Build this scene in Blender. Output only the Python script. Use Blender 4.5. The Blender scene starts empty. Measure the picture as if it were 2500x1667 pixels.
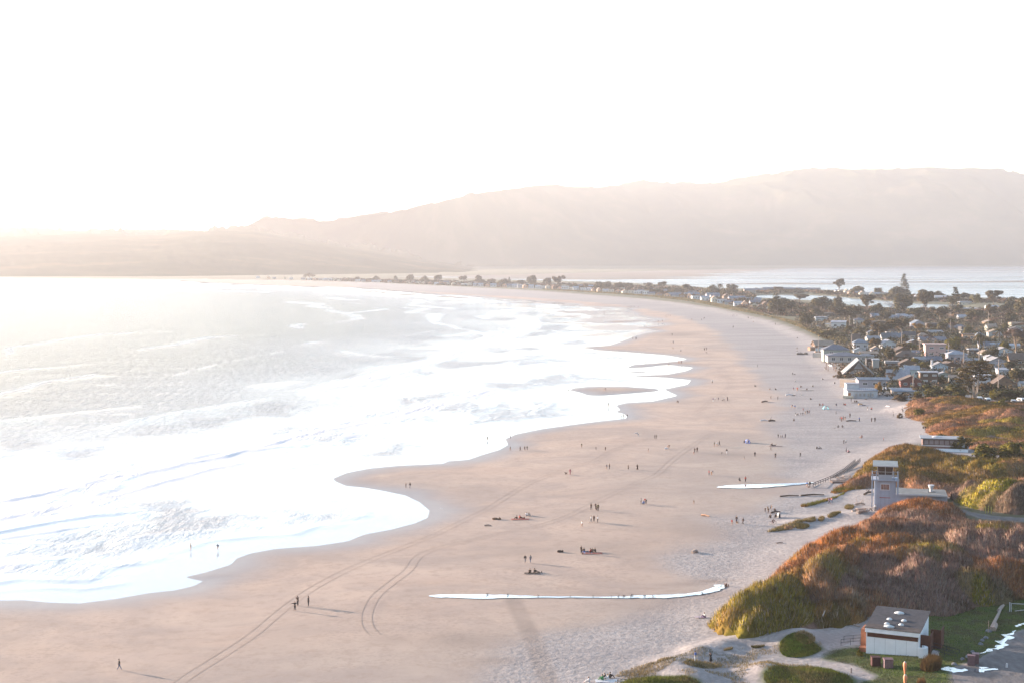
import bpy, bmesh, math, random
import numpy as np
from mathutils import Vector, Matrix
R = math.radians
random.seed(7); rng = np.random.default_rng(11)
scene = bpy.context.scene
C = scene.collection

# ------------------------------------------------------------------ camera, sky, sun, exposure
CAM_H, FPX, HORIZ = 60.0, 3472.0, 620.0          # metres, focal length and horizon in units of the 2500 x 1667 photo
PITCH = math.atan((833.5 - HORIZ) / FPX)
cam_data = bpy.data.cameras.new('camera'); cam = bpy.data.objects.new('camera', cam_data); C.objects.link(cam)
cam_data.sensor_width = 36; cam_data.lens = 36 * FPX / 2500
cam_data.clip_start = 0.5; cam_data.clip_end = 120000
cam.location = (0, 0, CAM_H); cam.rotation_euler = (math.pi / 2 - PITCH, 0, 0)
scene.camera = cam
SUN_EL, SUN_AZ = R(8.5), R(-60)                   # azimuth measured from +Y towards +X
world = bpy.data.worlds.new('World'); scene.world = world; world.use_nodes = True
wn = world.node_tree
sky = wn.nodes.new('ShaderNodeTexSky'); sky.sky_type = 'NISHITA'; sky.sun_disc = False
sky.sun_elevation = SUN_EL; sky.sun_rotation = SUN_AZ
sky.air_density = 0.88; sky.dust_density = 0.35; sky.ozone_density = 1.0
bg = wn.nodes['Background']; bg.inputs['Strength'].default_value = 0.115
wn.links.new(sky.outputs[0], bg.inputs[0])
sd_ = bpy.data.lights.new('sun', 'SUN'); sun = bpy.data.objects.new('sun', sd_); C.objects.link(sun)
sd_.energy = 5.0; sd_.angle = R(0.6); sd_.color = (1.0, 0.785, 0.625)
sv = Vector((math.sin(SUN_AZ) * math.cos(SUN_EL), math.cos(SUN_AZ) * math.cos(SUN_EL), math.sin(SUN_EL)))
sun.rotation_euler = sv.to_track_quat('Z', 'Y').to_euler(); sun.location = (-200, 200, 300)
scene.view_settings.view_transform = 'Standard'; scene.view_settings.look = 'None'
scene.view_settings.exposure = 2.17; scene.view_settings.gamma = 1.0
scene.view_settings.use_curve_mapping = False
scene.render.engine = 'CYCLES'
scene.cycles.use_denoising = True
scene.cycles.volume_bounces = 1; scene.cycles.max_bounces = 6; scene.cycles.diffuse_bounces = 2
scene.cycles.glossy_bounces = 2; scene.cycles.transparent_max_bounces = 6
scene.cycles.caustics_reflective = False; scene.cycles.caustics_refractive = False

# ------------------------------------------------------------------ helpers
def tag(o, label=None, cat=None, group=None, kind=None):
    if label: o['label'] = label
    if cat: o['category'] = cat
    if group: o['group'] = group
    if kind: o['kind'] = kind
    return o
def mesh_from(name, V, F, mats=(), parent=None, smooth=False, fmat=None, loc=None, link=True):
    me = bpy.data.meshes.new(name)
    V = np.asarray(V, dtype=np.float32)
    if isinstance(F, np.ndarray):
        n = F.shape[1]; me.vertices.add(len(V)); me.vertices.foreach_set('co', V.ravel())
        me.loops.add(F.size); me.loops.foreach_set('vertex_index', F.ravel().astype(np.int32))
        me.polygons.add(len(F)); me.polygons.foreach_set('loop_start', np.arange(0, F.size, n, dtype=np.int32))
        me.update(calc_edges=True)
    else:
        me.from_pydata([tuple(v) for v in V], [], [tuple(f) for f in F]); me.update()
    for m in mats: me.materials.append(m)
    if fmat is not None: me.polygons.foreach_set('material_index', np.asarray(fmat, dtype=np.int32))
    me.polygons.foreach_set('use_smooth', np.full(len(me.polygons), smooth, dtype=bool))
    if not link: return me
    return obj_of(name, me, parent, loc)
def leafy(name, V, F, cols, N, link=True, base=None):
    """triangles whose shading follows the rounded mass they belong to; base = (V, F, cols, N) of an underlying surface"""
    V = np.asarray(V, dtype=np.float64); F = np.array(F)
    g = np.cross(V[F[:, 1]] - V[F[:, 0]], V[F[:, 2]] - V[F[:, 0]]); fl = (g * N[F[:, 0]]).sum(1) < 0
    F[fl] = F[fl][:, ::-1]
    if base is not None:
        bv, bf, bc, bn = base; bf = np.concatenate([bf[:, [0, 1, 2]], bf[:, [0, 2, 3]]]); n0 = len(bv)
        V = np.concatenate([bv, V]); F = np.concatenate([bf, F + n0]); cols = np.concatenate([bc, cols]); N = np.concatenate([bn, N])
    me = mesh_from(name, V, F, [VM], smooth=True, link=False)
    set_col(me, 'tint', cols)
    N = N / (np.linalg.norm(N, axis=1)[:, None] + 1e-9)
    me.normals_split_custom_set_from_vertices(N.astype(np.float32))
    return obj_of(name, me) if link else me
def obj_of(name, me, parent=None, loc=None, rz=0.0, sc=None):
    o = bpy.data.objects.new(name, me); C.objects.link(o)
    if loc is not None: o.location = loc
    if rz: o.rotation_euler[2] = rz
    if sc is not None: o.scale = (sc, sc, sc) if isinstance(sc, (int, float)) else sc
    if parent: o.parent = parent
    return o
def empty(name, loc, rz=0.0):
    o = bpy.data.objects.new(name, None); C.objects.link(o); o.location = loc; o.rotation_euler[2] = rz
    o.empty_display_size = 0.5
    return o
def copy_tree(o, parent=None):
    c = o.copy(); C.objects.link(c); c.parent = parent
    for ch in o.children: copy_tree(ch, c)
    return c
class MB:
    """collects boxes, tubes and prisms of one part"""
    def __init__(s): s.v = []; s.f = []
    def add(s, V, F):
        n = len(s.v); s.v += [tuple(p) for p in V]; s.f += [tuple(i + n for i in f) for f in F]; return s
    def box(s, x0, x1, y0, y1, z0, z1):
        return s.add([(x0,y0,z0),(x1,y0,z0),(x1,y1,z0),(x0,y1,z0),(x0,y0,z1),(x1,y0,z1),(x1,y1,z1),(x0,y1,z1)],
                     [(0,3,2,1),(4,5,6,7),(0,1,5,4),(1,2,6,5),(2,3,7,6),(3,0,4,7)])
    def tube(s, p, q, r0, r1=None, n=6, cap=True):
        r1 = r0 if r1 is None else r1
        p, q = Vector(p), Vector(q); d = (q - p).normalized()
        a = d.orthogonal().normalized(); b = d.cross(a)
        V = []
        for c, r in ((p, r0), (q, r1)):
            for k in range(n):
                t = 2 * math.pi * k / n; V.append(c + a * (r * math.cos(t)) + b * (r * math.sin(t)))
        F = [(k, (k + 1) % n, n + (k + 1) % n, n + k) for k in range(n)]
        if cap: F += [tuple(range(n - 1, -1, -1)), tuple(range(n, 2 * n))]
        return s.add(V, F)
    def path(s, pts, rad, n=6):
        for i in range(len(pts) - 1): s.tube(pts[i], pts[i + 1], rad[i], rad[i + 1], n)
        return s
    def beam(s, p, q, w):
        return s.tube(p, q, w * 0.7, n=4)
    def ellip(s, c, r, nu=10, nv=6, noise=0.0):
        V = []; F = []
        for j in range(nv + 1):
            th = math.pi * j / nv
            for i in range(nu):
                ph = 2 * math.pi * i / nu; k = 1 + noise * (random.random() - 0.5)
                V.append((c[0] + r[0] * k * math.sin(th) * math.cos(ph), c[1] + r[1] * k * math.sin(th) * math.sin(ph), c[2] + r[2] * k * math.cos(th)))
        for j in range(nv):
            for i in range(nu):
                a = j * nu + i; b = j * nu + (i + 1) % nu
                F.append((a, a + nu, b + nu, b))
        return s.add(V, F)
    def build(s, name, mat, parent=None, loc=None, smooth=False):
        me = bpy.data.meshes.new(name); me.from_pydata(s.v, [], s.f); me.update()
        me.materials.append(mat)
        if smooth: me.polygons.foreach_set('use_smooth', np.ones(len(me.polygons), dtype=bool))
        return obj_of(name, me, parent, loc)

def ray(u, v):
    x = (u - 1250) / FPX; yu = (833.5 - v) / FPX
    return np.array([x, math.cos(PITCH) + math.sin(PITCH) * yu, -math.sin(PITCH) + math.cos(PITCH) * yu])
def G0(u, v, z=0.0):
    d = ray(u, v); t = (z - CAM_H) / d[2]; return float(d[0] * t), float(d[1] * t)
def P0(pts, z=0.0): return np.array([G0(u, v, z) for u, v in pts])
def px_of(X, Y, Z):
    """photo coordinates of world points"""
    c, s = math.cos(PITCH), math.sin(PITCH)
    fz = Y * c - (Z - CAM_H) * s; uz = Y * s + (Z - CAM_H) * c
    return 1250 + FPX * X / fz, 833.5 - FPX * uz / fz
def poly_sd(P, poly):
    """signed distance, positive inside"""
    x, y = P[:, 0], P[:, 1]; n = len(poly)
    d2 = np.full(len(P), 1e18); inside = np.zeros(len(P), dtype=bool)
    for i in range(n):
        ax, ay = poly[i]; bx, by = poly[(i + 1) % n]
        ex, ey = bx - ax, by - ay; L = ex * ex + ey * ey + 1e-12
        t = np.clip(((x - ax) * ex + (y - ay) * ey) / L, 0, 1)
        d2 = np.minimum(d2, (x - ax - t * ex) ** 2 + (y - ay - t * ey) ** 2)
        if ay != by:
            c = ((ay > y) != (by > y)) & (x < ex * (y - ay) / (by - ay) + ax); inside ^= c
    d = np.sqrt(d2); return np.where(inside, d, -d)
def smooth_poly(p, n=2, closed=True):
    p = np.asarray(p, dtype=float)
    for _ in range(n):
        q = np.roll(p, -1, 0) if closed else p[1:]; a = p if closed else p[:-1]
        m = np.empty((2 * len(a), p.shape[1])); m[0::2] = 0.75 * a + 0.25 * q; m[1::2] = 0.25 * a + 0.75 * q
        p = m if closed else np.vstack([p[:1], m, p[-1:]])
    return p
def line_d(P, line):
    x, y = P[:, 0], P[:, 1]; d2 = np.full(len(P), 1e18)
    for i in range(len(line) - 1):
        ax, ay = line[i]; bx, by = line[i + 1]; ex, ey = bx - ax, by - ay; L = ex * ex + ey * ey + 1e-12
        t = np.clip(((x - ax) * ex + (y - ay) * ey) / L, 0, 1)
        d2 = np.minimum(d2, (x - ax - t * ex) ** 2 + (y - ay - t * ey) ** 2)
    return np.sqrt(d2)
def ss(a, b, x):
    x = np.asarray(x, dtype=float)
    t = np.clip((x - a) / (b - a), 0, 1); return t * t * (3 - 2 * t)
_perm = rng.random((256, 256))
def vnoise(x, y):
    x = np.asarray(x, dtype=float); y = np.asarray(y, dtype=float)
    xi = np.floor(x).astype(int); yi = np.floor(y).astype(int); fx = x - xi; fy = y - yi
    fx = fx * fx * (3 - 2 * fx); fy = fy * fy * (3 - 2 * fy)
    g = lambda a, b: _perm[a % 256, b % 256]
    return (g(xi, yi) * (1 - fx) + g(xi + 1, yi) * fx) * (1 - fy) + (g(xi, yi + 1) * (1 - fx) + g(xi + 1, yi + 1) * fx) * fy
def fbm(x, y, o=4):
    s = 0.0; a = 0.5; t = 0.0
    for k in range(o):
        s = s + a * vnoise(x * 2 ** k + 17.3 * k, y * 2 ** k + 5.1 * k); t += a; a *= 0.5
    return s / t
def set_attr(me, name, vals):
    a = me.attributes.new(name, 'FLOAT', 'POINT'); a.data.foreach_set('value', np.asarray(vals, dtype=np.float32))
def set_col(me, name, cols):
    a = me.attributes.new(name, 'FLOAT_COLOR', 'POINT')
    c = np.ones((len(cols), 4), dtype=np.float32); c[:, :3] = cols; a.data.foreach_set('color', c.ravel())

# ------------------------------------------------------------------ materials
class NT:
    def __init__(s, name):
        s.m = bpy.data.materials.new(name); s.m.use_nodes = True; s.t = s.m.node_tree
        s.b = s.t.nodes['Principled BSDF']; s.n = s.t.nodes
    def node(s, typ, **kw):
        n = s.n.new(typ)
        for k, v in kw.items():
            if k[0] == '_': setattr(n, k[1:], v)
        return n
    def link(s, a, b): s.t.links.new(a, b)
    def coord(s, scale=(1, 1, 1), kind='Object', loc=(0, 0, 0)):
        tc = s.n.new('ShaderNodeTexCoord'); mp = s.n.new('ShaderNodeMapping')
        mp.inputs['Scale'].default_value = scale; mp.inputs['Location'].default_value = loc
        s.link(tc.outputs[kind], mp.inputs[0]); return mp.outputs[0]
    def noise(s, vec, scale, detail=4, rough=0.55, dist=0.0):
        n = s.n.new('ShaderNodeTexNoise'); n.inputs['Scale'].default_value = scale; n.inputs['Detail'].default_value = detail
        n.inputs['Roughness'].default_value = rough; n.inputs['Distortion'].default_value = dist
        if vec is not None: s.link(vec, n.inputs['Vector'])
        return n.outputs[0]
    def ramp(s, fac, stops):
        r = s.n.new('ShaderNodeValToRGB'); e = r.color_ramp.elements
        while len(e) < len(stops): e.new(0.5)
        for el, (p, c) in zip(e, stops):
            el.position = p; el.color = (c, c, c, 1) if isinstance(c, (int, float)) else (*c, 1)
        s.link(fac, r.inputs[0]); return r.outputs[0]
    def mix(s, fac, a, b, mode='MIX'):
        m = s.n.new('ShaderNodeMix'); m.data_type = 'RGBA'; m.blend_type = mode
        for sock, val in ((m.inputs[0], fac), (m.inputs[6], a), (m.inputs[7], b)):
            if isinstance(val, (int, float)): sock.default_value = val
            elif isinstance(val, tuple): sock.default_value = (*val, 1)
            else: s.link(val, sock)
        return m.outputs[2]
    def math(s, op, a, b=0.0, clamp=False):
        m = s.n.new('ShaderNodeMath'); m.operation = op; m.use_clamp = clamp
        for sock, val in ((m.inputs[0], a), (m.inputs[1], b)):
            if isinstance(val, (int, float)): sock.default_value = val
            else: s.link(val, sock)
        return m.outputs[0]
    def attr(s, name, out='Fac'):
        a = s.n.new('ShaderNodeAttribute'); a.attribute_name = name; return a.outputs[out]
    def bump(s, h, strength=0.3, dist=0.1, normal=None):
        b = s.n.new('ShaderNodeBump'); b.inputs['Distance'].default_value = dist
        if isinstance(strength, (int, float)): b.inputs['Strength'].default_value = strength
        else: s.link(strength, b.inputs['Strength'])
        s.link(h, b.inputs['Height'])
        if normal is not None: s.link(normal, b.inputs['Normal'])
        s.link(b.outputs[0], s.b.inputs['Normal']); return b.outputs[0]
    def set(s, **kw):
        for k, v in kw.items():
            sock = s.b.inputs[k.replace('_', ' ')]
            if isinstance(v, (int, float)): sock.default_value = v
            elif isinstance(v, tuple): sock.default_value = (*v, 1)
            else: s.link(v, sock)
        return s
_mats = {}
def flat(col, rough=0.7, var=0.12, scale=3.0, name='paint', metal=0.0):
    """a painted / plain surface with slight weathering"""
    key = (tuple(round(c, 3) for c in col), rough, var, scale, metal)
    if key in _mats: return _mats[key]
    t = NT(name); n = t.noise(t.coord((1, 1, 1)), scale, 5, 0.6)
    lo = tuple(c * (1 - var) for c in col); hi = tuple(min(1, c * (1 + var)) for c in col)
    t.set(Base_Color=t.ramp(n, [(0.3, lo), (0.7, hi)]), Roughness=rough, Metallic=metal)
    t.b.inputs['Specular IOR Level'].default_value = 0.3
    _mats[key] = t.m; return t.m
# ------------------------------------------------------------------ the shoreline and the terrain
SHORE = [(-1400,1500),(-500,1490),(0,1465),(58,1464),(123,1470),(195,1472),(289,1460),(361,1447),(427,1440),(474,1429),(495,1418),(452,1408),
 (506,1395),(564,1377),(578,1362),(615,1349),(672,1339),(777,1331),(850,1320),(888,1304),(953,1292),(1011,1277),(1044,1263),(1049,1245),
 (1025,1225),(989,1208),(931,1196),(888,1189),(845,1185),(819,1174),(814,1167),(845,1154),(899,1143),(971,1136),(1083,1131),(1094,1125),
 (1145,1121),(1176,1110),(1220,1097),(1241,1085),(1234,1071),(1261,1059),(1326,1046),(1390,1037),(1460,1028),(1527,1021),(1533,1016),
 (1520,1008),(1502,1005),(1515,1000),(1505,989),(1527,983),(1594,979),(1655,965),(1635,956),(1622,950),(1640,946),(1678,938),(1688,927),(1622,921),
 (1515,917),(1625,914),(1675,905),(1693,897),(1642,891),(1617,891),(1584,896),(1529,898),(1545,890),(1600,886),(1655,881),(1680,876),(1630,867),
 (1543,860),(1451,854),(1446,851),(1410,848),(1489,843),(1522,832),(1533,828),(1553,820),(1578,813),(1612,809),(1578,803),(1543,800),
 (1584,799),(1630,793),(1612,789),(1584,787),(1614,780),(1553,770),(1543,762),(1527,759),(1548,755),(1538,752),(1400,747),(1418,744),
 (1350,738),(1295,734),(1210,728),(1152,722),(1074,719),(1023,714),(938,707),(870,702),(700,698),(510,690),(442,685),(340,685),(0,682),(-900,680),(-3000,676)]
BARS = [[(1390,952),(1400,947),(1438,943),(1527,943),(1600,948),(1612,951),(1599,955),(1540,960),(1476,965),(1438,965),(1415,957)],
 [(1468,786),(1480,783),(1540,783),(1580,781),(1602,782),(1545,786),(1520,788.5),(1490,788.5)],
 [(1474,774),(1495,775.5),(1517,774),(1500,777),(1485,777)], [(1446,762),(1468,760.5),(1495,762),(1475,764)],
 [(1498,908),(1560,906.5),(1606,906),(1560,910)], [(1290,739),(1330,737),(1360,739),(1330,741)]]
Wsea = np.vstack([P0(SHORE), [(-9000, 11000), (-9000, -500), (-700, -400)]])
Wbars = [P0(b) for b in BARS]
LAG = [(950,676),(1250,671),(1500,665),(1700,659),(1870,656),(2200,652),(2700,651),(3400,651),(3400,742),(2700,738),(2500,734),(2400,729),(2300,723),(2180,720),
 (2050,711),(1850,708.5),(1760,706),(1700,701),(1550,693),(1400,689),(1250,685),(1100,681)]
Wlag = P0(LAG)
CANAL = [(1838,725),(1880,721),(1960,721),(2010,723),(2060,728),(2100,733),(2140,735),(2184,738),(2230,743),(2290,744),(2340,746),(2320,754),(2260,757),(2180,762),(2130,752),(2080,744),(2030,738),(1960,735),(1890,731)]
Wcan = P0(CANAL)
# seaward edge of the dunes / vegetated land
LANDE = [(3600,1900),(2300,1900),(2140,1667),(2080,1640),(1990,1612),(1905,1605),(1895,1560),(1830,1556),(1760,1556),(1712,1526),(1724,1508),(1780,1480),(1850,1430),
 (1895,1380),(1940,1340),(2000,1300),(2080,1275),(2128,1262),(2135,1235),(2060,1205),(2010,1196),(1990,1185),(2060,1140),(2120,1112),(2170,1095),(2215,1088),(2250,1062),(2215,1030),(2195,1012),
 (2212,995),(2230,985),(2140,975),(2090,970),(2060,965),(2040,930),(2020,905),(2000,885),(1985,862),(1960,835),(1920,815),(1880,797),(1830,782),(1780,770),(1720,757),
 (1650,746),(1560,735),(1450,726),(1300,714),(1100,703),(900,693),(700,687),(500,684),(300,683),(0,680),(-900,678),(-900,640),(3600,640)]
Wland = P0(LANDE)
BUMPS = [(1650,1625,60,22,1.3),(1700,1590,40,16,1.0),(1760,1572,50,14,0.8),(1850,1558,70,14,1.2),(1960,1572,55,22,1.7),(1870,1640,50,20,1.4),(1600,1690,90,25,2.0),
 (1990,1660,90,26,1.3),(1700,1655,60,20,0.9),(2100,1262,60,10,0.9),(2000,1262,70,8,0.7),(1940,1275,40,7,0.8),(2230,1005,60,8,2.0),(2350,1010,90,12,3.2),(2450,1040,80,14,3.5)]
def terrain(X, Y):
    X = np.asarray(X, dtype=float); Y = np.asarray(Y, dtype=float); P = np.stack([X.ravel(), Y.ravel()], 1)
    sd = -poly_sd(P, Wsea)
    for b in Wbars: sd = np.maximum(sd, poly_sd(P, b))
    z = np.where(sd > 0, 1.3 * (1 - np.exp(-sd / 45.0)), np.maximum(sd * 0.03, -2.0))
    ld = poly_sd(P, Wland)
    z = z + 1.4 * ss(-8, 14, ld) * (sd > 0)
    lg = np.maximum(poly_sd(P, Wlag), poly_sd(P, Wcan))
    z = np.where(lg > -30, z * ss(0, -30, lg) + (-1.0) * ss(-12, 10, lg), z)
    x = P[:, 0]; y = P[:, 1]
    z = z + (0.10 * (fbm(x / 9, y / 9, 3) - 0.5)) * ss(15, 60, sd)
    for u, v, ru, rv, h in BUMPS:
        cx, cy = G0(u, v, 1.5); s = cy / FPX; wx = ru * s; wy = rv * s * FPX / (v - HORIZ) ; wy = rv * cy / (v - HORIZ)
        z = z + h * np.exp(-((x - cx) / wx) ** 2 - ((y - cy) / wy) ** 2)
    z = z + np.maximum(0, 57 - 0.39 * y) * (y < 150)
    return z.reshape(X.shape), sd.reshape(X.shape), ld.reshape(X.shape), lg.reshape(X.shape)
def H(x, y):
    z = terrain(np.array([x]), np.array([y]))[0]; return float(z[0])
def G(u, v):
    """ground point seen at a place of the photo"""
    z = 0.0
    for _ in range(5):
        x, y = G0(u, v, z); z = H(x, y)
    return x, y, max(z, 0.02)
def GP(pts): return np.array([G(u, v) for u, v in pts])

tx = np.concatenate([np.linspace(-0.95, -0.40, 40)[:-1], np.linspace(-0.40, 0.40, 760), np.linspace(0.40, 0.95, 40)[1:]])
vv = np.concatenate([np.linspace(2500, 1720, 90)[:-1], np.linspace(1720, 760, 400)[:-1], np.linspace(760, 640, 130)[:-1], np.array([640, 636, 632, 629, 627, 625, 624])])
yy = np.array([CAM_H * FPX / (v - HORIZ) for v in vv])
YY, TX = np.meshgrid(yy, tx, indexing='ij'); XX = YY * TX
Zt, SD, LD, LG = terrain(XX, YY)
nr, nc = XX.shape
ii = np.arange(nr * nc).reshape(nr, nc)
Fq = np.stack([ii[:-1, :-1], ii[:-1, 1:], ii[1:, 1:], ii[1:, :-1]], -1).reshape(-1, 4)
TP = np.stack([XX.ravel(), YY.ravel()], 1)
# what covers the ground
def pm(poly_px, soft):      # mask of a region of the ground given by its outline
    g = smooth_poly(GP(poly_px)[:, :2]); return ss(-soft, soft, poly_sd(TP, g) + soft * 1.2 * (fbm(TP[:, 0] / (3 * soft), TP[:, 1] / (3 * soft), 3) - 0.5) * 2)
DRY = [(1100,1900),(1180,1667),(1235,1600),(1290,1562),(1420,1532),(1570,1492),(1640,1468),(1745,1440),(1640,1400),(1615,1360),(1700,1325),(1775,1303),(1760,1282),(1725,1262),
 (1850,1235),(1950,1210),(1975,1185),(1900,1150),(1865,1115),(1960,1092),(1850,1065),(1870,1020),(1930,980),(1840,920),(1800,860),(1740,800),(1640,765),(1500,742),(1300,727),(1100,716),(800,700),
 (800,650),(3600,640),(3600,1900)]
dry = pm(DRY, 6.0); 
damp = 1 - ss(1, 15, SD.ravel() + 6 * (fbm(TP[:, 0] / 12, TP[:, 1] / 12, 3) - 0.5))
lawn = np.zeros(len(TP))
LAWNS = [[(1990,1603),(2050,1582),(2110,1578),(2140,1520),(2250,1500),(2290,1490),(2400,1462),(2500,1448),(2700,1440),(2700,1520),(2500,1533),(2462,1548),(2440,1575),(2400,1602),(2380,1612),(2330,1622),(2320,1640),(2335,1680),(2380,1760),(2100,1760),(2080,1667),(2160,1652),(2110,1632),(2050,1615)],
 [(1905,1600),(1900,1560),(1925,1548),(1965,1550),(1995,1570),(2010,1590),(1985,1600),(1945,1606)],
 [(1850,1650),(1880,1632),(1950,1625),(2010,1628),(2080,1650),(2100,1680),(1900,1700)],
 [(1510,1667),(1560,1650),(1650,1646),(1700,1655),(1720,1667),(1700,1720),(1480,1720)]]
for L in LAWNS: lawn = np.maximum(lawn, pm(L, 0.8))
rough = ss(3, 15, LD.ravel() + 8 * (fbm(TP[:, 0] / 12, TP[:, 1] / 12, 3) - 0.5)) * (TP[:, 1] > 420)
ROAD = [(2700,1510),(2500,1534),(2470,1546),(2445,1575),(2405,1602),(2385,1615),(2335,1628),(2322,1640),(2335,1680),(2400,1800),(2900,1800)]
asph = pm(ROAD, 0.7)
PATH = [(2335,1240),(2370,1250),(2430,1259),(2500,1264),(2700,1272),(2700,1282),(2500,1273),(2420,1268),(2365,1257)]
asph = np.maximum(asph, 0.999 * pm(PATH, 0.6))
LOT = [(2285,975),(2400,970),(2500,968),(2700,968),(2700,985),(2500,983),(2420,984),(2330,984),(2240,982)]
asph = np.maximum(asph, pm(LOT, 1.5))
rough = np.maximum(rough, pm([(2260,1222),(2330,1212),(2500,1205),(2700,1215),(2700,1345),(2500,1335),(2400,1320),(2350,1270),(2262,1240)], 1.5))
lawn = lawn * (1 - asph)
SHADOW_STREAK = [(1252,1462),(1272,1500),(1295,1550),(1320,1610),(1345,1680)]  # dark shadow streak over the near sand, painted into the sand colour
shade_and_blots = 1 - ss(0.8, 2.2, line_d(TP, GP(SHADOW_STREAK)[:, :2]))
blot = 0
for u, v, ru, rv, k in [(1130,1560,120,22,.45),(1200,1612,60,10,.5),(960,1560,60,14,.35),(1790,1110,70,10,.5),(1660,815,60,6,.6),(1560,1480,200,14,.25),(1480,1330,160,30,.35),(1740,1455,50,14,.6),(1290,1345,110,20,.3),(1740,1419,55,5,.8),(1680,1426,60,5,.5),(1700,1290,160,20,.35),(1500,1255,140,18,.2)]:
    cx, cy = G0(u, v, 1.0); wx = ru * cy / FPX; wy = rv * cy / (v - HORIZ)
    blot = np.maximum(blot, k * np.exp(-((TP[:, 0] - cx) / wx) ** 2 - ((TP[:, 1] - cy) / wy) ** 2))
shade_and_blots = np.maximum(shade_and_blots * 0.5 * (0.4 + 1.2 * fbm(TP[:, 0] / 2.5, TP[:, 1] / 2.5, 3)), blot)  # painted shadow streak, joined with the darker sand blots
gm = NT('beach_sand')
cc = gm.coord((1, 1, 1))
n1 = gm.noise(cc, 0.05, 4, 0.6, 0.6); n2 = gm.noise(cc, 1.3, 5, 0.7); n3 = gm.noise(gm.coord((0.02, 0.12, 1)), 1.0, 4, 0.6, 0.5)
tan = gm.mix(gm.ramp(n1, [(0.35, 0.0), (0.65, 1.0)]), (0.395, 0.285, 0.22), (0.44, 0.33, 0.26))
tan = gm.mix(gm.math('MULTIPLY', gm.ramp(n3, [(0.45, 0.0), (0.75, 1.0)]), 0.45), tan, (0.40, 0.305, 0.26))
mid_ = gm.attr('mid'); tan = gm.mix(gm.math('MULTIPLY', mid_, 0.9), tan, (0.325, 0.275, 0.235))
ft = gm.math('MULTIPLY', gm.ramp(gm.noise(gm.coord((1, .8, 1)), 1.6, 5, 0.7), [(0.53, 0.0), (0.60, 1.0)]), gm.math('MULTIPLY', mid_, gm.ramp(gm.noise(cc, 0.06, 3), [(0.40, 0.1), (0.6, 0.6)])))
tan = gm.mix(ft, tan, (0.20, 0.165, 0.15))
drysand = gm.mix(gm.ramp(n2, [(0.35, 0.0), (0.65, 1.0)]), (0.225, 0.20, 0.19), (0.365, 0.33, 0.315))
spk = gm.math('MULTIPLY', gm.ramp(n2, [(0.50, 0.0), (0.62, 1.0)]), gm.ramp(gm.noise(cc, 0.03, 3), [(0.45, 0.0), (0.6, 0.45)]))
tan = gm.mix(spk, tan, (0.22, 0.17, 0.145))
n4 = gm.noise(gm.coord((0.03, 0.035, 1)), 1.0, 6, 0.65, 0.8); tan = gm.mix(gm.math('MULTIPLY', gm.ramp(n4, [(0.42, 0.0), (0.62, 1.0)]), 0.75), tan, (0.28, 0.22, 0.19))
n5 = gm.noise(cc, 0.45, 6, 0.75); tan = gm.mix(gm.math('MULTIPLY', gm.ramp(n5, [(0.50, 0.0), (0.64, 1.0)]), 0.40), tan, (0.25, 0.18, 0.14))
n6 = gm.noise(gm.coord((0.02, 0.07, 1)), 1.0, 5, 0.65, 0.6); drysand = gm.mix(gm.math('MULTIPLY', gm.ramp(n6, [(0.44, 0.0), (0.64, 1.0)]), 0.75), drysand, (0.21, 0.19, 0.19))
col = gm.mix(gm.attr('dry'), tan, drysand)
col = gm.mix(gm.attr('shade_and_blots'), col, (0.20, 0.155, 0.13))
grassc = gm.ramp(gm.noise(cc, 0.5, 5, 0.65), [(0.3, (0.045, 0.04, 0.022)), (0.5, (0.06, 0.085, 0.015)), (0.7, (0.10, 0.11, 0.03))])
col = gm.mix(gm.attr('lawn'), col, grassc)
roughc = gm.ramp(gm.noise(cc, 0.12, 5, 0.65), [(0.3, (0.06, 0.05, 0.03)), (0.5, (0.085, 0.085, 0.035)), (0.7, (0.15, 0.125, 0.095))])
col = gm.mix(gm.attr('rough'), col, roughc)
asc = gm.ramp(gm.noise(gm.coord((1, 0.4, 1)), 0.8, 6, 0.7), [(0.3, (0.09, 0.08, 0.075)), (0.55, (0.14, 0.13, 0.13)), (0.75, (0.19, 0.18, 0.175))])
col = gm.mix(gm.attr('asphalt'), col, asc)
wet = gm.attr('damp')
col = gm.mix(gm.math('MULTIPLY', wet, 0.7), col, (0.27, 0.255, 0.255))
gm.set(Base_Color=col, Roughness=gm.math('SUBTRACT', 0.95, gm.math('MULTIPLY', gm.math('POWER', wet, 2.0), 0.45)))
gm.b.inputs['Specular IOR Level'].default_value = 0.45
bs = gm.math('ADD', 0.12, gm.math('MULTIPLY', gm.attr('dry'), 0.75))
gm.bump(gm.noise(cc, 0.9, 4, 0.65), bs, 0.22)
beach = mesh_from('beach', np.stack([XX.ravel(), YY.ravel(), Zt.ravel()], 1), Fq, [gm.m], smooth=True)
tag(beach, kind='structure')
for n_, a_ in (('mid', ss(35, 110, SD.ravel() + 40 * (fbm(TP[:, 0] / 40, TP[:, 1] / 40, 3) - 0.5))), ('dry', dry), ('damp', damp * (1 - dry * 0.6)), ('lawn', lawn), ('asphalt', asph), ('shade_and_blots', shade_and_blots), ('rough', rough * (1 - asph))): set_attr(beach.data, n_, a_)

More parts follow.
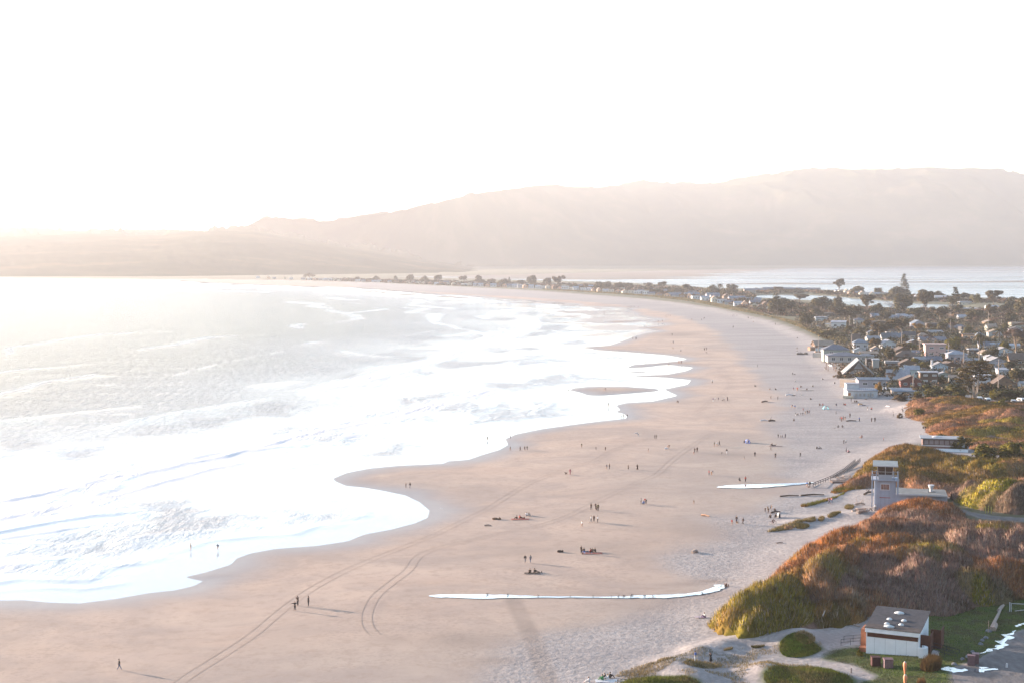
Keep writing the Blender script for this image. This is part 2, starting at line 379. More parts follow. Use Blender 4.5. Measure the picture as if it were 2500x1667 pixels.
# coarse land sheet under everything, out to the horizon, and the slope the camera stands on
gt = NT('coastal_ground'); gt.set(Base_Color=gt.ramp(gt.noise(gt.coord(), 0.02, 5), [(0.35, (0.05, 0.055, 0.025)), (0.65, (0.10, 0.085, 0.05))]), Roughness=0.95)
gx = np.concatenate([[-60000, -20000, -8000, -3000], np.linspace(-1500, 1500, 61), [3000, 8000, 20000, 60000]])
gy = np.concatenate([[-60000, -20000, -5000, -1500], np.linspace(-600, 160, 39), [400, 2000, 8000, 20000, 60000]])
GX, GY = np.meshgrid(gx, gy, indexing='ij')
GZ = np.where(GY < 150, np.clip(57 - 0.39 * GY, -3, 300) * np.exp(-(np.maximum(0, np.abs(GX) - 1500) / 1500) ** 2), -3.0)
GZ = np.minimum(np.where(GY < 0, 57 + 0.35 * -GY, GZ), 260) ; GZ = np.where(np.abs(GX) > 2500, -3, GZ); GZ = np.where(GY < -2000, -3, GZ) - 0.4
ii2 = np.arange(GX.size).reshape(GX.shape)
Fg = np.stack([ii2[:-1, :-1], ii2[1:, :-1], ii2[1:, 1:], ii2[:-1, 1:]], -1).reshape(-1, 4)
tag(mesh_from('ground', np.stack([GX.ravel(), GY.ravel(), GZ.ravel()], 1), Fg, [gt.m], smooth=True), kind='structure')

# ------------------------------------------------------------------ sea
Ps = np.stack([XX.ravel(), YY.ravel()], 1)
# breaker lines (crest, height, foam trailing seaward)
WAVES = [([(-300,1330),(0,1224),(100,1205),(250,1170),(400,1140),(540,1115),(600,1098),(640,1090),(690,1075),(760,1055),(850,1040),(960,1018),(1040,990),(1150,965),(1230,940)], 0.7, 7),
 ([(-200,1310),(0,1266),(120,1240),(270,1212),(400,1175),(530,1140),(690,1112)], 0.5, 5),
 ([(0,1112),(150,1095),(300,1080),(480,1060)], 0.5, 3),
 ([(700,965),(820,940),(900,920),(980,900),(1060,880),(1140,850)], 0.9, 6), ([(200,1052),(400,1010),(560,985),(700,965)], 0.6, 1),
 ([(1140,850),(1230,825),(1290,800),(1290,775)], 0.5, 8), ([(740,1082),(800,1077),(850,1068),(910,1045)], 0.6, 4),
 ([(0,1315),(100,1300),(200,1285),(330,1270),(430,1262)], 0.4, 2), ([(0,1322),(170,1330),(280,1318),(440,1300),(600,1285),(740,1280)], 0.35, 1.5),
 ([(0,1380),(60,1365),(140,1345),(240,1330)], 0.3, 6), ([(1240,905),(1300,893),(1420,880)], 0.3, 6), ([(980,820),(1060,808),(1120,800)], 0.5, 1), ([(400,920),(560,880),(720,850)],0.5,0.5)]
wz = np.zeros(len(Ps)); foam = np.zeros(len(Ps)); jit = (fbm(Ps[:, 0] / 5, Ps[:, 1] / 9, 3) - 0.5) * 5
for pts, h, tr in WAVES:
    W = P0(pts); f = line_d(Ps, W)
    # ends taper
    e0 = np.hypot(Ps[:, 0] - W[0, 0], Ps[:, 1] - W[0, 1]); e1 = np.hypot(Ps[:, 0] - W[-1, 0], Ps[:, 1] - W[-1, 1])
    tp = np.minimum(ss(0, 30, e0) if pts[0][0] > 0 else 1, ss(0, 30, e1))
    fj = np.abs(f + jit * 0.35)
    wz = np.maximum(wz, 0.48 * h * tp * np.exp(-(fj / 1.3) ** 2) * (0.55 + 0.9 * fbm(Ps[:, 0] / 6, Ps[:, 1] / 6, 3)))
    foam = np.maximum(foam, tp * np.exp(-np.maximum(0, f - 1) / (2.5 + tr)) * min(1, 0.3 + tr / 6))
sdv = SD.ravel(); wx0, wy0 = Ps[:, 0], Ps[:, 1]
for k_, (D_, hh_) in enumerate([(9, .10), (17, .16), (28, .22), (41, .2), (56, .3), (74, .24), (95, .34), (120, .3), (150, .4), (185, .34), (230, .4), (290, .35), (360, .4)]):
    wv = (0.25 * D_ + 4) * (fbm(wx0 / (14 + D_) + 7 * k_, wy0 / (30 + D_), 4) - 0.5) * 2.2
    wd_ = 1.3 + wy0 ** 2 / 208320 * 1.5
    msk = ss(0.46, 0.62, fbm(wx0 / (25 + .3 * D_) + 3 * k_, wy0 / (50 + .5 * D_) + k_, 3))
    ln_ = msk * np.exp(-((-sdv - D_ + wv) / wd_) ** 2)
    wz = np.maximum(wz, hh_ * ln_); foam = np.maximum(foam, 0.5 * ln_)
    foam = np.maximum(foam, 0.42 * msk * ss(0, 1, -sdv - D_ + wv) * np.exp(-np.maximum(0, -sdv - D_ + wv) / (5 + D_ * .08)))
swell = ss(-60, -320, sdv)
surf = ss(-330, -120, sdv) * ss(-8, -25, sdv)
wx_, wy_ = Ps[:, 0], Ps[:, 1]
rip = 0.16 * (fbm(wx_ / 7 + 0.5 * wy_ / 7, wy_ / 5, 4) - 0.5) + 0.35 * (fbm(wx_ / 40, wy_ / 16, 3) - 0.5)
calm = ss(-6, -60, sdv)
far = 1 / (1 + (wy_ / 900) ** 2)
zsea = (wz + rip * calm * (0.35 + 0.65 * swell)) * ss(-1, -14, sdv) * (0.25 + 0.75 * far) + 0.0
foam = np.maximum(foam * ss(-2, -20, sdv), 0.25 * surf * ss(0.45, 0.75, fbm(wx_ / 18, wy_ / 70, 4)))
sm = NT('sea_water')
c1 = sm.coord((1, 1, 1))
fo = sm.attr('foam'); fn = sm.noise(sm.coord((1, 0.6, 1)), 0.7, 6, 0.75)
fm = sm.ramp(sm.math('ADD', sm.math('MULTIPLY', fo, 0.8), sm.math('MULTIPLY', fn, 0.55)), [(0.55, 0.0), (0.95, 1.0)])
sm.set(Base_Color=sm.mix(fm, sm.mix(sm.attr('deep'), (0.44, 0.46, 0.48), (0.10, 0.13, 0.155)), (0.78, 0.745, 0.73)), Roughness=sm.mix(fm, sm.math('ADD', 0.03, sm.math('MULTIPLY', sm.attr('deep'), 0.10)), (0.7, 0.7, 0.7)), IOR=1.33)
sm.b.inputs['Specular IOR Level'].default_value = 0.6; sm.b.inputs['Specular Tint'].default_value = (0.60, 0.69, 0.79, 1)
hb = sm.math('ADD', sm.math('MULTIPLY', sm.noise(sm.coord((0.34, 0.12, 1)), 1.0, 5, 0.65), 4.0), sm.math('MULTIPLY', sm.noise(sm.coord((1, 2, 1)), 0.9, 4, 0.6), 0.5))
pt = sm.math('MULTIPLY', sm.ramp(sm.noise(sm.coord((0.02, 0.012, 1)), 1.0, 4, 0.6), [(0.50, 0.0), (0.60, 0.5)]), sm.attr('shallow'))
sm.bump(hb, sm.math('ADD', sm.math('ADD', 0.01, pt), sm.math('MULTIPLY', sm.attr('deep'), 0.95)), 1.1)
keep = (sdv.reshape(nr, nc) < 14)
kf = (keep[:-1, :-1] | keep[:-1, 1:] | keep[1:, 1:] | keep[1:, :-1]).ravel() & (LD.reshape(nr, nc)[:-1, :-1].ravel() < 60)
used = np.unique(Fq[kf]); mp_ = np.full(nr * nc, -1); mp_[used] = np.arange(len(used))
sea = mesh_from('sea', np.stack([wx_, wy_, zsea], 1)[used], mp_[Fq[kf]], [sm.m], smooth=True)
set_attr(sea.data, 'foam', foam[used]); set_attr(sea.data, 'shallow', (ss(-8, -30, sdv) * (1 - ss(-60, -200, sdv)))[used]); set_attr(sea.data, 'deep', (ss(-25, -300, sdv) )[used])
tag(sea, kind='structure')

# lagoon and canal behind the spit
lm = NT('lagoon_water')
ln = lm.noise(lm.coord((0.0006, 0.0045, 1)), 1.0, 6, 0.6, 0.3)
lg_x = lm.n.new('ShaderNodeSeparateXYZ'); lm.link(lm.coord(), lg_x.inputs[0])
sh = lm.math('MULTIPLY', lm.math('SUBTRACT', lg_x.outputs[0], 1000.0), -0.00007)
mud = lm.ramp(lm.math('ADD', ln, lm.math('MULTIPLY', lm.math('SUBTRACT', lm.attr('mudbias'), 0.5), 0.34)), [(0.53, 0.0), (0.58, 1.0)])
lm.set(Base_Color=lm.mix(mud, lm.ramp(lm.noise(lm.coord((0.0009, 0.007, 1)), 1.0, 5, 0.6), [(0.42, (0.05, 0.06, 0.08)), (0.60, (0.30, 0.34, 0.38))]), (0.17, 0.13, 0.10)), Roughness=lm.mix(mud, (0.22, 0.22, 0.22), (0.8, 0.8, 0.8)), IOR=1.33)
lm.bump(lm.noise(lm.coord((0.2, 0.5, 1)), 0.5, 4), 0.25, 0.3)
kf = ((LG.ravel()[Fq] > -15).any(1))
used = np.unique(Fq[kf]); mp_ = np.full(nr * nc, -1); mp_[used] = np.arange(len(used))
lag = mesh_from('lagoon', np.stack([wx_, wy_, np.full(len(wx_), 0.12)], 1)[used], mp_[Fq[kf]], [lm.m], smooth=True)
MUDP = P0([(700,640),(1960,640),(1900,655),(1840,662),(1760,670),(1640,680),(1540,684.5),(1400,685.5),(1250,681),(1100,678),(950,675)])
set_attr(lag.data, 'mudbias', (ss(-120, 120, poly_sd(Ps[used], MUDP)) * 0.60 + 0.40 - 0.6 * ss(-20, 5, poly_sd(Ps[used], Wcan))))
tag(lag, kind='structure')

# ------------------------------------------------------------------ hills
RIDGE = [(-2600,470),(-1200,520),(0,560),(500,566),(600,560),(650,533),(700,536),(790,540),(850,535),(900,527),(1000,515),(1040,503),(1150,475),(1250,462),(1360,455),(1450,460),(1500,456),
 (1570,443),(1640,449),(1740,448),(1800,440),(1870,428),(1980,414),(2130,416),(2200,415),(2260,411),(2330,415),(2370,411),(2440,417),(2500,428),(2700,440),(3300,470),(5000,500)]
HEAD = [(-2600,560),(-1200,565),(-200,575),(0,578),(38,581),(46,567),(85,573),(130,578),(160,574),(240,574),(300,568),(314,578),(400,583),(415,571),(480,566),(560,565),(600,563),
 (700,580),(780,590),(850,610),(900,607),(960,622),(1050,640),(1150,655),(1230,668)]
def hill(name, line, yf, yr, yb, n_u, n_v, rough, tree, colr, soft=1.0):
    us = np.concatenate([np.linspace(line[0][0], -64, 60), np.linspace(-60, 2560, n_u), np.linspace(2565, max(line[-1][0], 2570), 60)]); us = us[us <= line[-1][0]]; vs = np.interp(us, [p[0] for p in line], [p[1] for p in line])
    tt = np.linspace(0, 2, n_v)
    U, T = np.meshgrid(us, tt, indexing='ij')
    yf_ = np.array([yf(u) for u in us])[:, None]
    yr = np.array([yr(u) for u in us])[:, None] if callable(yr) else yr
    Yh = np.where(T <= 1, yf_ + (yr - yf_) * T, yr + (yb - yr) * (T - 1))
    Xh = (U - 1250) / FPX * Yh
    zr = CAM_H + (HORIZ - vs[:, None]) * yr / FPX
    gul2 = (fbm(Xh / 260, Yh / 500 + 9, 3) - .5) * 2; prof = np.where(T <= 1, np.sin(T * math.pi / 2) ** 1.15, np.cos((T - 1) * math.pi / 2))
    gul = (fbm(Xh / 700 + 0.3 * Yh / 700, Yh / 1800, 4) - 0.5) * 2
    k_ = np.ones(61) / 61; zs = np.convolve(np.pad(zr[:, 0], 30, mode='edge'), k_, mode='valid')[:, None]; zr0 = zr; zr = zs + (zr - zs) * ss(0.8, 1.0, np.minimum(T, 2 - T))
    base = zr * prof * (1 - rough * np.abs(gul + .5 * gul2) * np.sin(np.clip(T, 0, 1) * math.pi))
    z = base + 0.45 * tree * (fbm(Xh / 55, Yh / 45, 3) - 0.45) * np.clip(T * 6, 0, 1)
    z = np.where(np.abs(T - 1) < 1e-6, zr0 + tree * (fbm(Xh / 16, Yh * 0, 4) - 0.5) + 1.1 * tree * (ss(.42, .6, fbm(Xh / 75, Yh * 0 + 3, 3)) - .4), z)
    z = np.where(T == 0, -2, z)
    idx = np.arange(U.size).reshape(U.shape)
    F = np.stack([idx[:-1, :-1], idx[1:, :-1], idx[1:, 1:], idx[:-1, 1:]], -1).reshape(-1, 4)
    m = NT(name + '_cover'); nn = m.noise(m.coord(), 0.004, 7, 0.6)
    m.set(Base_Color=m.ramp(nn, colr), Roughness=0.95); m.b.inputs['Specular IOR Level'].default_value = 0.0
    o = mesh_from(name, np.stack([Xh.ravel(), Yh.ravel(), z.ravel()], 1), F, [m.m], smooth=True)
    return tag(o, kind='structure')
hill('far_hills', RIDGE, lambda u: 6900 if u > 1700 else 6900 - (1700 - u) * 0.6 - max(0, 1000 - u) * .8, lambda u: 8600 - 2700 * float(ss(1700, 800, u)), 12000, 900, 121, 0.32, 10,
     [(0.4, (0.035, 0.045, 0.03)), (0.55, (0.06, 0.065, 0.035)), (0.65, (0.10, 0.085, 0.05))])
hill('headland', HEAD, lambda u: 3560 + max(0, (u - 400)) * 0.9, 5600, 7000, 900, 101, 0.08, 24,
     [(0.4, (0.03, 0.04, 0.022)), (0.55, (0.05, 0.055, 0.03)), (0.65, (0.09, 0.075, 0.04))])
# ------------------------------------------------------------------ scrub, grass, dune plants
def in_poly_points(poly, n):
    lo, hi = poly.min(0), poly.max(0); out = []
    tot = 0
    while tot < n:
        p = lo + (hi - lo) * rng.random((n * 2, 2)); p = p[poly_sd(p, poly) > 0]; out.append(p); tot += len(p)
    return np.concatenate(out)[:n]
def blades(P, Z, L, Wd, lean, col, dirx=None):
    """one thin triangle per point; returns V, F, colours"""
    n = len(P); a = rng.random(n) * 2 * math.pi; t = rng.random(n) * 2 * math.pi
    l = lean * (0.3 + rng.random(n))
    lx = np.cos(t) * l; ly = np.sin(t) * l
    if dirx is not None: lx = lx + dirx[:, 0]; ly = ly + dirx[:, 1]
    V = np.zeros((n, 3, 3)); ca, sa = np.cos(a) * Wd, np.sin(a) * Wd
    V[:, 0] = np.stack([P[:, 0] - ca, P[:, 1] - sa, Z], 1); V[:, 1] = np.stack([P[:, 0] + ca, P[:, 1] + sa, Z], 1)
    V[:, 2] = np.stack([P[:, 0] + lx * L, P[:, 1] + ly * L, Z + L], 1)
    F = np.arange(3 * n).reshape(-1, 3)
    return V.reshape(-1, 3), F, np.repeat(col, 3, axis=0)
def veg_mat(name, rough=0.9, trans=0.0):
    t = NT(name); a = t.attr('tint', 'Color')
    hs = t.n.new('ShaderNodeHueSaturation'); t.link(a, hs.inputs['Color'])
    t.link(t.ramp(t.noise(t.coord(), 1.7, 3), [(0.3, 0.72), (0.7, 1.28)]), hs.inputs['Value'])
    t.set(Base_Color=hs.outputs[0], Roughness=rough); t.b.inputs['Specular IOR Level'].default_value = 0.05
    return t.m
VM = veg_mat('foliage')
RUST, GREYB, OLIVE, DKGR, YEL, OCHRE, RUST2 = map(np.array, [(.33,.140,.060), (.28,.180,.140), (.21,.165,.026), (.088,.084,.022), (.37,.31,.035), (.34,.20,.052), (.42,.165,.048)])
def scrub(name, label, outline, Hmax, rise, dome_r, n_tw, colour, L=(0.6, 1.2), Wd=0.035, leaf_share=0.35, zbias=0.0, cell=0.8, grey=0.0, crests=None):
    CL = [np.array([G0(u_, v_, 7.0) for u_, v_ in c_]) for c_ in (crests or [])]
    def crestf(P):
        if not CL: return 0.6 + 0.8 * ss(0.3, 0.7, fbm(P[:, 0] / 16, P[:, 1] / 11, 3))
        d = np.min([line_d(P, c_) for c_ in CL], axis=0); return 0.60 + 0.52 * np.exp(-(d / 5.5) ** 2) + 0.12 * (fbm(P[:, 0] / 9, P[:, 1] / 9, 2) - .5)
    Wp = smooth_poly(GP(outline)[:, :2]); lo, hi = Wp.min(0), Wp.max(0)
    area = 0.5 * abs(np.dot(Wp[:, 0], np.roll(Wp[:, 1], 1)) - np.dot(Wp[:, 1], np.roll(Wp[:, 0], 1)))
    nd = int(area / (dome_r ** 2 * 1.1)); D = in_poly_points(Wp, nd)
    rad = dome_r * (0.7 + 0.8 * rng.random(nd)); top = 0.55 + 0.45 * fbm(D[:, 0] / (dome_r * 4), D[:, 1] / (dome_r * 4), 3) * 1.5
    def canopy(P):
        e = poly_sd(P, Wp) + (fbm(P[:, 0] / 3, P[:, 1] / 3, 3) - 0.5) * dome_r; env = Hmax * (1 - np.exp(-np.maximum(e, 0) / rise)) ** 0.8 * crestf(P) * (0.42 + 0.58 * ss(322, 282, P[:, 1]) if name == 'willow_scrub' else 1.0)
        z = np.zeros(len(P)); own = np.full(len(P), -1)
        for i in range(nd):
            m = np.nonzero((np.abs(P[:, 0] - D[i, 0]) < rad[i]) & (np.abs(P[:, 1] - D[i, 1]) < rad[i]))[0]
            if len(m) == 0: continue
            q = 1 - ((P[m] - D[i]) ** 2).sum(1) / rad[i] ** 2; k = q > 0; m = m[k]
            h = top[i] * (0.42 + 0.58 * np.sqrt(q[k])); b = h > z[m]; z[m[b]] = h[b]; own[m[b]] = i
        z = np.maximum(z, 0.36)
        return env * z, own, e
    nx, ny = int((hi[0] - lo[0]) / cell) + 2, int((hi[1] - lo[1]) / cell) + 2
    gx, gy = np.meshgrid(np.linspace(lo[0], hi[0], nx), np.linspace(lo[1], hi[1], ny), indexing='ij')
    Pg = np.stack([gx.ravel(), gy.ravel()], 1); hc, ow, e = canopy(Pg)
    zt = terrain(Pg[:, 0], Pg[:, 1])[0]
    hc = hc * (0.9 + 0.2 * vnoise(Pg[:, 0] * 1.3, Pg[:, 1] * 1.3)) - 0.25 * L[0]
    dc = colour(D)                                      # colour of every shrub of the mass
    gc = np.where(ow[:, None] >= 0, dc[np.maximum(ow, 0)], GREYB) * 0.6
    ix = np.arange(nx * ny).reshape(nx, ny); F = np.stack([ix[:-1, :-1], ix[1:, :-1], ix[1:, 1:], ix[:-1, 1:]], -1).reshape(-1, 4)
    F0 = F[(e[F] > -0.3).any(1)]
    u_ = np.unique(F0); mp = np.full(nx * ny, -1); mp[u_] = np.arange(len(u_))
    bv = np.stack([Pg[:, 0], Pg[:, 1], zt + hc + zbias], 1)
    zz = bv[:, 2].reshape(nx, ny); dx = (hi[0] - lo[0]) / (nx - 1); dy = (hi[1] - lo[1]) / (ny - 1)
    gxx, gyy = np.gradient(zz, dx, dy); bn = np.stack([-gxx.ravel(), -gyy.ravel(), np.ones(nx * ny)], 1)
    zi = lambda A, Q: A.reshape(nx, ny)[np.clip(np.rint((Q[:, 0] - lo[0]) / dx).astype(int), 0, nx - 1), np.clip(np.rint((Q[:, 1] - lo[1]) / dy).astype(int), 0, ny - 1)]
    P = in_poly_points(Wp, n_tw); h, own, e = canopy(P); z = terrain(P[:, 0], P[:, 1])[0]
    k = own >= 0; P, h, own, z = P[k], h[k], own[k], z[k]
    out = (P - D[own]) / rad[own][:, None]
    c = dc[own] * (0.7 + 0.6 * rng.random((len(P), 1))) * (1 + 0.25 * (rng.random((len(P), 3)) - 0.5))
    g = rng.random(len(P)) < grey * 0.35; c[g] = np.array([.30, .25, .22]) * (0.6 + 0.6 * rng.random((g.sum(), 1)))
    green = (dc[own][:, 1] > dc[own][:, 0] * 0.8)
    LL = (L[0] + (L[1] - L[0]) * rng.random(len(P))) * np.where(green, 0.75, 1.0); ww = Wd * np.where(green, 2.6, 1.0) * (0.7 + 0.6 * rng.random(len(P)))
    V, F, cc_ = blades(P, z + h + zbias - LL * 0.55 * rng.random(len(P)) - 0.1, LL, ww, 0.35, c, out * 0.35)
    nn = np.stack([-zi(gxx, P), -zi(gyy, P), np.ones(len(P))], 1); nn /= np.linalg.norm(nn, axis=1)[:, None]
    nn = nn + np.stack([out[:, 0], out[:, 1], np.zeros(len(P))], 1) * 0.7 + rng.normal(size=(len(P), 3)) * 0.22
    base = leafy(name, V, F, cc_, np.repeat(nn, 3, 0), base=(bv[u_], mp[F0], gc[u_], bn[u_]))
    tag(base, label, 'scrub', kind='stuff'); base.name = name
    return base
def patches(lst, default):
    def f(D):
        z = terrain(D[:, 0], D[:, 1])[0] + 3.5; u, v = px_of(D[:, 0], D[:, 1], z)
        c = default(D, u, v)
        for pu, pv, ru, rv, colr in lst:
            w = np.exp(-(((u - pu) / ru) ** 2 + ((v - pv) / rv) ** 2) ** 1.5)[:, None]
            w = w * (0.55 + 0.45 * (rng.random((len(D), 1)) > 0.25))
            c = c * (1 - w) + colr * w
        return c * (0.85 + 0.3 * rng.random((len(D), 1)))
    return f
def main_def(D, u, v):
    k = ss(0.38, 0.62, fbm(D[:, 0] / 14, D[:, 1] / 14, 3) + (2120 - u) * 0.0006 + .05)[:, None]
    return GREYB * (1 - k) + RUST * k
MAIN = [(1722,1530),(1770,1547),(1830,1555),(1900,1542),(1990,1534),(2090,1524),(2140,1500),(2262,1500),(2310,1508),(2360,1492),(2440,1474),(2500,1462),(2750,1440),(2950,1300),(2700,1316),(2500,1306),(2420,1299),(2366,1285),
 (2354,1264),(2336,1238),(2262,1226),(2165,1236),(2143,1268),(2095,1295),(2025,1325),(1965,1362),(1920,1400),(1905,1412),(1862,1450),(1795,1496),(1738,1518)]
scrub('willow_scrub', 'rust brown leafless willow thicket covering the low hill in front of the tower', MAIN, 6.9, 5.0, 3.3, 330000,
      patches([(1800,1490,120,60,OLIVE*1.5),(1900,1470,120,50,OLIVE),(2000,1405,90,14,OLIVE*1.3),(1950,1520,120,30,DKGR),(2090,1480,80,35,DKGR*1.2),(2255,1365,70,16,YEL),(2170,1330,130,9,OCHRE),
               (2395,1420,28,16,OLIVE*1.5),(1930,1365,40,9,YEL*.7),(2090,1352,14,8,YEL*.8),(2440,1440,70,30,DKGR*1.3),(2420,1290,60,14,OLIVE),(2010,1330,160,40,RUST2),(2240,1215,110,25,RUST2),(2130,1290,80,20,RUST2)], main_def),
      L=(0.65, 1.4), Wd=0.04, grey=0.45, crests=[[(2140,1228),(2175,1212),(2235,1204),(2300,1204),(2345,1222)], [(1905,1385),(1985,1330),(2060,1305),(2150,1292),(2230,1290)], [(2040,1372),(2120,1345),(2210,1328),(2300,1328)], [(1750,1490),(1830,1445),(1920,1408),(2020,1398)], [(2180,1372),(2270,1358),(2340,1372)], [(2280,1325),(2380,1325),(2480,1335),(2560,1340)], [(2350,1400),(2450,1380),(2560,1390)], [(2090,1450),(2190,1425),(2270,1400)]])
def mid_def(D, u, v):
    k = ss(0.35, 0.65, fbm(D[:, 0] / 12 + 50, D[:, 1] / 12, 3))[:, None]
    return OCHRE * 0.62 * (1 - k) + (RUST * 0.55 + GREYB * 0.45) * k
MID = [(2030,1196),(2050,1186),(2085,1166),(2112,1132),(2140,1110),(2180,1098),(2240,1096),(2262,1112),(2350,1114),(2400,1122),(2520,1135),(2700,1150),(2750,1255),(2600,1256),(2500,1252),(2420,1244),(2350,1232),(2325,1212),(2190,1186),(2130,1190),(2080,1196),(2040,1194)]
scrub('dune_scrub', 'ochre and brown dune scrub between the white restroom hut and the tower', MID, 3.2, 6.0, 3.2, 120000,
      patches([(2170,1130,60,14,OLIVE),(2260,1140,70,14,OCHRE*.7),(2400,1120,90,30,OLIVE),(2350,1175,80,16,GREYB),(2410,1190,70,9,YEL*.8),(2380,1200,40,7,OLIVE*1.4),(2450,1215,90,25,GREYB*.8),(2040,1180,50,10,OLIVE)], mid_def),
      L=(0.5, 1.1), Wd=0.05, grey=0.2)
TALL = [(2318,1215),(2350,1214),(2420,1212),(2520,1215),(2700,1225),(2700,1262),(2520,1258),(2440,1250),(2370,1240),(2335,1228)]
scrub('willow_thicket', 'dark willow thicket with a yellow green crest beside the paved path', TALL, 8.5, 4.0, 3.0, 60000,
      patches([(2400,1196,110,10,YEL*.9),(2370,1200,50,8,OLIVE*1.6),(2480,1230,100,18,DKGR)], lambda D, u, v: np.tile(GREYB * 0.85, (len(D), 1))), L=(0.5, 1.1), Wd=0.04, grey=0.3)
FAR = [(2207,1000),(2222,990),(2250,986),(2330,987),(2420,987),(2500,985),(2700,985),(2750,1130),(2520,1118),(2400,1108),(2358,1092),(2350,1070),(2270,1064),(2256,1050),(2262,1040),(2240,1028),(2212,1020)]
scrub('dune_heath', 'low brown and olive heath on the dunes below the car park', FAR, 2.0, 6.0, 4.0, 110000,
      patches([(2250,1015,18,8,DKGR*1.5),(2190,1015,14,6,RUST),(2320,1040,80,10,RUST),(2420,1040,90,12,OLIVE),(2300,1065,60,10,DKGR*1.6),(2450,1010,60,8,OLIVE*1.2),(2350,1020,50,8,RUST*.8),(2265,1056,9,5,np.array([.75,.2,.03])),(2480,1030,40,6,YEL*.5)],
              lambda D, u, v: (lambda k: OCHRE * 0.65 * (1 - k) + (RUST * .5 + GREYB * .5) * k)(ss(0.35, 0.6, fbm(D[:, 0] / 25, D[:, 1] / 9, 3))[:, None])), L=(0.4, 0.8), Wd=0.07, cell=1.2)
# sunlit marram on the seaward dunes, one object each
def tufts(name, label, outline, n, L, Wd, cols, cat='grass', lean=0.5, kind='stuff', edge=0.0, hk=0.0, thr=0.42):
    Wp = smooth_poly(GP(outline)[:, :2]); P = in_poly_points(Wp, n)
    z, sd, ld, lg = terrain(P[:, 0], P[:, 1])
    q_ = poly_sd(P, Wp) + 1.6 * L / .3 * .35 * (fbm(P[:, 0] / 1.3, P[:, 1] / 1.3, 3) - 0.62) > -0.02 if edge == 0 else np.ones(len(P), dtype=bool)
    P, z = P[q_], z[q_]
    k = fbm(P[:, 0] / 2.2, P[:, 1] / 2.2, 3) * 0.6 + 0.4 * ss(0, edge + .01, poly_sd(P, Wp)) > (thr if edge > 0 else 0.0)
    P, z = P[k], z[k]
    f = fbm(P[:, 0] / 3, P[:, 1] / 3, 2)[:, None]; f = ss(0.35, 0.65, f)
    c = (np.array(cols[0]) * (1 - f) + np.array(cols[1]) * f) * (0.6 + 0.8 * rng.random((len(P), 1)))
    LL = L * (0.5 + rng.random(len(P))) * (1 + hk * fbm(P[:, 0] / 4 + 9, P[:, 1] / 4, 2))
    V, F, cc_ = blades(P, z - 0.03, LL, np.full(len(P), Wd), lean, c)
    o = mesh_from(name, V, F, [VM]); set_col(o.data, 'tint', cc_)
    if kind: tag(o, label, cat, kind=kind)
    else: tag(o, label, cat)
    return o
GRN, GRN2, STRAW, TANG = (.085, .13, .018), (.12, .14, .025), (.30, .22, .10), (.16, .13, .05)
tufts('lawn_grass', 'short green lawn grass around the white and brown hut', LAWNS[0], 90000, 0.16, 0.025, (GRN, (.085, .075, .03)))
tufts('dune_grass', 'round green grass mound on the sand left of the white and brown hut', LAWNS[1], 16000, 0.22, 0.03, (GRN, GRN2))
tufts('dune_grass', 'green and brown grass hummock beside the sandy path at the bottom right', LAWNS[2], 14000, 0.3, 0.03, (GRN2, TANG), edge=1.0)
tufts('dune_grass', 'yellowing grass hummock on the dune at the bottom edge near the two standing people', LAWNS[3], 14000, 0.35, 0.03, (TANG, GRN2), edge=1.2)
SM = [([(1660,1620),(1680,1608),(1720,1612),(1765,1620),(1760,1632),(1700,1632)], 'sparse dune grass patch at the feet of the person in the dark coat'),
      ([(1480,1655),(1530,1632),(1600,1612),(1660,1605),(1650,1625),(1560,1650)], 'straw coloured grass on the dune edge running towards the sitting group'),
      ([(1745,1590),(1765,1578),(1800,1580),(1790,1592)], 'small grass tuft on the sand ridge right of the person in the dark coat'),
      ([(1820,1575),(1850,1562),(1880,1566),(1872,1580),(1840,1586)], 'grass tuft on the crest of the bare dune below the green willow mound'),
      ([(1930,1550),(1960,1545),(2000,1556),(1990,1562),(1950,1556)], 'straw coloured rim of dead grass above the round green mound')]
for o_, l_ in SM: tufts('dune_grass', l_, o_, 2600, 0.3, 0.03, (TANG, STRAW), edge=0.8)
MAR = [([(1860,1300),(1900,1284),(1940,1272),(1975,1266),(1960,1282),(1910,1296)], 'lowest olive grass clump on the sand ridge left of the tower'),
       ([(1938,1284),(1950,1276),(1975,1280),(1975,1290),(1948,1292)], 'grass clump hanging below the sand ridge left of the tower'),
       ([(1955,1270),(1985,1262),(1996,1268),(1980,1276)], 'grass clump in the middle of the sand ridge left of the tower'),
       ([(1992,1268),(2008,1260),(2018,1266),(2005,1274)], 'round grass clump right of the middle of the sand ridge'),
       ([(2015,1262),(2050,1250),(2058,1254),(2030,1264)], 'thin grass strip on the sand ridge near the driftwood logs'),
       ([(2055,1240),(2070,1232),(2088,1236),(2080,1244)], 'rusty grass clump at the upper end of the sand ridge'),
       ([(1945,1235),(1990,1224),(2040,1212),(2062,1198),(2078,1192),(2060,1208),(2020,1224),(1970,1238)], 'long yellow and green plant strip on the sand behind the couple in pink and purple'),
       ([(2020,1200),(2060,1186),(2110,1182),(2125,1186),(2080,1196),(2040,1206)], 'brown low plants on the sand between the ramp and the tower')]
for k_, (o_, l_) in enumerate(MAR): tufts('dune_grass', l_, o_, 2400, 0.5, 0.045, ((TANG, STRAW) if k_ < 6 else ((.13, .13, .02), (.26, .13, .03))), edge=0.6)
tufts('reed_clump', 'tall straw brown reed clump on the lawn right of the plank boxes', [(2232,1640),(2250,1626),(2285,1618),(2298,1622),(2296,1638),(2265,1644)], 9000, 0.9, 0.03, ((.13, .08, .035), (.38, .25, .07)), lean=0.25, hk=1.2, kind=None, cat='reeds')
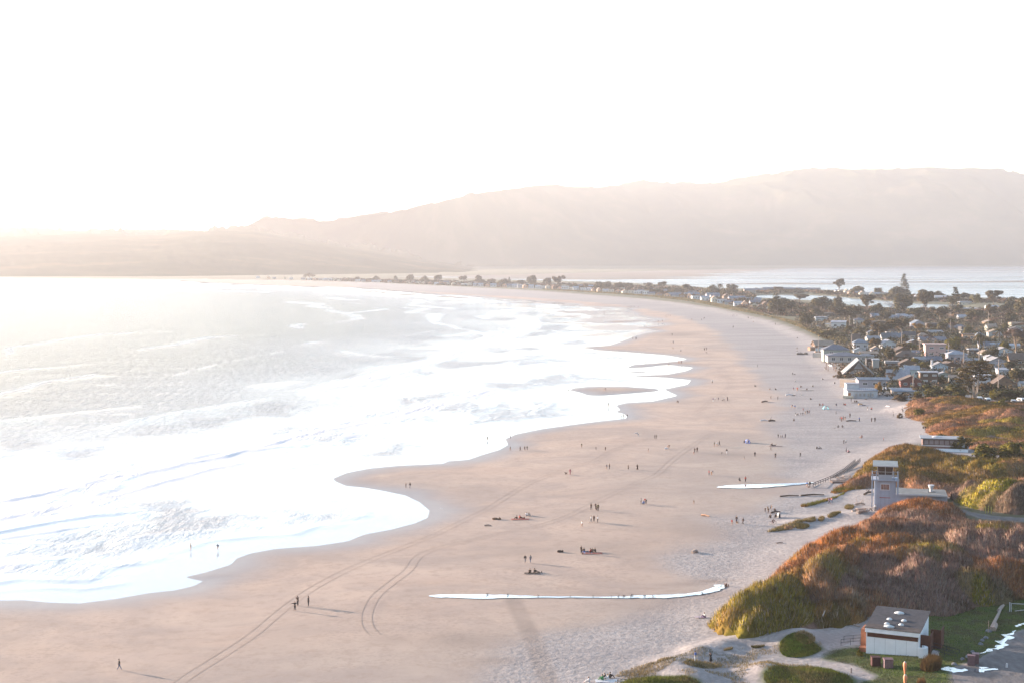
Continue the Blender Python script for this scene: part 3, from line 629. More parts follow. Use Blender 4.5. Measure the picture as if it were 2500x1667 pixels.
tufts('reed_clump', 'second straw brown reed clump touching the first on its right', [(2282,1640),(2286,1622),(2296,1618),(2297,1636)], 2500, 0.9, 0.03, ((.15, .085, .04), (.30, .17, .06)), lean=0.15, kind=None, cat='reeds')
tufts('reed_clump', 'reed clump cut by the bottom edge of the picture', [(2235,1680),(2250,1668),(2262,1672),(2258,1690)], 2500, 1.0, 0.03, ((.15, .085, .04), (.30, .17, .06)), lean=0.15, kind=None, cat='reeds')
# seaward dune bank along the village and the spit
BANK = [(1300,706),(1400,712),(1500,718),(1600,726),(1700,738),(1780,756),(1850,768),(1900,780),(1960,803),(2000,822),(2040,838),(2075,836),(2060,815),(2020,808),(1980,795),(1920,780),(1880,772),(1840,760),(1780,748),(1700,732),(1600,718),(1500,711),(1400,706)]
tufts('dune_bank_plants', 'straw and olive dune plants on the sandy bank between the beach and the far village', BANK, 60000, 1.1, 0.22, ((.13, .12, .05), (.30, .22, .12)), lean=0.6, cat='dune plants')

tufts('sparse_dune_grass', 'sparse straw and green dune grass scattered over the pale dunes in the lower right corner', [(1420,1700),(1520,1640),(1640,1598),(1740,1572),(1850,1556),(1980,1545),(2040,1575),(1990,1612),(2090,1640),(2150,1700)], 26000, 0.28, 0.03, (TANG, STRAW), edge=1.5, thr=0.72)
# ------------------------------------------------------------------ trees
def leaves(clumps, n, size, c0, c1, flatz=0.6, shell=0.55):
    """small leaf-sized faces filling a set of ellipsoids"""
    w = np.array([c[3] * c[4] * c[5] for c in clumps]) ** 0.7; w = w / w.sum()
    k = rng.choice(len(clumps), n, p=w); A = np.array(clumps)[k]
    d = rng.normal(size=(n, 3)); d /= np.linalg.norm(d, axis=1)[:, None]
    r = shell + (1.05 - shell) * rng.random(n) ** 0.7
    P = A[:, :3] + d * A[:, 3:6] * r[:, None]
    a = rng.normal(size=(n, 3)); a /= np.linalg.norm(a, axis=1)[:, None]; a[:, 2] *= flatz
    b = np.cross(a, rng.normal(size=(n, 3))); b /= np.linalg.norm(b, axis=1)[:, None] + 1e-9
    s = size * (0.6 + 0.8 * rng.random(n))[:, None]
    V = np.stack([P + a * s, P - a * s * 0.6 + b * s * 0.8, P - a * s * 0.6 - b * s * 0.8, ], 1)
    cl = np.repeat(rng.random(len(clumps))[k][:, None], 3, 1) * 0.5 + 0.5 * rng.random((n, 1))
    c = np.array(c0) * (1 - cl) + np.array(c1) * cl
    N = d / A[:, 3:6] * A[:, 3:6].mean(1)[:, None]; N /= np.linalg.norm(N, axis=1)[:, None]; N = N + (P - (0, 0, .45)) * 0.8 + rng.normal(size=(n, 3)) * .2
    return V.reshape(-1, 3), np.arange(3 * n).reshape(-1, 3), np.repeat(c, 3, 0), np.repeat(N, 3, 0)
bark = flat((0.16, 0.12, 0.09), 0.9, 0.3, 4.0); palebark = flat((0.30, 0.25, 0.21), 0.9, 0.25, 4.0)
# every kind is built 1 unit wide and 1 unit tall, then scaled
def kind_mesh(kind, c0, c1, seed):
    rs = random.Random(seed); cl = []; tk = MB()
    n, size = 3200, 0.034
    def limb(p, q, r0, r1, bend=0.06):
        m = tuple((a + b) / 2 + rs.uniform(-bend, bend) * 0.6 for a, b in zip(p, q)); tk.path([p, m, q], [r0, (r0 + r1) / 2, r1], 5)
    if kind == 'round':
        tk.path([(0, 0, 0), (0.01, 0, 0.25), (0, 0.01, 0.6)], [0.035, 0.03, 0.015])
        for i in range(16):
            t = rs.uniform(0, 6.28); h = rs.uniform(0.25, 0.85); rr = 0.32 * math.sqrt(max(0.05, 1 - ((h - 0.52) / 0.42) ** 2))
            cl.append((rr * math.cos(t), rr * math.sin(t), h, rs.uniform(.14, .2), rs.uniform(.14, .2), rs.uniform(.11, .16)))
            if i % 3 == 0: limb((0, 0, 0.25), (rr * math.cos(t) * .9, rr * math.sin(t) * .9, h), 0.016, 0.006)
        cl.append((0, 0, 0.55, .3, .3, .3))
    elif kind == 'flat':
        tops = [(rs.uniform(-.36, .36), rs.uniform(-.34, .34), rs.uniform(.62, .86)) for _ in range(13)]
        tk.path([(0, 0, 0), (0.02, 0, 0.3), (0.0, 0.02, 0.45)], [0.04, 0.03, 0.028])
        for x, y, z in tops:
            cl.append((x, y, z, rs.uniform(.13, .21), rs.uniform(.13, .2), rs.uniform(.07, .14))); limb((0, 0, rs.uniform(.3, .45)), (x, y, z), 0.018, 0.006)
        for _ in range(5): cl.append((rs.uniform(-.3, .3), rs.uniform(-.25, .25), rs.uniform(.45, .6), .14, .14, .05))
    elif kind == 'broad':
        tk.path([(0, 0, 0), (0, 0, 0.4)], [0.03, 0.02])
        for i in range(22):
            t = rs.uniform(0, 6.28); r = rs.uniform(0, .38); h = 0.18 + 0.62 * math.sqrt(1 - (r / .42) ** 2) * rs.uniform(.5, 1)
            cl.append((r * math.cos(t), r * math.sin(t), h, rs.uniform(.11, .17), rs.uniform(.11, .17), rs.uniform(.09, .16)))
            if i % 4 == 0: limb((0, 0, 0.1), (r * math.cos(t), r * math.sin(t), h), 0.015, 0.005)
    elif kind == 'shrub':
        tk.path([(0, 0, 0), (0, 0, 0.3)], [0.02, 0.015])
        for i in range(22):
            t = rs.uniform(0, 6.28); r = rs.uniform(0, .4); h = rs.uniform(.1, 0.82 * math.sqrt(1 - (r / .5) ** 2))
            cl.append((r * math.cos(t), r * math.sin(t), h, rs.uniform(.1, .16), rs.uniform(.1, .16), rs.uniform(.1, .17)))
        for t in (0.3, 2.2, 4.4): tk.tube((0, 0, 0.02), (.25 * math.cos(t), .25 * math.sin(t), .4), .012, .005, 5)
    elif kind == 'conifer':
        tk.path([(0, 0, 0), (0.01, 0, 0.5), (0, 0, 0.97)], [0.035, 0.022, 0.006])
        for lv in range(11):
            h = 0.16 + 0.078 * lv; rr = 0.46 * (1 - (h - 0.1) / 0.98) ** 0.75 * rs.uniform(.8, 1.1)
            for k in range(5):
                t = rs.uniform(0, 6.28); q = rr * rs.uniform(.55, .8)
                cl.append((q * math.cos(t), q * math.sin(t), h, rr * .34 + .03, rr * .34 + .03, .035))
                limb((0, 0, h - .02), (q * math.cos(t), q * math.sin(t), h), 0.009, 0.004, 0.01)
        cl.append((0, 0, .93, .05, .05, .07)); size = 0.024
    elif kind == 'wind':        # cypress combed by the wind, bare forked stems below
        n = 7000; size = 0.016
        stems = [((-.02, 0, 0), (-.04, 0, .35), (-.10, .03, .6)), ((0, .02, 0), (0.0, .02, .4), (.02, 0, .72)), ((.03, 0, 0), (.08, .02, .35), (.16, 0, .62)), ((-.01, -.03, 0), (-.13, -.04, .22), (-.22, -.05, .40)), ((0, 0, .18), (-.20, 0, .30), (-.30, .02, .50)), ((.04, .02, 0), (.12, .05, .3), (.14, .08, .5))]
        for st in stems: tk.path(st, [0.019, 0.015, 0.008])
        for lay, z0 in enumerate((.50, .57, .64, .70, .76, .82, .88, .93)):
            wdt = (.40, .44, .40, .36, .33, .27, .21, .14)[lay]; sh = (-.06, -.04, -.02, .03, .05, .09, .12, .15)[lay]
            for k in range(7):
                x = sh + wdt * (k / 3.0 - 1) + rs.uniform(-.04, .04); y = rs.uniform(-.2, .2)
                cl.append((x, y, z0 + 0.05 * (x - sh) + rs.uniform(-.02, .02), rs.uniform(.07, .12), rs.uniform(.08, .13), rs.uniform(.016, .03)))
                if k % 2 == 0: tk.tube((sh * .4, 0, z0 - .12), (x, y, z0), .008, .003, 4)
        for _ in range(9): cl.append((rs.uniform(-.42, -.12), rs.uniform(-.15, .1), rs.uniform(.22, .45), .09, .09, .022))
    elif kind == 'palm':
        tk.path([(0, 0, 0), (0.02, 0, 0.3), (0.0, 0, 0.74)], [0.04, 0.03, 0.032]); V = []; F = []; n = 0
        for k in range(34):
            t = rs.uniform(0, 6.28); el = rs.uniform(-0.9, 1.2); pts = []
            for s_ in np.linspace(0, 1, 5):
                r = .48 * s_ * math.cos(el * (1 - .35 * s_)); z = .74 + .30 * s_ * math.sin(el) - .20 * s_ * s_
                pts.append((r * math.cos(t), r * math.sin(t), z))
            for a_ in range(4):
                p, q = np.array(pts[a_]), np.array(pts[a_ + 1]); sd = np.array([-math.sin(t), math.cos(t), 0]) * (.035 if a_ < 3 else .02)
                b0 = len(V); V += [p + sd, p - sd, q - sd * .8 + (0, 0, -.02), q + sd * .8 + (0, 0, -.02)]; F += [(b0, b0 + 1, b0 + 2), (b0, b0 + 2, b0 + 3)]
        cc = np.repeat((np.array(c0) + (np.array(c1) - np.array(c0)) * rng.random((len(V) // 4, 1))), 4, 0)
        return np.array(V), np.array(F), cc, tk, np.array(V) - (0, 0, .5)
    elif kind == 'bare':
        def grow(p, d, L, r, lv):
            q = tuple(p[i] + d[i] * L for i in range(3)); tk.tube(p, q, r, r * .65, 4, cap=False)
            if lv == 0:
                cl.append((*q, .055, .055, .05)); return
            for _ in range(3):
                nd = [d[0] + rs.uniform(-.75, .75), d[1] + rs.uniform(-.75, .75), d[2] + rs.uniform(-.25, .35)]
                m = math.sqrt(sum(v * v for v in nd)); grow(q, [v / m for v in nd], L * .74, r * .62, lv - 1)
        grow((0, 0, 0), (0, 0, 1), .27, .028, 4); n = 3000
        # hair-thin twigs instead of leaves
        P = np.array(cl)[rng.integers(0, len(cl), n)][:, :3]; d = rng.normal(size=(n, 3)); d /= np.linalg.norm(d, axis=1)[:, None]; d[:, 2] = np.abs(d[:, 2])
        b = np.cross(d, rng.normal(size=(n, 3))); b /= np.linalg.norm(b, axis=1)[:, None]
        V = np.stack([P - b * .003, P + b * .003, P + d * .12], 1).reshape(-1, 3)
        return V, np.arange(3 * n).reshape(-1, 3), np.repeat(np.array(c0) + (np.array(c1) - np.array(c0)) * rng.random((n, 1)), 3, 0), tk, np.repeat(P - (0, 0, .5) + d * .1, 3, 0)
    V, F, cc, N = leaves(cl, n, size, c0, c1)
    return V, F, cc, tk, N
KD = {'round': ((.05,.047,.025), (.11,.092,.042)), 'flat': ((.05,.043,.025), (.12,.085,.042)), 'broad': ((.055,.05,.027), (.12,.098,.044)), 'shrub': ((.06,.065,.022), (.14,.115,.035)),
      'conifer': ((.034,.037,.022), (.08,.072,.034)), 'wind': ((.05,.042,.018), (.13,.085,.028)), 'palm': ((.05,.05,.02), (.11,.08,.03)), 'bare': ((.12,.085,.07), (.20,.14,.11)),
      'yellow': ((.07,.07,.012), (.20,.16,.03)), 'gold': ((.22,.12,.03), (.42,.25,.06)), 'dryshrub': ((.08,.06,.035), (.17,.11,.05))}
_protos = {}
def proto(kind, tint, var):
    key = (kind, tint, var)
    if key not in _protos:
        c0, c1 = KD[tint]; V, F, cc, tk, N = kind_mesh(kind, c0, c1, hash(key[0]) % 7 + var * 31 + len(kind))
        w = max(V[:, 0].max() - V[:, 0].min(), V[:, 1].max() - V[:, 1].min()); h = V[:, 2].max()
        V = V / np.array([w, w, h]); V[:, :2] -= 0
        me = leafy('crown', V, F, cc, N, link=False)
        tm = bpy.data.meshes.new('trunk'); tm.from_pydata([(p[0] / w, p[1] / w, p[2] / h) for p in tk.v], [], tk.f); tm.materials.append(palebark if kind == 'wind' else bark)
        _protos[key] = (me, tm)
    return _protos[key]
tree_n = 0
TREES = []
def tree(kind, u, vb, w, h, label, tint=None, cat='tree', group=None, deep=1.0):
    """u = middle, vb = foot, w and h = size as seen in the photo"""
    global tree_n; tree_n += 1
    tint = tint or kind
    var = tree_n % 3 if kind not in ('wind',) else 0
    me, tm = proto(kind, tint, var); x, y, z = G(u, vb); s = y / FPX
    name = {'conifer': 'conifer_tree', 'palm': 'palm_tree', 'shrub': 'shrub', 'wind': 'cypress_tree', 'flat': 'pine_tree', 'bare': 'bare_tree'}.get(kind, 'tree')
    r = empty(name, (x, y, z - 0.1), random.uniform(0, 6.28) if kind != 'wind' else 0.0); tag(r, label, cat, group)
    c = obj_of('crown', me, r, sc=(w * s, w * s * deep, h * s)); t = obj_of('trunk', tm, r, sc=(w * s, w * s * deep, h * s))
    TREES.append((u, vb, label)); return r
G1 = 'trees standing among the village houses'
for a in [
 ('flat',2049,716,28,36,'tall leaning pine standing alone by the lagoon shore',None), ('conifer',2207,724,34,56,'tallest conifer, sticking up above the village against the lagoon',None),
 ('broad',2190,738,84,40,'broad dark dome of trees at the foot of the tallest conifer',None), ('broad',2096,722,44,24,'low wide tree right of the leaning pine on the lagoon shore',None),
 ('round',2142,724,24,22,'small round tree between two white lagoon shore houses',None), ('round',2204,770,52,54,'big dark round tree in front of the canal',None),
 ('flat',2117,766,40,48,'flat topped pine just left of the open canal water',None), ('broad',2006,768,66,46,'wide dark tree mass in the middle of the far village',None), ('broad',2046,766,44,44,'dark tree joined to the right side of the wide tree mass',None),
 ('round',1898,772,50,56,'big dark pine at the left end of the village on the beach bank',None), ('broad',1928,770,40,40,'looser tree touching the big pine at the left end of the village',None), ('flat',1951,738,42,20,'umbrella shaped tree seen against the canal water',None),
 ('round',1969,796,38,36,'dark rounded tree on the dune bank above the beach',None), ('flat',2063,788,74,42,'spreading cypress behind the white modern house',None), ('broad',2145,770,42,30,'rounded tree below the open canal water',None),
 ('flat',2260,768,44,58,'cypress with bare stems right of the big dark round tree',None), ('conifer',2331,768,42,68,'tall dense conifer in the right part of the far village',None), ('broad',2290,730,40,20,'low tree mass on the lagoon shore left of the tall dense conifer',None), ('broad',2252,728,36,22,'tree mass right of the tallest conifer',None),
 ('flat',2295,786,52,38,'dark spreading cypress below the white canal houses',None), ('round',2381,742,28,26,'olive round tree right of the tall dense conifer','yellow'), ('flat',2425,752,44,44,'open crowned tree near the right edge of the lagoon',None), ('broad',2352,736,40,22,'pale tree mass on the lagoon shore at right',None),
 ('broad',2466,772,54,44,'dark tree mass near the right edge behind the parked vans',None), ('broad',2502,778,54,54,'dark tree mass cut by the right edge behind the parked vans',None), ('broad',2232,782,46,30,'dark trees above the lilac roofed house',None), ('round',2160,784,34,26,'small dark tree left of the lilac roofed house',None),
 ('broad',2380,790,60,34,'dark trees below the pink canal houses',None), ('flat',2420,782,34,40,'thin dark tree left of the open field',None), ('round',2085,782,34,30,'round dark tree left of the two utility poles',None), ('broad',1990,776,40,22,'low olive tree on the bank behind the beach plants',None),
 ('flat',2147,832,78,52,'spreading cypress in the centre of the village',None), ('flat',2200,818,60,40,'second spreading cypress, right behind the one in the centre of the village',None), ('broad',2100,826,40,26,'dark bush at the left foot of the central cypress',None),
 ('broad',2172,890,34,46,'dark and rusty tree between the grey stilt house and the brown gables',None), ('conifer',2156,880,20,36,'dark pointed tree left of the dark and rusty tree',None), ('round',2326,858,42,38,'yellow green round tree right of the pink house','yellow'),
 ('palm',2391,880,34,72,'tall palm tree among the houses at the right',None), ('palm',2440,832,46,30,'dense palm near the right edge behind the bare tree',None), ('bare',2480,868,84,70,'large leafless tree at the right edge of the village',None),
 ('bare',2387,806,28,36,'rusty leafless tree above the tall palm tree',None), ('bare',2352,854,36,24,'small leafless tree between the round yellow tree and the palm',None), ('round',2415,878,36,28,'round grey green shrub beside the white gabled house at right',None),
 ('palm',2187,930,22,40,'palm tree beside the pale blue roof',None), ('palm',2174,944,15,28,'short palm left of the palm beside the pale blue roof',None), ('round',2145,965,20,34,'golden leafed small tree beside the white curved house','gold'),
 ('palm',2013,768,12,32,'slender palm seen against the wide dark tree mass',None), ('palm',2096,772,12,30,'slender palm left of the flat topped pine',None), ('round',2128,792,20,16,'bright yellow tree right of the village utility poles','gold'),
 ('broad',2487,942,50,48,'dark green tree at the right edge above the brown gable',None), ('round',2290,845,20,12,'small dark tree behind the pink two storey house',None), ('bare',2280,800,30,24,'leafless tree right of the blue grey gable',None), ('bare',2325,812,34,26,'leafless tree behind the long dark roof',None),
 ('bare',2445,800,60,26,'leafless thicket tree on the rough ground near the right edge',None), ('bare',2500,812,60,26,'leafless tree cut by the right edge above the large bare tree',None), ('flat',2240,812,30,24,'rusty pine between the two long grey roofs','gold')]:
    tree(*a[:6], tint=a[6], group=G1)
tree('wind', 2378, 982, 96, 106, 'large windswept cypress with pale forked stems beside the car park', deep=0.8)
G2 = 'shrubs between the houses and the car park'
for a in [('shrub',2270,982,84,46,'large dark green bush mass left of the windswept cypress',None), ('shrub',2325,984,84,48,'dark bush directly behind the pale stems of the windswept cypress',None), ('shrub',2237,984,50,28,'brown green bush beside the flat grey roofed cabin','dryshrub'),
 ('shrub',2205,978,60,18,'low rusty bushes in front of the flat grey roofed cabin','dryshrub'), ('shrub',2465,978,100,28,'long dark hedge behind the parked cars',None), ('shrub',2418,958,34,28,'rusty green bush left of the big brown gable','dryshrub'), ('shrub',2427,974,32,28,'yellow green bush in front of the big brown gable','yellow'),
 ('shrub',2048,922,28,19,'olive bush on the sea wall in front of the grey A-shaped house','dryshrub'), ('shrub',2112,924,38,20,'olive bush right of the grey A-shaped house','dryshrub'), ('shrub',2030,822,84,17,'long low hedge behind the dune bank',None),
 ('shrub',2252,828,56,22,'olive garden bushes above the long grey roof','dryshrub'), ('shrub',2218,852,40,18,'yellow green hedge behind the brown hipped roof','yellow'), ('shrub',2160,915,36,22,'brown garden bushes right of the dark brown tower house','dryshrub'), ('shrub',2255,902,40,22,'dark garden bush below the slate roof',None), ('shrub',2258,870,30,16,'green bush below the pink house on its left','yellow'),
 ('shrub',2300,935,40,22,'dark bush right of the dark brown box house',None), ('shrub',2345,920,40,26,'green bush left of the windswept cypress crown',None), ('shrub',2395,900,60,24,'green garden bushes behind the windswept cypress crown',None), ('shrub',2200,850,34,14,'olive bush above the dark brown roof',None), ('shrub',2245,1005,34,20,'dark green bush on the heath near the beach','yellow'), ('shrub',2198,1020,18,14,'small rusty bush on the edge of the dune heath','dryshrub'),
 ('shrub',2445,1000,52,28,'yellow green bush in front of the red barrier','yellow'), ('shrub',2300,1082,66,26,'olive bush behind the flat roofed beach restroom','yellow'), ('shrub',2350,1100,60,40,'dark olive bush right of the flat roofed beach restroom',None), ('shrub',2400,1130,90,50,'large olive bush right of the beach restroom','yellow'), ('shrub',2470,1130,80,58,'large olive bush near the right edge above the brown scrub','yellow'), ('shrub',2098,1600,20,17,'small yellow green bush at the left corner of the white and brown hut','yellow')]:
    tree(*a[:6], tint=a[6], cat='shrub', group=G2)
tree('palm', 2488, 1130, 62, 56, 'dark shaggy palm at the right edge in the scrub', tint='yellow')
G3 = 'trees along the far sand spit'
for a in [('flat',1133,691,30,18,'flat topped tree standing leftmost of the larger spit trees'), ('round',1168,692,20,21,'narrow tree above the two bright white houses of the spit'), ('broad',1172,694,36,13,'wide low tree above the two bright white houses of the spit'), ('broad',1200,694,24,14,'low rounded tree right of the two bright white houses'),
 ('broad',1232,698,38,18,'broad tree left of the round dark ball shaped tree'), ('conifer',1243,696,12,20,'pointed tree rising from the broad tree on the spit'), ('broad',1272,697,26,14,'low tree touching the round ball shaped tree'), ('round',1298,700,29,29,'round dark ball shaped tree on the spit'), ('broad',1336,700,28,22,'sloping tree right of the ball shaped tree'),
 ('flat',1363,703,32,31,'tall windswept tree right of the ball shaped tree'), ('broad',1390,703,18,13,'small tree right of the tall windswept spit tree'), ('broad',1405,706,14,15,'small round spit tree halfway between the ball shaped tree and the wide clump'), ('round',1463,708,22,21,'left tree of the wide dark clump in the middle of the spit'), ('round',1482,709,26,23,'right tree of the wide dark clump in the middle of the spit'),
 ('round',1512,707,27,19,'rounded tree right of the wide dark clump'), ('broad',1537,707,22,17,'pale tree behind the rounded spit tree'), ('flat',1580,708,24,18,'open crowned tree left of the tall thin spit tree'), ('flat',1617,712,24,25,'tall thin spit tree with gaps in its crown'), ('broad',1595,719,46,16,'low dark trees in front of the tall thin spit tree'), ('conifer',1634,718,16,20,'pointed tree right of the tall thin spit tree'), ('broad',1675,718,36,25,'broad tree before the two dark round crowns'), ('broad',1655,719,30,16,'low tree left of the broad spit tree'),
 ('broad',1740,722,42,27,'spiky dark crown, left of two big ones on the spit'), ('palm',1757,721,24,30,'palm like crown inside the spiky spit tree'), ('round',1787,722,33,29,'big round crown, right of two on the spit'), ('round',1847,713,9,11,'tiny round tree on the lagoon shore of the spit'), ('flat',1900,713,28,13,'flat topped tree above the canal houses'), ('broad',1770,724,26,17,'dark shrub tree between the two big spit crowns'),
 ('broad',918,687,22,14,'rounded tree above the pale houses in the far left of the spit'), ('broad',965,688,12,15,'small tree left of the white gabled far houses'), ('round',1001,689,22,19,'darker tree behind the white gabled far houses'), ('broad',1037,690,24,17,'hazy tree right of the white gabled far houses'), ('broad',1070,691,30,20,'wide hazy tree left of the leftmost flat topped tree'), ('broad',873,687,14,12,'faint small tree at the far left of the spit'), ('broad',755,680,34,14,'faint wide tree at the foot of the headland')]:
    tree(*a, group=G3)

def undergrowth(name, label, outline, n, hmax, size, cols, sc):
    Wp = smooth_poly(GP(outline)[:, :2]); P = in_poly_points(Wp, n); z = terrain(P[:, 0], P[:, 1])[0]
    h = np.maximum(0, fbm(P[:, 0] / sc, P[:, 1] / sc, 3) - 0.42) * 2.6 * hmax; k = h > 0.05; P, z, h = P[k], z[k], h[k]; m = len(P)
    q = rng.random(m) ** 0.5; C3 = np.stack([P[:, 0], P[:, 1], z + h * q], 1)
    a = rng.normal(size=(m, 3)); a /= np.linalg.norm(a, axis=1)[:, None]; b = np.cross(a, rng.normal(size=(m, 3))); b /= np.linalg.norm(b, axis=1)[:, None]
    s = size * (0.5 + rng.random(m))[:, None]
    V = np.stack([C3 + a * s, C3 - a * s * .6 + b * s * .8, C3 - a * s * .6 - b * s * .8], 1).reshape(-1, 3)
    f = ss(0.35, 0.65, fbm(P[:, 0] / 18 + 40, P[:, 1] / 18, 3)); cc = np.array(cols); c = cc[np.clip((f * len(cols)).astype(int), 0, len(cols) - 1)] * (0.6 + 0.8 * rng.random((m, 1)))
    e = 0.8; gx = (fbm((P[:, 0] + e) / sc, P[:, 1] / sc, 3) - fbm((P[:, 0] - e) / sc, P[:, 1] / sc, 3)) * 2.6 * hmax / (2 * e); gy = (fbm(P[:, 0] / sc, (P[:, 1] + e) / sc, 3) - fbm(P[:, 0] / sc, (P[:, 1] - e) / sc, 3)) * 2.6 * hmax / (2 * e)
    N = np.stack([-gx, -gy, np.ones(m)], 1); N /= np.linalg.norm(N, axis=1)[:, None]; N += rng.normal(size=(m, 3)) * .25
    o = leafy(name, V, np.arange(3 * m).reshape(-1, 3), np.repeat(c, 3, 0), np.repeat(N, 3, 0)); tag(o, label, 'undergrowth', kind='stuff')
GD = [(.045, .043, .022), (.075, .062, .028), (.13, .09, .055), (.06, .062, .022), (.17, .115, .08), (.17, .14, .10)]
undergrowth('garden_greenery', 'mixed low garden greenery and bare bushes filling the ground between the village houses', [(2070,960),(2060,930),(2040,900),(2010,880),(2050,850),(2010,828),(1960,800),(1930,780),(2000,770),(2200,772),(2500,775),(2750,780),(2900,980),(2500,975),(2240,978),(2150,968)], 190000, 4.0, 0.45, GD, 7.0)
undergrowth('village_greenery', 'hazy low greenery between the houses of the far village and the canal', [(1900,775),(1840,760),(1780,748),(1850,735),(2000,745),(2150,760),(2350,758),(2700,750),(2800,785),(2200,775)], 90000, 5.0, 0.8, GD[:5], 12.0)
undergrowth('spit_greenery', 'pale hazy greenery along the far sand spit', [(1840,755),(1700,730),(1550,716),(1400,708),(1250,702),(1100,698),(900,690),(700,684),(900,683),(1100,688),(1300,693),(1500,697),(1700,706),(1850,716)], 90000, 5.0, 1.3, GD[:5], 18.0)
undergrowth('shore_greenery', 'low green shore plants between the lagoon and the canal', [(1800,712),(1900,711),(2000,711),(2100,718),(2200,724),(2400,733),(2600,742),(2600,746),(2340,744),(2230,741),(2100,731),(2000,721),(1840,722)], 50000, 5.0, 1.1, GD[:5], 16.0)
# ------------------------------------------------------------------ houses
WC = {'white': (.50,.51,.53), 'cream': (.50,.45,.36), 'grey': (.34,.34,.33), 'sage': (.30,.33,.29), 'lilac': (.36,.34,.38), 'brown': (.12,.075,.05), 'dark': (.055,.05,.05), 'red': (.17,.055,.045), 'blue': (.42,.50,.58),
      'pink': (.50,.33,.31), 'beige': (.42,.39,.36), 'pale': (.42,.43,.46), 'wood': (.22,.14,.09), 'stone': (.26,.22,.19), 'peach': (.60,.36,.24), 'teal': (.42,.48,.47)}
RC = {'dark': (.075,.07,.075), 'slate': (.13,.14,.17), 'grey': (.24,.24,.25), 'brown': (.12,.09,.075), 'pale': (.27,.29,.33), 'bluegrey': (.15,.185,.23), 'white': (.36,.37,.40), 'tan': (.25,.20,.16), 'pink': (.42,.30,.28)}
def wall_m(k): return flat(WC[k], 0.8, 0.10, 1.2)
def roof_m(k): return flat(RC[k], 0.85, 0.22, 0.9)
_gl = NT('window_glass'); _gl.set(Base_Color=(.05,.055,.06), Roughness=0.12); glass = _gl.m
_gw = NT('lit_glass'); _gw.set(Base_Color=(.35,.33,.30), Roughness=0.25); glass2 = _gw.m
trim = flat((.55,.55,.57), 0.6, 0.05, 2.0); darktrim = flat((.06,.05,.045), 0.7, 0.1, 2.0)
def window(parent, x, y, z, w, h, face='front', frame=trim, gl=None):
    """frame stands 6 cm proud of the wall, the pane sits inside it"""
    f = MB(); t = max(0.08, 0.09 * w)
    if face == 'front':
        f.box(x - w/2, x + w/2, y - .07, y - .003, z, z + t); f.box(x - w/2, x + w/2, y - .07, y - .003, z + h - t, z + h)
        f.box(x - w/2, x - w/2 + t, y - .066, y - .004, z + t, z + h - t); f.box(x + w/2 - t, x + w/2, y - .066, y - .004, z + t, z + h - t); f.box(x - t * .3, x + t * .3, y - .062, y - .004, z + t, z + h - t)
        p = MB().box(x - w/2 + t*.9, x + w/2 - t*.9, y - .04, y - .006, z + t*.9, z + h - t*.9)
    else:
        f.box(x - .07, x - .003, y - w/2, y + w/2, z, z + t); f.box(x - .07, x - .003, y - w/2, y + w/2, z + h - t, z + h)
        f.box(x - .066, x - .004, y - w/2, y - w/2 + t, z + t, z + h - t); f.box(x - .066, x - .004, y + w/2 - t, y + w/2, z + t, z + h - t)
        p = MB().box(x - .04, x - .006, y - w/2 + t*.9, y + w/2 - t*.9, z + t*.9, z + h - t*.9)
    fo = f.build('window', frame, parent); p.build('pane', gl or glass, fo); return fo
def roof_mesh(style, W, D, z, rh, ov=0.45, t=0.18):
    b = MB(); x0, x1, y0, y1 = -W/2 - ov, W/2 + ov, -ov, D + ov
    def slab(a, b_, c, d): 
        b.add([a, b_, c, d] + [(p[0], p[1], p[2] + t) for p in (a, b_, c, d)], [(0,3,2,1),(4,5,6,7),(0,1,5,4),(1,2,6,5),(2,3,7,6),(3,0,4,7)])
    if style == 'gable_f':
        k = ov * rh / (W / 2); slab((x0,y0,z-k),(0,y0,z+rh),(0,y1,z+rh),(x0,y1,z-k)); slab((0,y0,z+rh),(x1,y0,z-k),(x1,y1,z-k),(0,y1,z+rh))
    elif style == 'gable_s':
        k = ov * rh / (D / 2); slab((x0,y0,z-k),(x1,y0,z-k),(x1,D/2,z+rh),(x0,D/2,z+rh)); slab((x0,D/2,z+rh),(x1,D/2,z+rh),(x1,y1,z-k),(x0,y1,z-k))
    elif style == 'hip':
        r = max(0.1, (W - D) / 2) if W > D else 0.4
        V = [(x0,y0,z),(x1,y0,z),(x1,y1,z),(x0,y1,z),(-r,D/2,z+rh),(r,D/2,z+rh)]; V += [(p[0],p[1],p[2]-t) for p in V[:4]]
        b.add(V, [(0,1,5,4),(1,2,5),(2,3,4,5),(3,0,4),(6,7,1,0),(7,8,2,1),(8,9,3,2),(9,6,0,3),(9,8,7,6)])
    elif style == 'shed': slab((x0,y0,z-.1),(x1,y0,z-.1),(x1,y1,z+rh),(x0,y1,z+rh))
    else: b.box(x0, x1, y0, y1, z + .003, z + .003 + max(t, rh))
    return b
def gable_walls(b, style, W, D, z, rh):
    """closes the wall up to a pitched roof"""
    if style == 'gable_f': b.add([(-W/2,0,z),(W/2,0,z),(0,0,z+rh),(-W/2,D,z),(W/2,D,z),(0,D,z+rh)], [(0,1,2),(5,4,3)])
    elif style == 'gable_s': b.add([(-W/2,0,z),(-W/2,D,z),(-W/2,D/2,z+rh),(W/2,0,z),(W/2,D,z),(W/2,D/2,z+rh)], [(0,2,1),(3,4,5)])
    elif style == 'shed': b.add([(-W/2,0,z),(W/2,0,z),(W/2,D,z),(-W/2,D,z),(W/2,D,z+rh),(-W/2,D,z+rh)], [(1,2,4),(3,0,5),(2,3,5,4)])
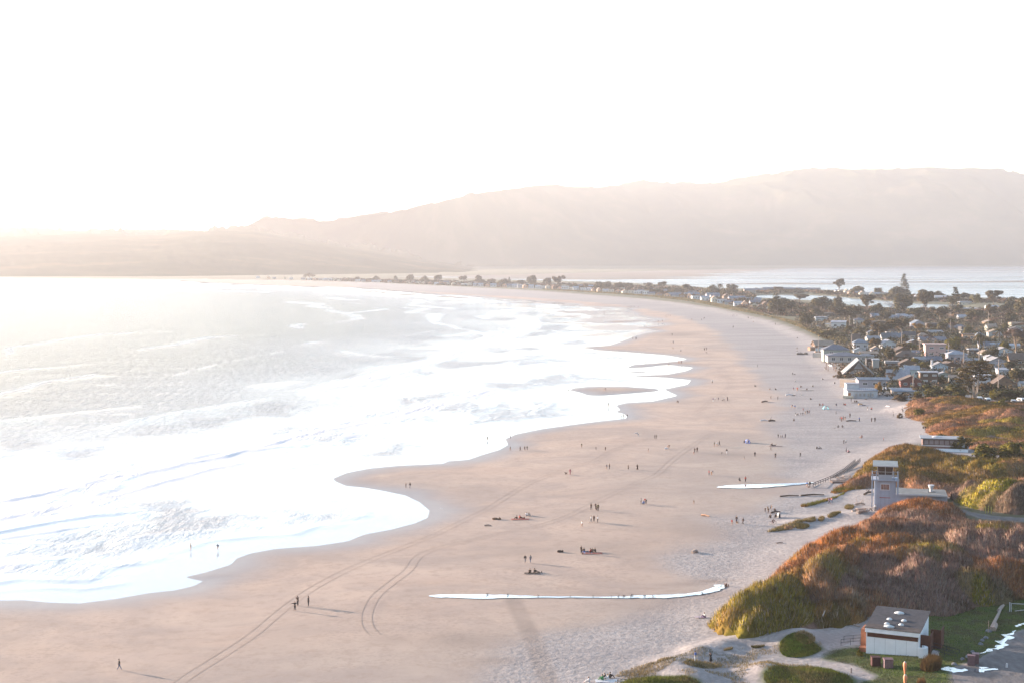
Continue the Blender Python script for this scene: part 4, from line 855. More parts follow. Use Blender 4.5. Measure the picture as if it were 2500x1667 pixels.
def house(u, v, w, hw, hr, style, wc, rc, label, yaw=8, dep=None, win=2, wz=.38, wh=.34, chim=None, door=True, frame=None, name='house', group=None, gl=None, storeys=1, stilts=0, deck=False, at=None):
    x, y, z = G(u, v) if at is None else at; s = y / FPX; W = w * s; Hh = hw * s; Rh = hr * s; D = (dep * s if dep else max(W * .75, 5.0))
    r = empty(name, (x, y, z - .05), R(-yaw)); tag(r, label, 'house', group)
    if stilts:
        zb = stilts * s
        for i in range(5):
            for j in (0.1, 0.8): MB().tube((-W/2 + W * (i + .1) / 4.2, D * j, 0), (-W/2 + W * (i + .1) / 4.2, D * j, zb + .1), .18, n=6).build('stilt', wall_m('wood'), r)
    else: zb = 0.0
    b = MB().box(-W/2, W/2, 0, D, zb, zb + Hh); gable_walls(b, style, W, D, zb + Hh, Rh); wo = b.build('wall', wall_m(wc), r)
    rf = roof_mesh(style, W, D, zb + Hh, Rh, ov=min(.5, W * .06)).build('roof', roof_m(rc), r)
    fr = frame or (darktrim if wc in ('white', 'cream') and False else trim)
    for st in range(storeys):
        z0 = zb + Hh * st / storeys; hh = Hh / storeys
        for i in range(win):
            window(r, -W/2 + W * (i + .5) / win + (0.05 * W if win > 1 else 0.1 * W), 0, z0 + hh * wz, min(W / win * .5, 2.4), hh * wh, frame=fr, gl=gl)
        if D > 4: window(r, -W/2, D * .35, z0 + hh * wz, min(1.5, D * .25), hh * wh, 'side', frame=fr, gl=gl)
    if door and W > 4:
        dx = W * .5 - .8; MB().box(dx - .45, dx + .45, -.05, -.004, zb, zb + min(2.0, Hh * .85)).build('door', flat((.2,.16,.13), .6, .1), r)
    if chim is not None:
        cx = chim * W; MB().box(cx - .45, cx + .45, D * .45, D * .45 + .8, zb + Hh * .6, zb + Hh + Rh + .9).build('chimney', trim if chim < 0 else wall_m('stone'), rf)
    if deck:
        d = MB().box(-W/2, W/2, -2.2, -.01, zb + .1, zb + .28).build('deck', wall_m('wood'), r); b = MB()
        for i in range(6): b.box(-W/2 + W * i / 5 - .05, -W/2 + W * i / 5 + .05, -2.2, -2.1, zb + .28, zb + 1.25)
        b.box(-W/2, W/2, -2.21, -2.09, zb + 1.25, zb + 1.35); b.build('railing', trim, d)
    return r
GV = 'houses of the beach village'
VH = [
 (2013,852,46,10,10,'gable_s','brown','tan','low brown bungalow with a curved looking roof, closest to the dune bank',-4,2,None),
 (2042,883,62,30,11,'hip','sage','slate','grey green two storey beach house with a dark hipped roof',6,2,None),
 (2020,872,26,14,3,'flat','sage','grey','low grey green wing with a pale window left of the two storey beach house',6,1,None),
 (2102,855,34,19,8,'hip','pale','bluegrey','pale two storey house with a blue grey hipped roof and one row of windows',6,2,None),
 (2099,863,28,8,6,'gable_f','white','bluegrey','small white gabled front just below the pale blue grey roofed house',6,1,None),
 (2123,872,40,10,4,'gable_s','brown','tan','low brown house with a flat looking tan roof right of the white gabled front',6,2,None),
 (2116,884,36,16,5,'hip','beige','grey','beige wing with small dark windows joined to the long stilt house',6,2,None),
 (2122,899,13,22,2,'flat','dark','dark','narrow dark tower like house with one white window',6,1,None),
 (2138,900,16,21,3,'flat','beige','white','pale box shaped house with a white flat roof right of the dark narrow one',6,0,None),
 (2178,832,48,8,10,'gable_s','grey','bluegrey','house with a long blue grey roof at the foot of the central cypress',4,2,.42),
 (2171,851,34,13,8,'gable_f','white','pale','white house with a broad gable below the long blue grey roof',-6,2,None),
 (2139,860,24,8,7,'gable_f','lilac','tan','lilac grey house with a white trimmed gable above the dark trees',6,1,None),
 (2090,838,20,8,14,'gable_s','brown','brown','house with a steep brown roof and tall chimney near the dune bank',8,1,.4),
 (2215,884,62,14,14,'hip','brown','brown','wide dark brown house with a large hipped roof',6,3,None),
 (2205,863,38,8,8,'gable_f','brown','brown','dark brown gabled house behind the wide hipped roof',-8,1,None),
 (2218,899,42,12,10,'gable_f','brown','brown','dark brown house with a broad shingled gable, left of the teal house',6,2,None),
 (2204,907,13,8,1,'flat','white','white','tiny white flat roofed shed left of the teal house',6,1,None),
 (2227,921,34,20,8,'gable_s','teal','pale','pale teal house with a tall white chimney',8,2,.3),
 (2193,931,52,8,20,'gable_s','white','pale','house under a huge pale blue sloping roof behind the palms',12,1,None),
 (2225,946,50,18,11,'gable_f','red','brown','dark red house with white trim and a row of white framed windows',8,3,None),
 (2268,936,42,27,2,'flat','brown','pale','dark brown box house with a pale flat roof edge and large panes',8,2,None),
 (2284,872,48,30,3,'flat','pink','pink','pink two storey house with a flat roof',8,2,None),
 (2281,840,62,8,9,'gable_s','grey','slate','house with a very long slate roof and a white chimney at its end',2,3,.46),
 (2280,887,40,8,9,'gable_s','dark','slate','house with a plain dark slate roof below the pink house',2,1,None),
 (2338,886,46,22,8,'hip','lilac','pale','lilac grey house with a white sloping roof right of the pink house',6,3,None),
 (2322,906,44,14,9,'gable_f','brown','brown','dark brown gabled house with one white window right of the white gabled blue house',-6,1,None),
 (2295,907,38,14,9,'gable_f','blue','grey','pale blue house with white trimmed gable and a small vent window',6,1,-.45),
 (2306,922,28,8,6,'gable_f','sage','grey','small grey green gable in front of the pale blue gabled house',6,1,None),
 (2328,933,22,12,5,'gable_s','cream','tan','narrow cream house with a sloping white fascia left of the big cypress crown',14,1,None),
 (2378,867,24,13,3,'flat','dark','pale','dark house with a pale flat roof left of the tall palm',6,2,None),
 (2452,870,46,13,9,'gable_f','white','grey','white gabled house with a dark small window right of the grey green shrub',4,2,None),
 (2440,847,54,6,4,'gable_s','pale','bluegrey','long pale house with a low blue grey roof behind the white gabled house',0,3,None),
 (2475,852,30,9,4,'gable_s','white','white','white trailer like house under the large leafless tree',4,2,None),
 (2375,888,36,9,4,'gable_s','pale','grey','low pale house in front of the dark flat roofed one',4,2,None),
 (2436,896,56,12,12,'gable_f','lilac','grey','grey house with a wide white edged gable in the right half of the village',0,1,None),
 (2418,880,20,9,5,'gable_f','white','white','tiny white gable left of the wide white edged gable',0,1,None),
 (2484,892,38,16,14,'gable_s','wood','brown','brown shingled house with a pointed chimney top near the right edge',6,1,.0),
 (2449,924,24,22,3,'shed','pale','pale','tall pale blue house with a band of narrow windows beside the tall pole',4,3,None),
 (2452,948,52,12,19,'gable_f','wood','brown','big brown house with a steep plain gable beside the tall pole',6,0,None),
 (2400,942,36,24,4,'flat','white','white','white two storey house seen behind the big cypress stems',6,2,None),
 (2502,950,20,14,5,'gable_s','white','grey','small white house cut by the right edge below the dark green tree',4,1,None),
 (2243,799,28,10,7,'gable_f','lilac','bluegrey','blue grey gabled house with three small windows left of the leafless trees',-8,3,None),
 (2327,806,54,6,6,'gable_s','brown','slate','house with a long low dark roof in the middle of the right half',0,4,None),
 (2285,818,34,7,4,'gable_s','grey','grey','small grey house above the very long slate roof',0,1,None),
 (2364,831,28,14,2,'flat','peach','brown','orange sided house with a stacked flat roof left of the tall palm',14,2,None),
 (2212,778,40,5,6,'gable_s','pale','pale','lilac roofed long house left of the canal shore below the big round tree',0,3,None),
 (2150,776,40,4,6,'gable_s','lilac','bluegrey','long blue grey roof just under the rounded tree by the canal',0,2,None),
 (2182,780,46,4,6,'gable_s','grey','bluegrey','lilac grey roof behind the central cypress',0,2,None),
 (2355,781,28,7,5,'gable_s','pale','pale','pale blue house between the dark trees at right',0,2,None),
 (2296,742,28,9,3,'shed','white','pale','white cube like house on the canal shore, left side brightly lit',14,1,None),
 (2237,738,9,6,4,'gable_f','cream','cream' if False else 'pale','tiny cream gabled house on the canal shore right of the big round tree',0,0,None),
 (2358,745,28,6,3,'flat','cream','pale','cream and blue low house on the lagoon shore at right',0,2,None),
 (2372,760,42,5,2,'flat','pink','white','long low pinkish house by the canal at right',0,3,None),
 (2424,757,28,8,3,'gable_s','white','pale','white house by the dark trees near the right end of the canal',0,2,None),
 (2018,774,54,5,4,'flat','dark','brown','long dark flat roofed house on the bank behind the beach plants',4,3,None),
 (2006,786,28,9,3,'flat','blue','pale','pale blue house with stepped roof terraces behind the dune bank',6,2,None),
 (2000,800,14,6,2,'flat','white','brown','small white house with a brown roof below the pale blue one',6,1,None)]
for r_ in VH:
    u, v, w, hw, hr, st, wc, rc, lb, yw, wn_, ch = r_
    house(u, v, w, hw, hr, st, wc, rc, lb, yaw=yw, win=wn_, chim=ch, group=GV, storeys=2 if hw >= 24 else 1, gl=glass2 if rc == 'pale' and wc == 'brown' else None)
# long beige house on tall stilts
house(2060, 906, 78, 17, 7, 'hip', 'beige', 'slate', 'long beige beach house on tall stilts with a row of white framed windows', yaw=6, win=4, wz=.3, wh=.5, stilts=21, deck=True, group=GV, door=False)
# white modern house on the bank
house(2046, 804, 34, 17, 3, 'shed', 'white', 'pale', 'white modern two box house with a sloping roof below the spreading cypress', yaw=18, win=2, group=GV)
house(2025, 802, 20, 10, 2, 'flat', 'cream', 'pale', 'cream low box house left of the white modern one', yaw=18, win=1, group=GV)
house(2133, 948, 74, 22, 4, 'gable_s', 'lilac', 'bluegrey', 'long lilac grey house with a low blue grey roof behind the white curved house', yaw=4, win=3, dep=40, group=GV)
house(2209, 964, 54, 9, 4, 'shed', 'stone', 'bluegrey', 'flat grey roofed cabin with pale fascia at the front right of the beach houses', yaw=4, win=2, group=GV)
# A-shaped house
def a_house(u, v, w, h):
    x, y, z = G(u, v); s = y / FPX; W = w * s; Hh = h * s; D = W * 1.1
    r = empty('house', (x, y, z), R(-10)); tag(r, 'large grey A-shaped house with a brown glazed front above a stone wall', 'house', GV)
    zc = Hh * .18
    MB().box(-W*.44, W*.44, 0, D, 0, zc).build('base', wall_m('brown'), r)
    MB().add([(-W*.42,.5,zc),(W*.42,.5,zc),(0,.5,Hh*.97),(-W*.42,D,zc),(W*.42,D,zc),(0,D,Hh*.97)], [(0,1,2),(3,5,4),(0,3,4,1)]).build('wall', wall_m('brown'), r)
    t = .35; b = MB()
    for sgn in (-1, 1):
        a = [(sgn*W*.5,-.6,zc*.9),(0,-.6,Hh),(0,D+.4,Hh),(sgn*W*.5,D+.4,zc*.9)]
        b.add(a + [(p[0]+sgn*t,p[1],p[2]+t) if abs(p[0])>.1 else (p[0],p[1],p[2]+t*1.4) for p in a], [(0,3,2,1),(4,5,6,7),(0,1,5,4),(1,2,6,5),(2,3,7,6),(3,0,4,7)])
    rf = b.build('roof', roof_m('grey'), r)
    MB().add([(-W*.16,.42,Hh*.52),(W*.16,.42,Hh*.52),(0,.42,Hh*.95),(-W*.36,.42,zc*1.3),(-W*.1,.42,zc*1.3),(-W*.1,.42,Hh*.5),(W*.36,.42,zc*1.3),(W*.1,.42,zc*1.3),(W*.1,.42,Hh*.5)], [(0,1,2),(3,4,5),(8,7,6)]).build('gable_panel', roof_m('grey'), r)
    for k in range(3): window(r, (k - 1) * W * .09, .42, Hh * .36, W * .07, Hh * .12, frame=wall_m('wood'), gl=glass2)
    for k in range(3): window(r, (k - 1) * W * .15, -.02, zc * .2, W * .1, zc * .65, frame=wall_m('wood'), gl=glass2)
a_house(2096, 922, 74, 42)
# sea walls
def seawall(u0, v0, u1, v1, h, dpt, label, m, mass='stone'):
    x0, y0, z0 = G(u0, v0); x1, y1, z1 = G(u1, v1); L = math.hypot(x1 - x0, y1 - y0); hh = h * y0 / FPX
    r = empty('sea_wall', (x0, y0, min(z0, z1) - .1), math.atan2(y1 - y0, x1 - x0)); tag(r, label, 'sea wall')
    MB().box(0, L, 0, dpt, 0, hh).build('wall', m, r); MB().box(-.1, L + .1, -.12, .25, hh + .003, hh + .15).build('coping', wall_m('beige'), r)
    return r
seawall(2050, 944, 2098, 944, 20, 14, 'grey brown stone sea wall below the grey A-shaped house', wall_m('stone'))
seawall(1984, 873, 2004, 872, 12, 6, 'sunlit end of the wooden sea wall in front of the white glass terrace', wall_m('beige'))
seawall(1978, 856, 1990, 855, 9, 8, 'low sea wall with dark plants on top at the beach end of the village', wall_m('wood'))
# glass terrace
def terrace():
    x, y, z = G(2003, 861); s = y / FPX; r = empty('terrace', (x, y, z), R(-6)); tag(r, 'white railed terrace with pale blue glass panels standing towards the beach', 'terrace')
    W = 24 * s; b = MB(); g = MB()
    MB().box(-W/2, W/2, 0, 4, 0, 1.0).build('deck', wall_m('wood'), r)
    for i in range(5):
        X = -W/2 + W * i / 4; b.box(X - .1, X + .1, 0, .16, 1.0, 3.0)
        if i < 4: g.box(X + .12, X + W/4 - .12, .04, .1, 1.1, 2.6)
    b.box(-W/2, W/2, -.01, .17, 2.9, 3.08); b.build('railing', trim, r); g.build('glass_panel', flat((.35,.45,.5), .3, .05), r)
terrace()
# white curved house in front
def curved_house():
    x, y, z = G(2104, 971); s = y / FPX; r = empty('house', (x, y, z), R(-4)); tag(r, 'white curved two tier beach house with a pointed terrace towards the sand', 'house', GV)
    W = 76 * s; D = 9
    def arc(z0, z1, xa, xb, ya, bulge, yb, n=9):
        pts = [(xa + (xb - xa) * i / n, ya - bulge * math.sin(math.pi * i / n)) for i in range(n + 1)] + [(xb, yb), (xa, yb)]; m = len(pts)
        return MB().add([(p[0], p[1], z0) for p in pts] + [(p[0], p[1], z1) for p in pts], [(i, (i + 1) % m, m + (i + 1) % m, m + i) for i in range(m)] + [tuple(range(m - 1, -1, -1)), tuple(range(m, 2 * m))])
    arc(0, 3.0, -W*.46, W*.5, 0, 1.2, D).build('wall', wall_m('white'), r)
    arc(3.003, 3.3, -W*.48, W*.52, -.4, 1.3, D + .2).build('roof', roof_m('pale'), r)
    arc(3.31, 5.4, -W*.44, -W*.05, 3.5, .3, D).build('upper_wall', wall_m('white'), r); arc(5.403, 5.6, -W*.46, -W*.03, 3.2, .3, D + .2).build('upper_roof', roof_m('pale'), r)
    MB().add([(-W*.62,-1.5,.1),(-W*.3,-2.6,.1),(-W*.3,.4,.1),(-W*.5,4,.1),(-W*.62,-1.5,1.0),(-W*.3,-2.6,1.0),(-W*.3,.4,1.0),(-W*.5,4,1.0)], [(0,3,2,1),(4,5,6,7),(0,1,5,4),(1,2,6,5),(2,3,7,6),(3,0,4,7)]).build('terrace', wall_m('cream'), r)
    f = MB().box(-W*.45, -W*.34, -.35, -.25, .9, 2.3).build('window', trim, r); MB().box(-W*.44, -W*.35, -.40, -.352, 1.0, 2.2).build('pane', flat((.35,.14,.06), .4, .2), f)
    for k in range(5): 
        X = -W*.2 + k * W * .13; f = MB().box(X - .5, X + .5, -1.45, -1.2, .8, 2.2).build('window', trim, r); MB().box(X - .42, X + .42, -1.5, -1.452, .9, 2.1).build('pane', glass2, f)
    MB().box(W*.26, W*.33, -1.35, -.9, .0, 2.2).build('door', flat((.3,.32,.34), .5, .1), r)
    b = MB()
    for k in range(9): X = -W*.02 + k * W * .06; b.box(X - .04, X + .04, 1.0, 1.08, 3.3, 4.2)
    b.box(-W*.03, W*.5, .99, 1.09, 4.2, 4.28); b.build('railing', trim, r)
curved_house()

# ---- the row of Seadrift-like canal houses and the houses of the spit: few parts, they are a few pixels each
def far_proto(style, wc, rc, W, Hh, Rh, D, nw):
    r = empty('house', (0, 0, 0)); b = MB().box(-W/2, W/2, 0, D, 0, Hh); gable_walls(b, style, W, D, Hh, Rh); b.build('wall', wall_m(wc), r)
    roof_mesh(style, W, D, Hh, Rh).build('roof', roof_m(rc), r)
    for i in range(nw): window(r, -W/2 + W * (i + .5) / nw, 0, Hh * .35, W / nw * .5, Hh * .4)
    window(r, -W/2, D * .4, Hh * .35, D * .3, Hh * .4, 'side')
    return r
PR = {}
def far_house(kind, u, v, label, group, yaw, sc=(1, 1, 1)):
    if kind not in PR:
        st, wc, rc, W, Hh, Rh, D, nw = {'white_gable': ('gable_s','white','pale',11,4.5,2.6,9,2), 'white_flat': ('flat','white','pale',12,6.5,.5,9,3), 'cream_gable': ('gable_f','cream','tan',9,5,3,11,2), 'cream_flat': ('flat','cream','grey',11,5.5,.5,9,2),
              'grey_gable': ('gable_s','grey','slate',13,4,3,9,2), 'wood_gable': ('gable_f','wood','brown',9,5,3,10,2), 'blue_long': ('gable_s','lilac','bluegrey',26,4,3.2,11,5), 'dark_long': ('gable_s','stone','slate',22,5,2.6,10,4), 'peach_gable': ('gable_f','peach','tan',9,5,3,10,2)}[kind]
        PR[kind] = far_proto(st, wc, rc, W, Hh, Rh, D, nw); r = PR[kind]
    else: r = copy_tree(PR[kind])
    x, y, z = G(u, v); r.location = (x, y, z - .1); r.rotation_euler[2] = R(-yaw); r.scale = sc; tag(r, label, 'house', group); return r
KW = {'white_gable': 'white house with a pale pitched roof', 'white_flat': 'tall white flat roofed house', 'cream_gable': 'cream house with its gable to the beach', 'cream_flat': 'cream flat roofed house', 'grey_gable': 'grey house with a slate roof', 'wood_gable': 'brown wooden gabled house',
      'blue_long': 'long house with a blue grey roof', 'dark_long': 'long dark house', 'peach_gable': 'orange tinted gabled house'}
SP = []
line = [(620,682),(700,684),(780,686.5),(860,689),(940,692),(1000,694),(1110,699),(1200,702.5),(1300,706),(1400,711),(1500,717),(1600,724),(1700,733),(1790,747),(1880,764)]
rr = random.Random(5); u = 628.0; cyc = ['white_flat','cream_gable','white_gable','wood_gable','cream_flat','white_gable','grey_gable','cream_gable','white_flat','peach_gable']; i = 0
while u < 1882:
    v = float(np.interp(u, [p[0] for p in line], [p[1] for p in line])); k = cyc[(i * 7 + rr.randrange(3)) % 10]
    SP.append((k, u, v - 1.5, 'front')); w = 13 if u < 1200 else 12 + (u - 1200) * .012
    if u < 1000 and rr.random() < .5: u += w
    u += w * rr.uniform(.85, 1.25); i += 1
u = 1090.0
while u < 1875:
    v = float(np.interp(u, [p[0] for p in line], [p[1] for p in line])); k = rr.choice(['grey_gable','white_gable','cream_flat','grey_gable','wood_gable'])
    SP.append((k, u, v - 5.5 - (u - 1090) * .009, 'second')); u += rr.uniform(22, 40)
for u, v in [(1568,717),(1648,724),(1690,724.5),(1742,728),(1800,734),(1840,738)]: SP.append(('blue_long', u, v, 'second'))
for u in range(1832, 2004, 22): SP.append(('dark_long', u, 717.5, 'canal'))
for u, k in [(2046,'white_gable'),(2056,'cream_flat'),(2068,'cream_gable'),(2078,'wood_gable'),(2092,'white_gable'),(2106,'cream_gable'),(2118,'white_flat'),(2130,'cream_gable'),(2140,'white_gable'),(2154,'cream_flat')]: SP.append((k, u, 722 + (u - 2046) * .07, 'shore'))
big = [t for t in TREES if t[1] < 800]
seen = {}
def rel(u, v):
    t = min(big, key=lambda t: abs(t[0] - u) + 3 * abs(t[1] - v)); d = u - t[0]
    side = 'left of' if d < -7 else ('right of' if d > 7 else 'at the foot of')
    far_ = 'just ' if 7 < abs(d) < 20 else ''
    return f'{far_}{side} the {t[2]}'
for k, u, v, row in SP:
    place = {'front': 'facing the beach', 'second': 'in the second row', 'canal': 'by the canal', 'shore': 'on the lagoon shore'}[row]
    lb = f'{KW[k]} {place}, {rel(u, v)}'; words = lb.split()
    if len(words) > 16: lb = ' '.join(f'{KW[k]}, {rel(u, v)}'.split()[:16])
    seen.setdefault(lb, []).append((k, u, v, row))
for lb, L_ in seen.items():
    L_.sort(key=lambda a: a[1])
    for n_, (k, u, v, row) in enumerate(L_):
        l2 = lb
        if len(L_) > 1:
            pre = ['leftmost', 'rightmost'][n_] if len(L_) == 2 else (['leftmost', 'middle', 'rightmost'][n_] if len(L_) == 3 else ['leftmost', 'second from left', 'third from left', 'fourth from left', 'fifth from left', 'sixth from left'][n_])
            l2 = ' '.join((pre + ' ' + lb).split()[:16])
        sc = .78 if u > 1100 else .7
        far_house(k, u, v, l2, {'front': 'houses along the beach of the spit', 'second': 'houses behind the beach row of the spit', 'canal': 'long dark houses by the canal', 'shore': 'small houses on the lagoon shore'}[row], rr.uniform(-10, 25), (sc * rr.uniform(.85, 1.15), sc, sc * rr.uniform(.85, 1.2)))

# small garden trees squeezed between the village houses
HS = [(r_[0], r_[1], r_[8]) for r_ in VH]; rq = random.Random(21); taken = []; used_l = set()
while len(taken) < 64:
    v = rq.uniform(790, 965); lo_ = np.interp(v, [790, 850, 900, 965], [2040, 2075, 2110, 2180]); u = rq.uniform(lo_, 2500)
    if any(abs(u - t[0]) < 16 and abs(v - t[1]) < 9 for t in taken) or any(abs(u - h[0]) < 16 and 0 <= v - h[1] < 14 for h in HS): continue
    hh = min(HS, key=lambda h: abs(h[0] - u) + 1.5 * abs(h[1] - v)); d = u - hh[0]; sd__ = 'left of' if d < -4 else ('right of' if d > 4 else ('in front of' if v > hh[1] else 'behind'))
    kd = rq.choice(['round','broad','flat','round','broad','shrub','bare']); tn = rq.choice([None, None, 'dryshrub', 'round', 'yellow' if rq.random() < .4 else None]) if kd != 'bare' else None
    adj = {None: 'dark', 'dryshrub': 'brownish', 'round': 'deep green', 'yellow': 'olive yellow'}[tn] if kd != 'bare' else 'leafless'
    lb = ' '.join(f"{adj} {'bush' if kd == 'shrub' else 'garden tree'} {sd__} the {hh[2]}".split()[:16])
    if lb in used_l: continue
    used_l.add(lb); taken.append((u, v)); w = rq.uniform(18, 34); tree(kd, u, v, w, w * rq.uniform(.6, 1.0), lb, tint=tn, cat='shrub' if kd == 'shrub' else 'tree', group='small garden trees between the houses')

fill = []
cand = ['gable_s','gable_f','hip','flat','gable_s']
tries = 0
while len(fill) < 30 and tries < 4000:
    tries += 1; v = rq.uniform(792, 925); lo_ = np.interp(v, [790, 850, 900, 925], [2090, 2130, 2170, 2230]); u = rq.uniform(lo_, 2500)
    if any(abs(u - h[0]) < 30 and -8 < v - h[1] < 22 for h in HS) or any(abs(u - t[0]) < 34 and abs(v - t[1]) < 12 for t in fill): continue
    hh = min(HS, key=lambda h: abs(h[0] - u) + 1.5 * abs(h[1] - v)); d = u - hh[0]; sd__ = 'left of' if d < -4 else ('right of' if d > 4 else ('in front of' if v > hh[1] else 'behind'))
    st = rq.choice(cand); wc = rq.choice(['brown','grey','lilac','beige','sage','wood','pale','white','stone']); rc = rq.choice(['dark','slate','brown','grey','tan','bluegrey'])
    lb = ' '.join(f"small {wc.replace('wood', 'wooden').replace('stone', 'tan')} cottage {sd__} the {hh[2]}".split()[:16])
    if lb in used_l: continue
    used_l.add(lb); fill.append((u, v)); house(u, v, rq.uniform(22, 34), rq.uniform(8, 11), rq.uniform(5, 8), st, wc, rc, lb, yaw=rq.uniform(-8, 12), win=2, group='small cottages between the larger village houses')
# ------------------------------------------------------------------ people, dogs, birds
def skin_mesh(name, verts, edges, radii, extra=None, sub=1):
    me = bpy.data.meshes.new(name + '_skel'); me.from_pydata(verts, edges, []); me.update()
    o = bpy.data.objects.new(name, me); C.objects.link(o)
    o.modifiers.new('s', 'SKIN'); sv_ = me.skin_vertices[0].data
    for i, r in enumerate(radii): sv_[i].radius = (r, r) if isinstance(r, (int, float)) else r
    sv_[0].use_root = True
    if sub: m = o.modifiers.new('u', 'SUBSURF'); m.levels = sub; m.render_levels = sub
    dg = bpy.context.evaluated_depsgraph_get(); dg.update(); ev = o.evaluated_get(dg)
    out = bpy.data.meshes.new_from_object(ev); out.name = name; bpy.data.objects.remove(o)
    if extra is not None:
        bm = bmesh.new(); bm.from_mesh(out); t = bpy.data.meshes.new('t'); t.from_pydata(extra.v, [], extra.f); bm.from_mesh(t); bm.to_mesh(out); bm.free()
    out.polygons.foreach_set('use_smooth', np.ones(len(out.polygons), dtype=bool)); out.materials.clear(); out.materials.append(None)
    return out
def J(**k): 
    d = dict(pelvis=(0,0,.93), spine=(0,0,1.14), chest=(0,0,1.34), neck=(0,0,1.50), head=(0,-.01,1.61), shl=(-.18,0,1.42), shr=(.18,0,1.42), ell=(-.24,.03,1.15), elr=(.24,.03,1.15), wrl=(-.25,-.05,.91), wrr=(.25,-.05,.91),
             hpl=(-.09,0,.88), hpr=(.09,0,.88), knl=(-.10,-.01,.49), knr=(.10,-.01,.49), anl=(-.11,.02,.09), anr=(.11,.02,.09), tol=(-.12,-.14,.03), tor=(.12,-.14,.03)); d.update(k); return d
POSES = {
 'stand': J(), 'stand2': J(ell=(-.27,.0,1.17), wrl=(-.12,-.16,1.08), tol=(-.16,-.12,.03)),
 'walk': J(knl=(-.1,-.16,.51), anl=(-.1,-.33,.10), tol=(-.11,-.48,.06), knr=(.1,.03,.49), anr=(.1,.30,.13), tor=(.1,.20,.03), ell=(-.23,.12,1.17), wrl=(-.23,.16,.93), elr=(.23,-.08,1.16), wrr=(.22,-.26,.98)),
 'run': J(knl=(-.1,-.28,.62), anl=(-.1,-.20,.22), tol=(-.11,-.33,.14), knr=(.1,.10,.50), anr=(.1,.42,.30), tor=(.1,.40,.17), chest=(0,-.06,1.34), head=(0,-.12,1.60), neck=(0,-.09,1.49), ell=(-.25,.14,1.2), wrl=(-.22,-.05,1.12), elr=(.25,-.2,1.2), wrr=(.2,-.38,1.32)),
 'arms': J(ell=(-.44,-.02,1.38), wrl=(-.67,-.05,1.36), elr=(.44,-.02,1.38), wrr=(.67,-.05,1.40), anl=(-.16,0,.09), anr=(.16,0,.09)),
 'photo': J(ell=(-.25,-.14,1.24), wrl=(-.07,-.30,1.50), elr=(.25,-.14,1.24), wrr=(.07,-.30,1.50)),
 'carry': J(ell=(-.26,-.08,1.18), wrl=(-.16,-.30,1.22), elr=(.30,-.04,1.2), wrr=(.2,-.28,1.34)),
 'sit': J(pelvis=(0,.06,.13), spine=(0,.06,.32), chest=(0,.0,.52), neck=(0,-.03,.68), head=(0,-.05,.79), shl=(-.18,0,.60), shr=(.18,0,.60), ell=(-.25,-.16,.42), wrl=(-.15,-.38,.42), elr=(.25,-.16,.42), wrr=(.15,-.38,.42),
          hpl=(-.1,.02,.13), hpr=(.1,.02,.13), knl=(-.15,-.36,.46), knr=(.15,-.36,.46), anl=(-.14,-.60,.09), anr=(.14,-.60,.09), tol=(-.15,-.76,.03), tor=(.15,-.76,.03)),
 'crouch': J(pelvis=(0,.12,.38), spine=(0,.06,.56), chest=(0,-.10,.74), neck=(0,-.2,.86), head=(0,-.26,.95), shl=(-.18,-.12,.80), shr=(.18,-.12,.80), ell=(-.22,-.34,.60), wrl=(-.12,-.46,.36), elr=(.22,-.34,.60), wrr=(.12,-.46,.36),
          hpl=(-.1,.1,.38), hpr=(.1,.1,.38), knl=(-.16,-.28,.48), knr=(.16,-.28,.48), anl=(-.14,.02,.1), anr=(.14,.02,.1), tol=(-.15,-.13,.03), tor=(.15,-.13,.03)),
 'lie': J(pelvis=(0,0,.12), spine=(0,.2,.14), chest=(0,.40,.24), neck=(0,.54,.34), head=(0,.64,.42), shl=(-.18,.46,.28), shr=(.18,.46,.28), ell=(-.26,.62,.06), wrl=(-.2,.38,.05), elr=(.26,.62,.06), wrr=(.2,.38,.05),
          hpl=(-.09,-.05,.12), hpr=(.09,-.05,.12), knl=(-.11,-.44,.26), knr=(.11,-.46,.10), anl=(-.11,-.78,.08), anr=(.11,-.86,.08), tol=(-.12,-.88,.16), tor=(.12,-.96,.16)),
 'bend': J(spine=(0,-.14,1.05), chest=(0,-.32,1.12), neck=(0,-.46,1.14), head=(0,-.57,1.12), shl=(-.18,-.38,1.12), shr=(.18,-.38,1.12), ell=(-.2,-.42,.84), wrl=(-.14,-.46,.58), elr=(.2,-.42,.84), wrr=(.14,-.46,.58), pelvis=(0,.08,.92), hpl=(-.09,.08,.88), hpr=(.09,.08,.88)),
 'ride': J(pelvis=(0,.15,.95), spine=(0,.05,1.14), chest=(0,-.12,1.32), neck=(0,-.2,1.46), head=(0,-.25,1.57), shl=(-.18,-.15,1.39), shr=(.18,-.15,1.39), ell=(-.24,-.32,1.2), wrl=(-.22,-.52,1.05), elr=(.24,-.32,1.2), wrr=(.22,-.52,1.05), hpl=(-.09,.12,.9), hpr=(.09,.12,.9), knl=(-.1,-.22,.72), anl=(-.1,-.05,.32), tol=(-.1,-.2,.28), knr=(.1,-.12,.55), anr=(.1,.08,.18), tor=(.1,-.07,.14))}
_body = {}
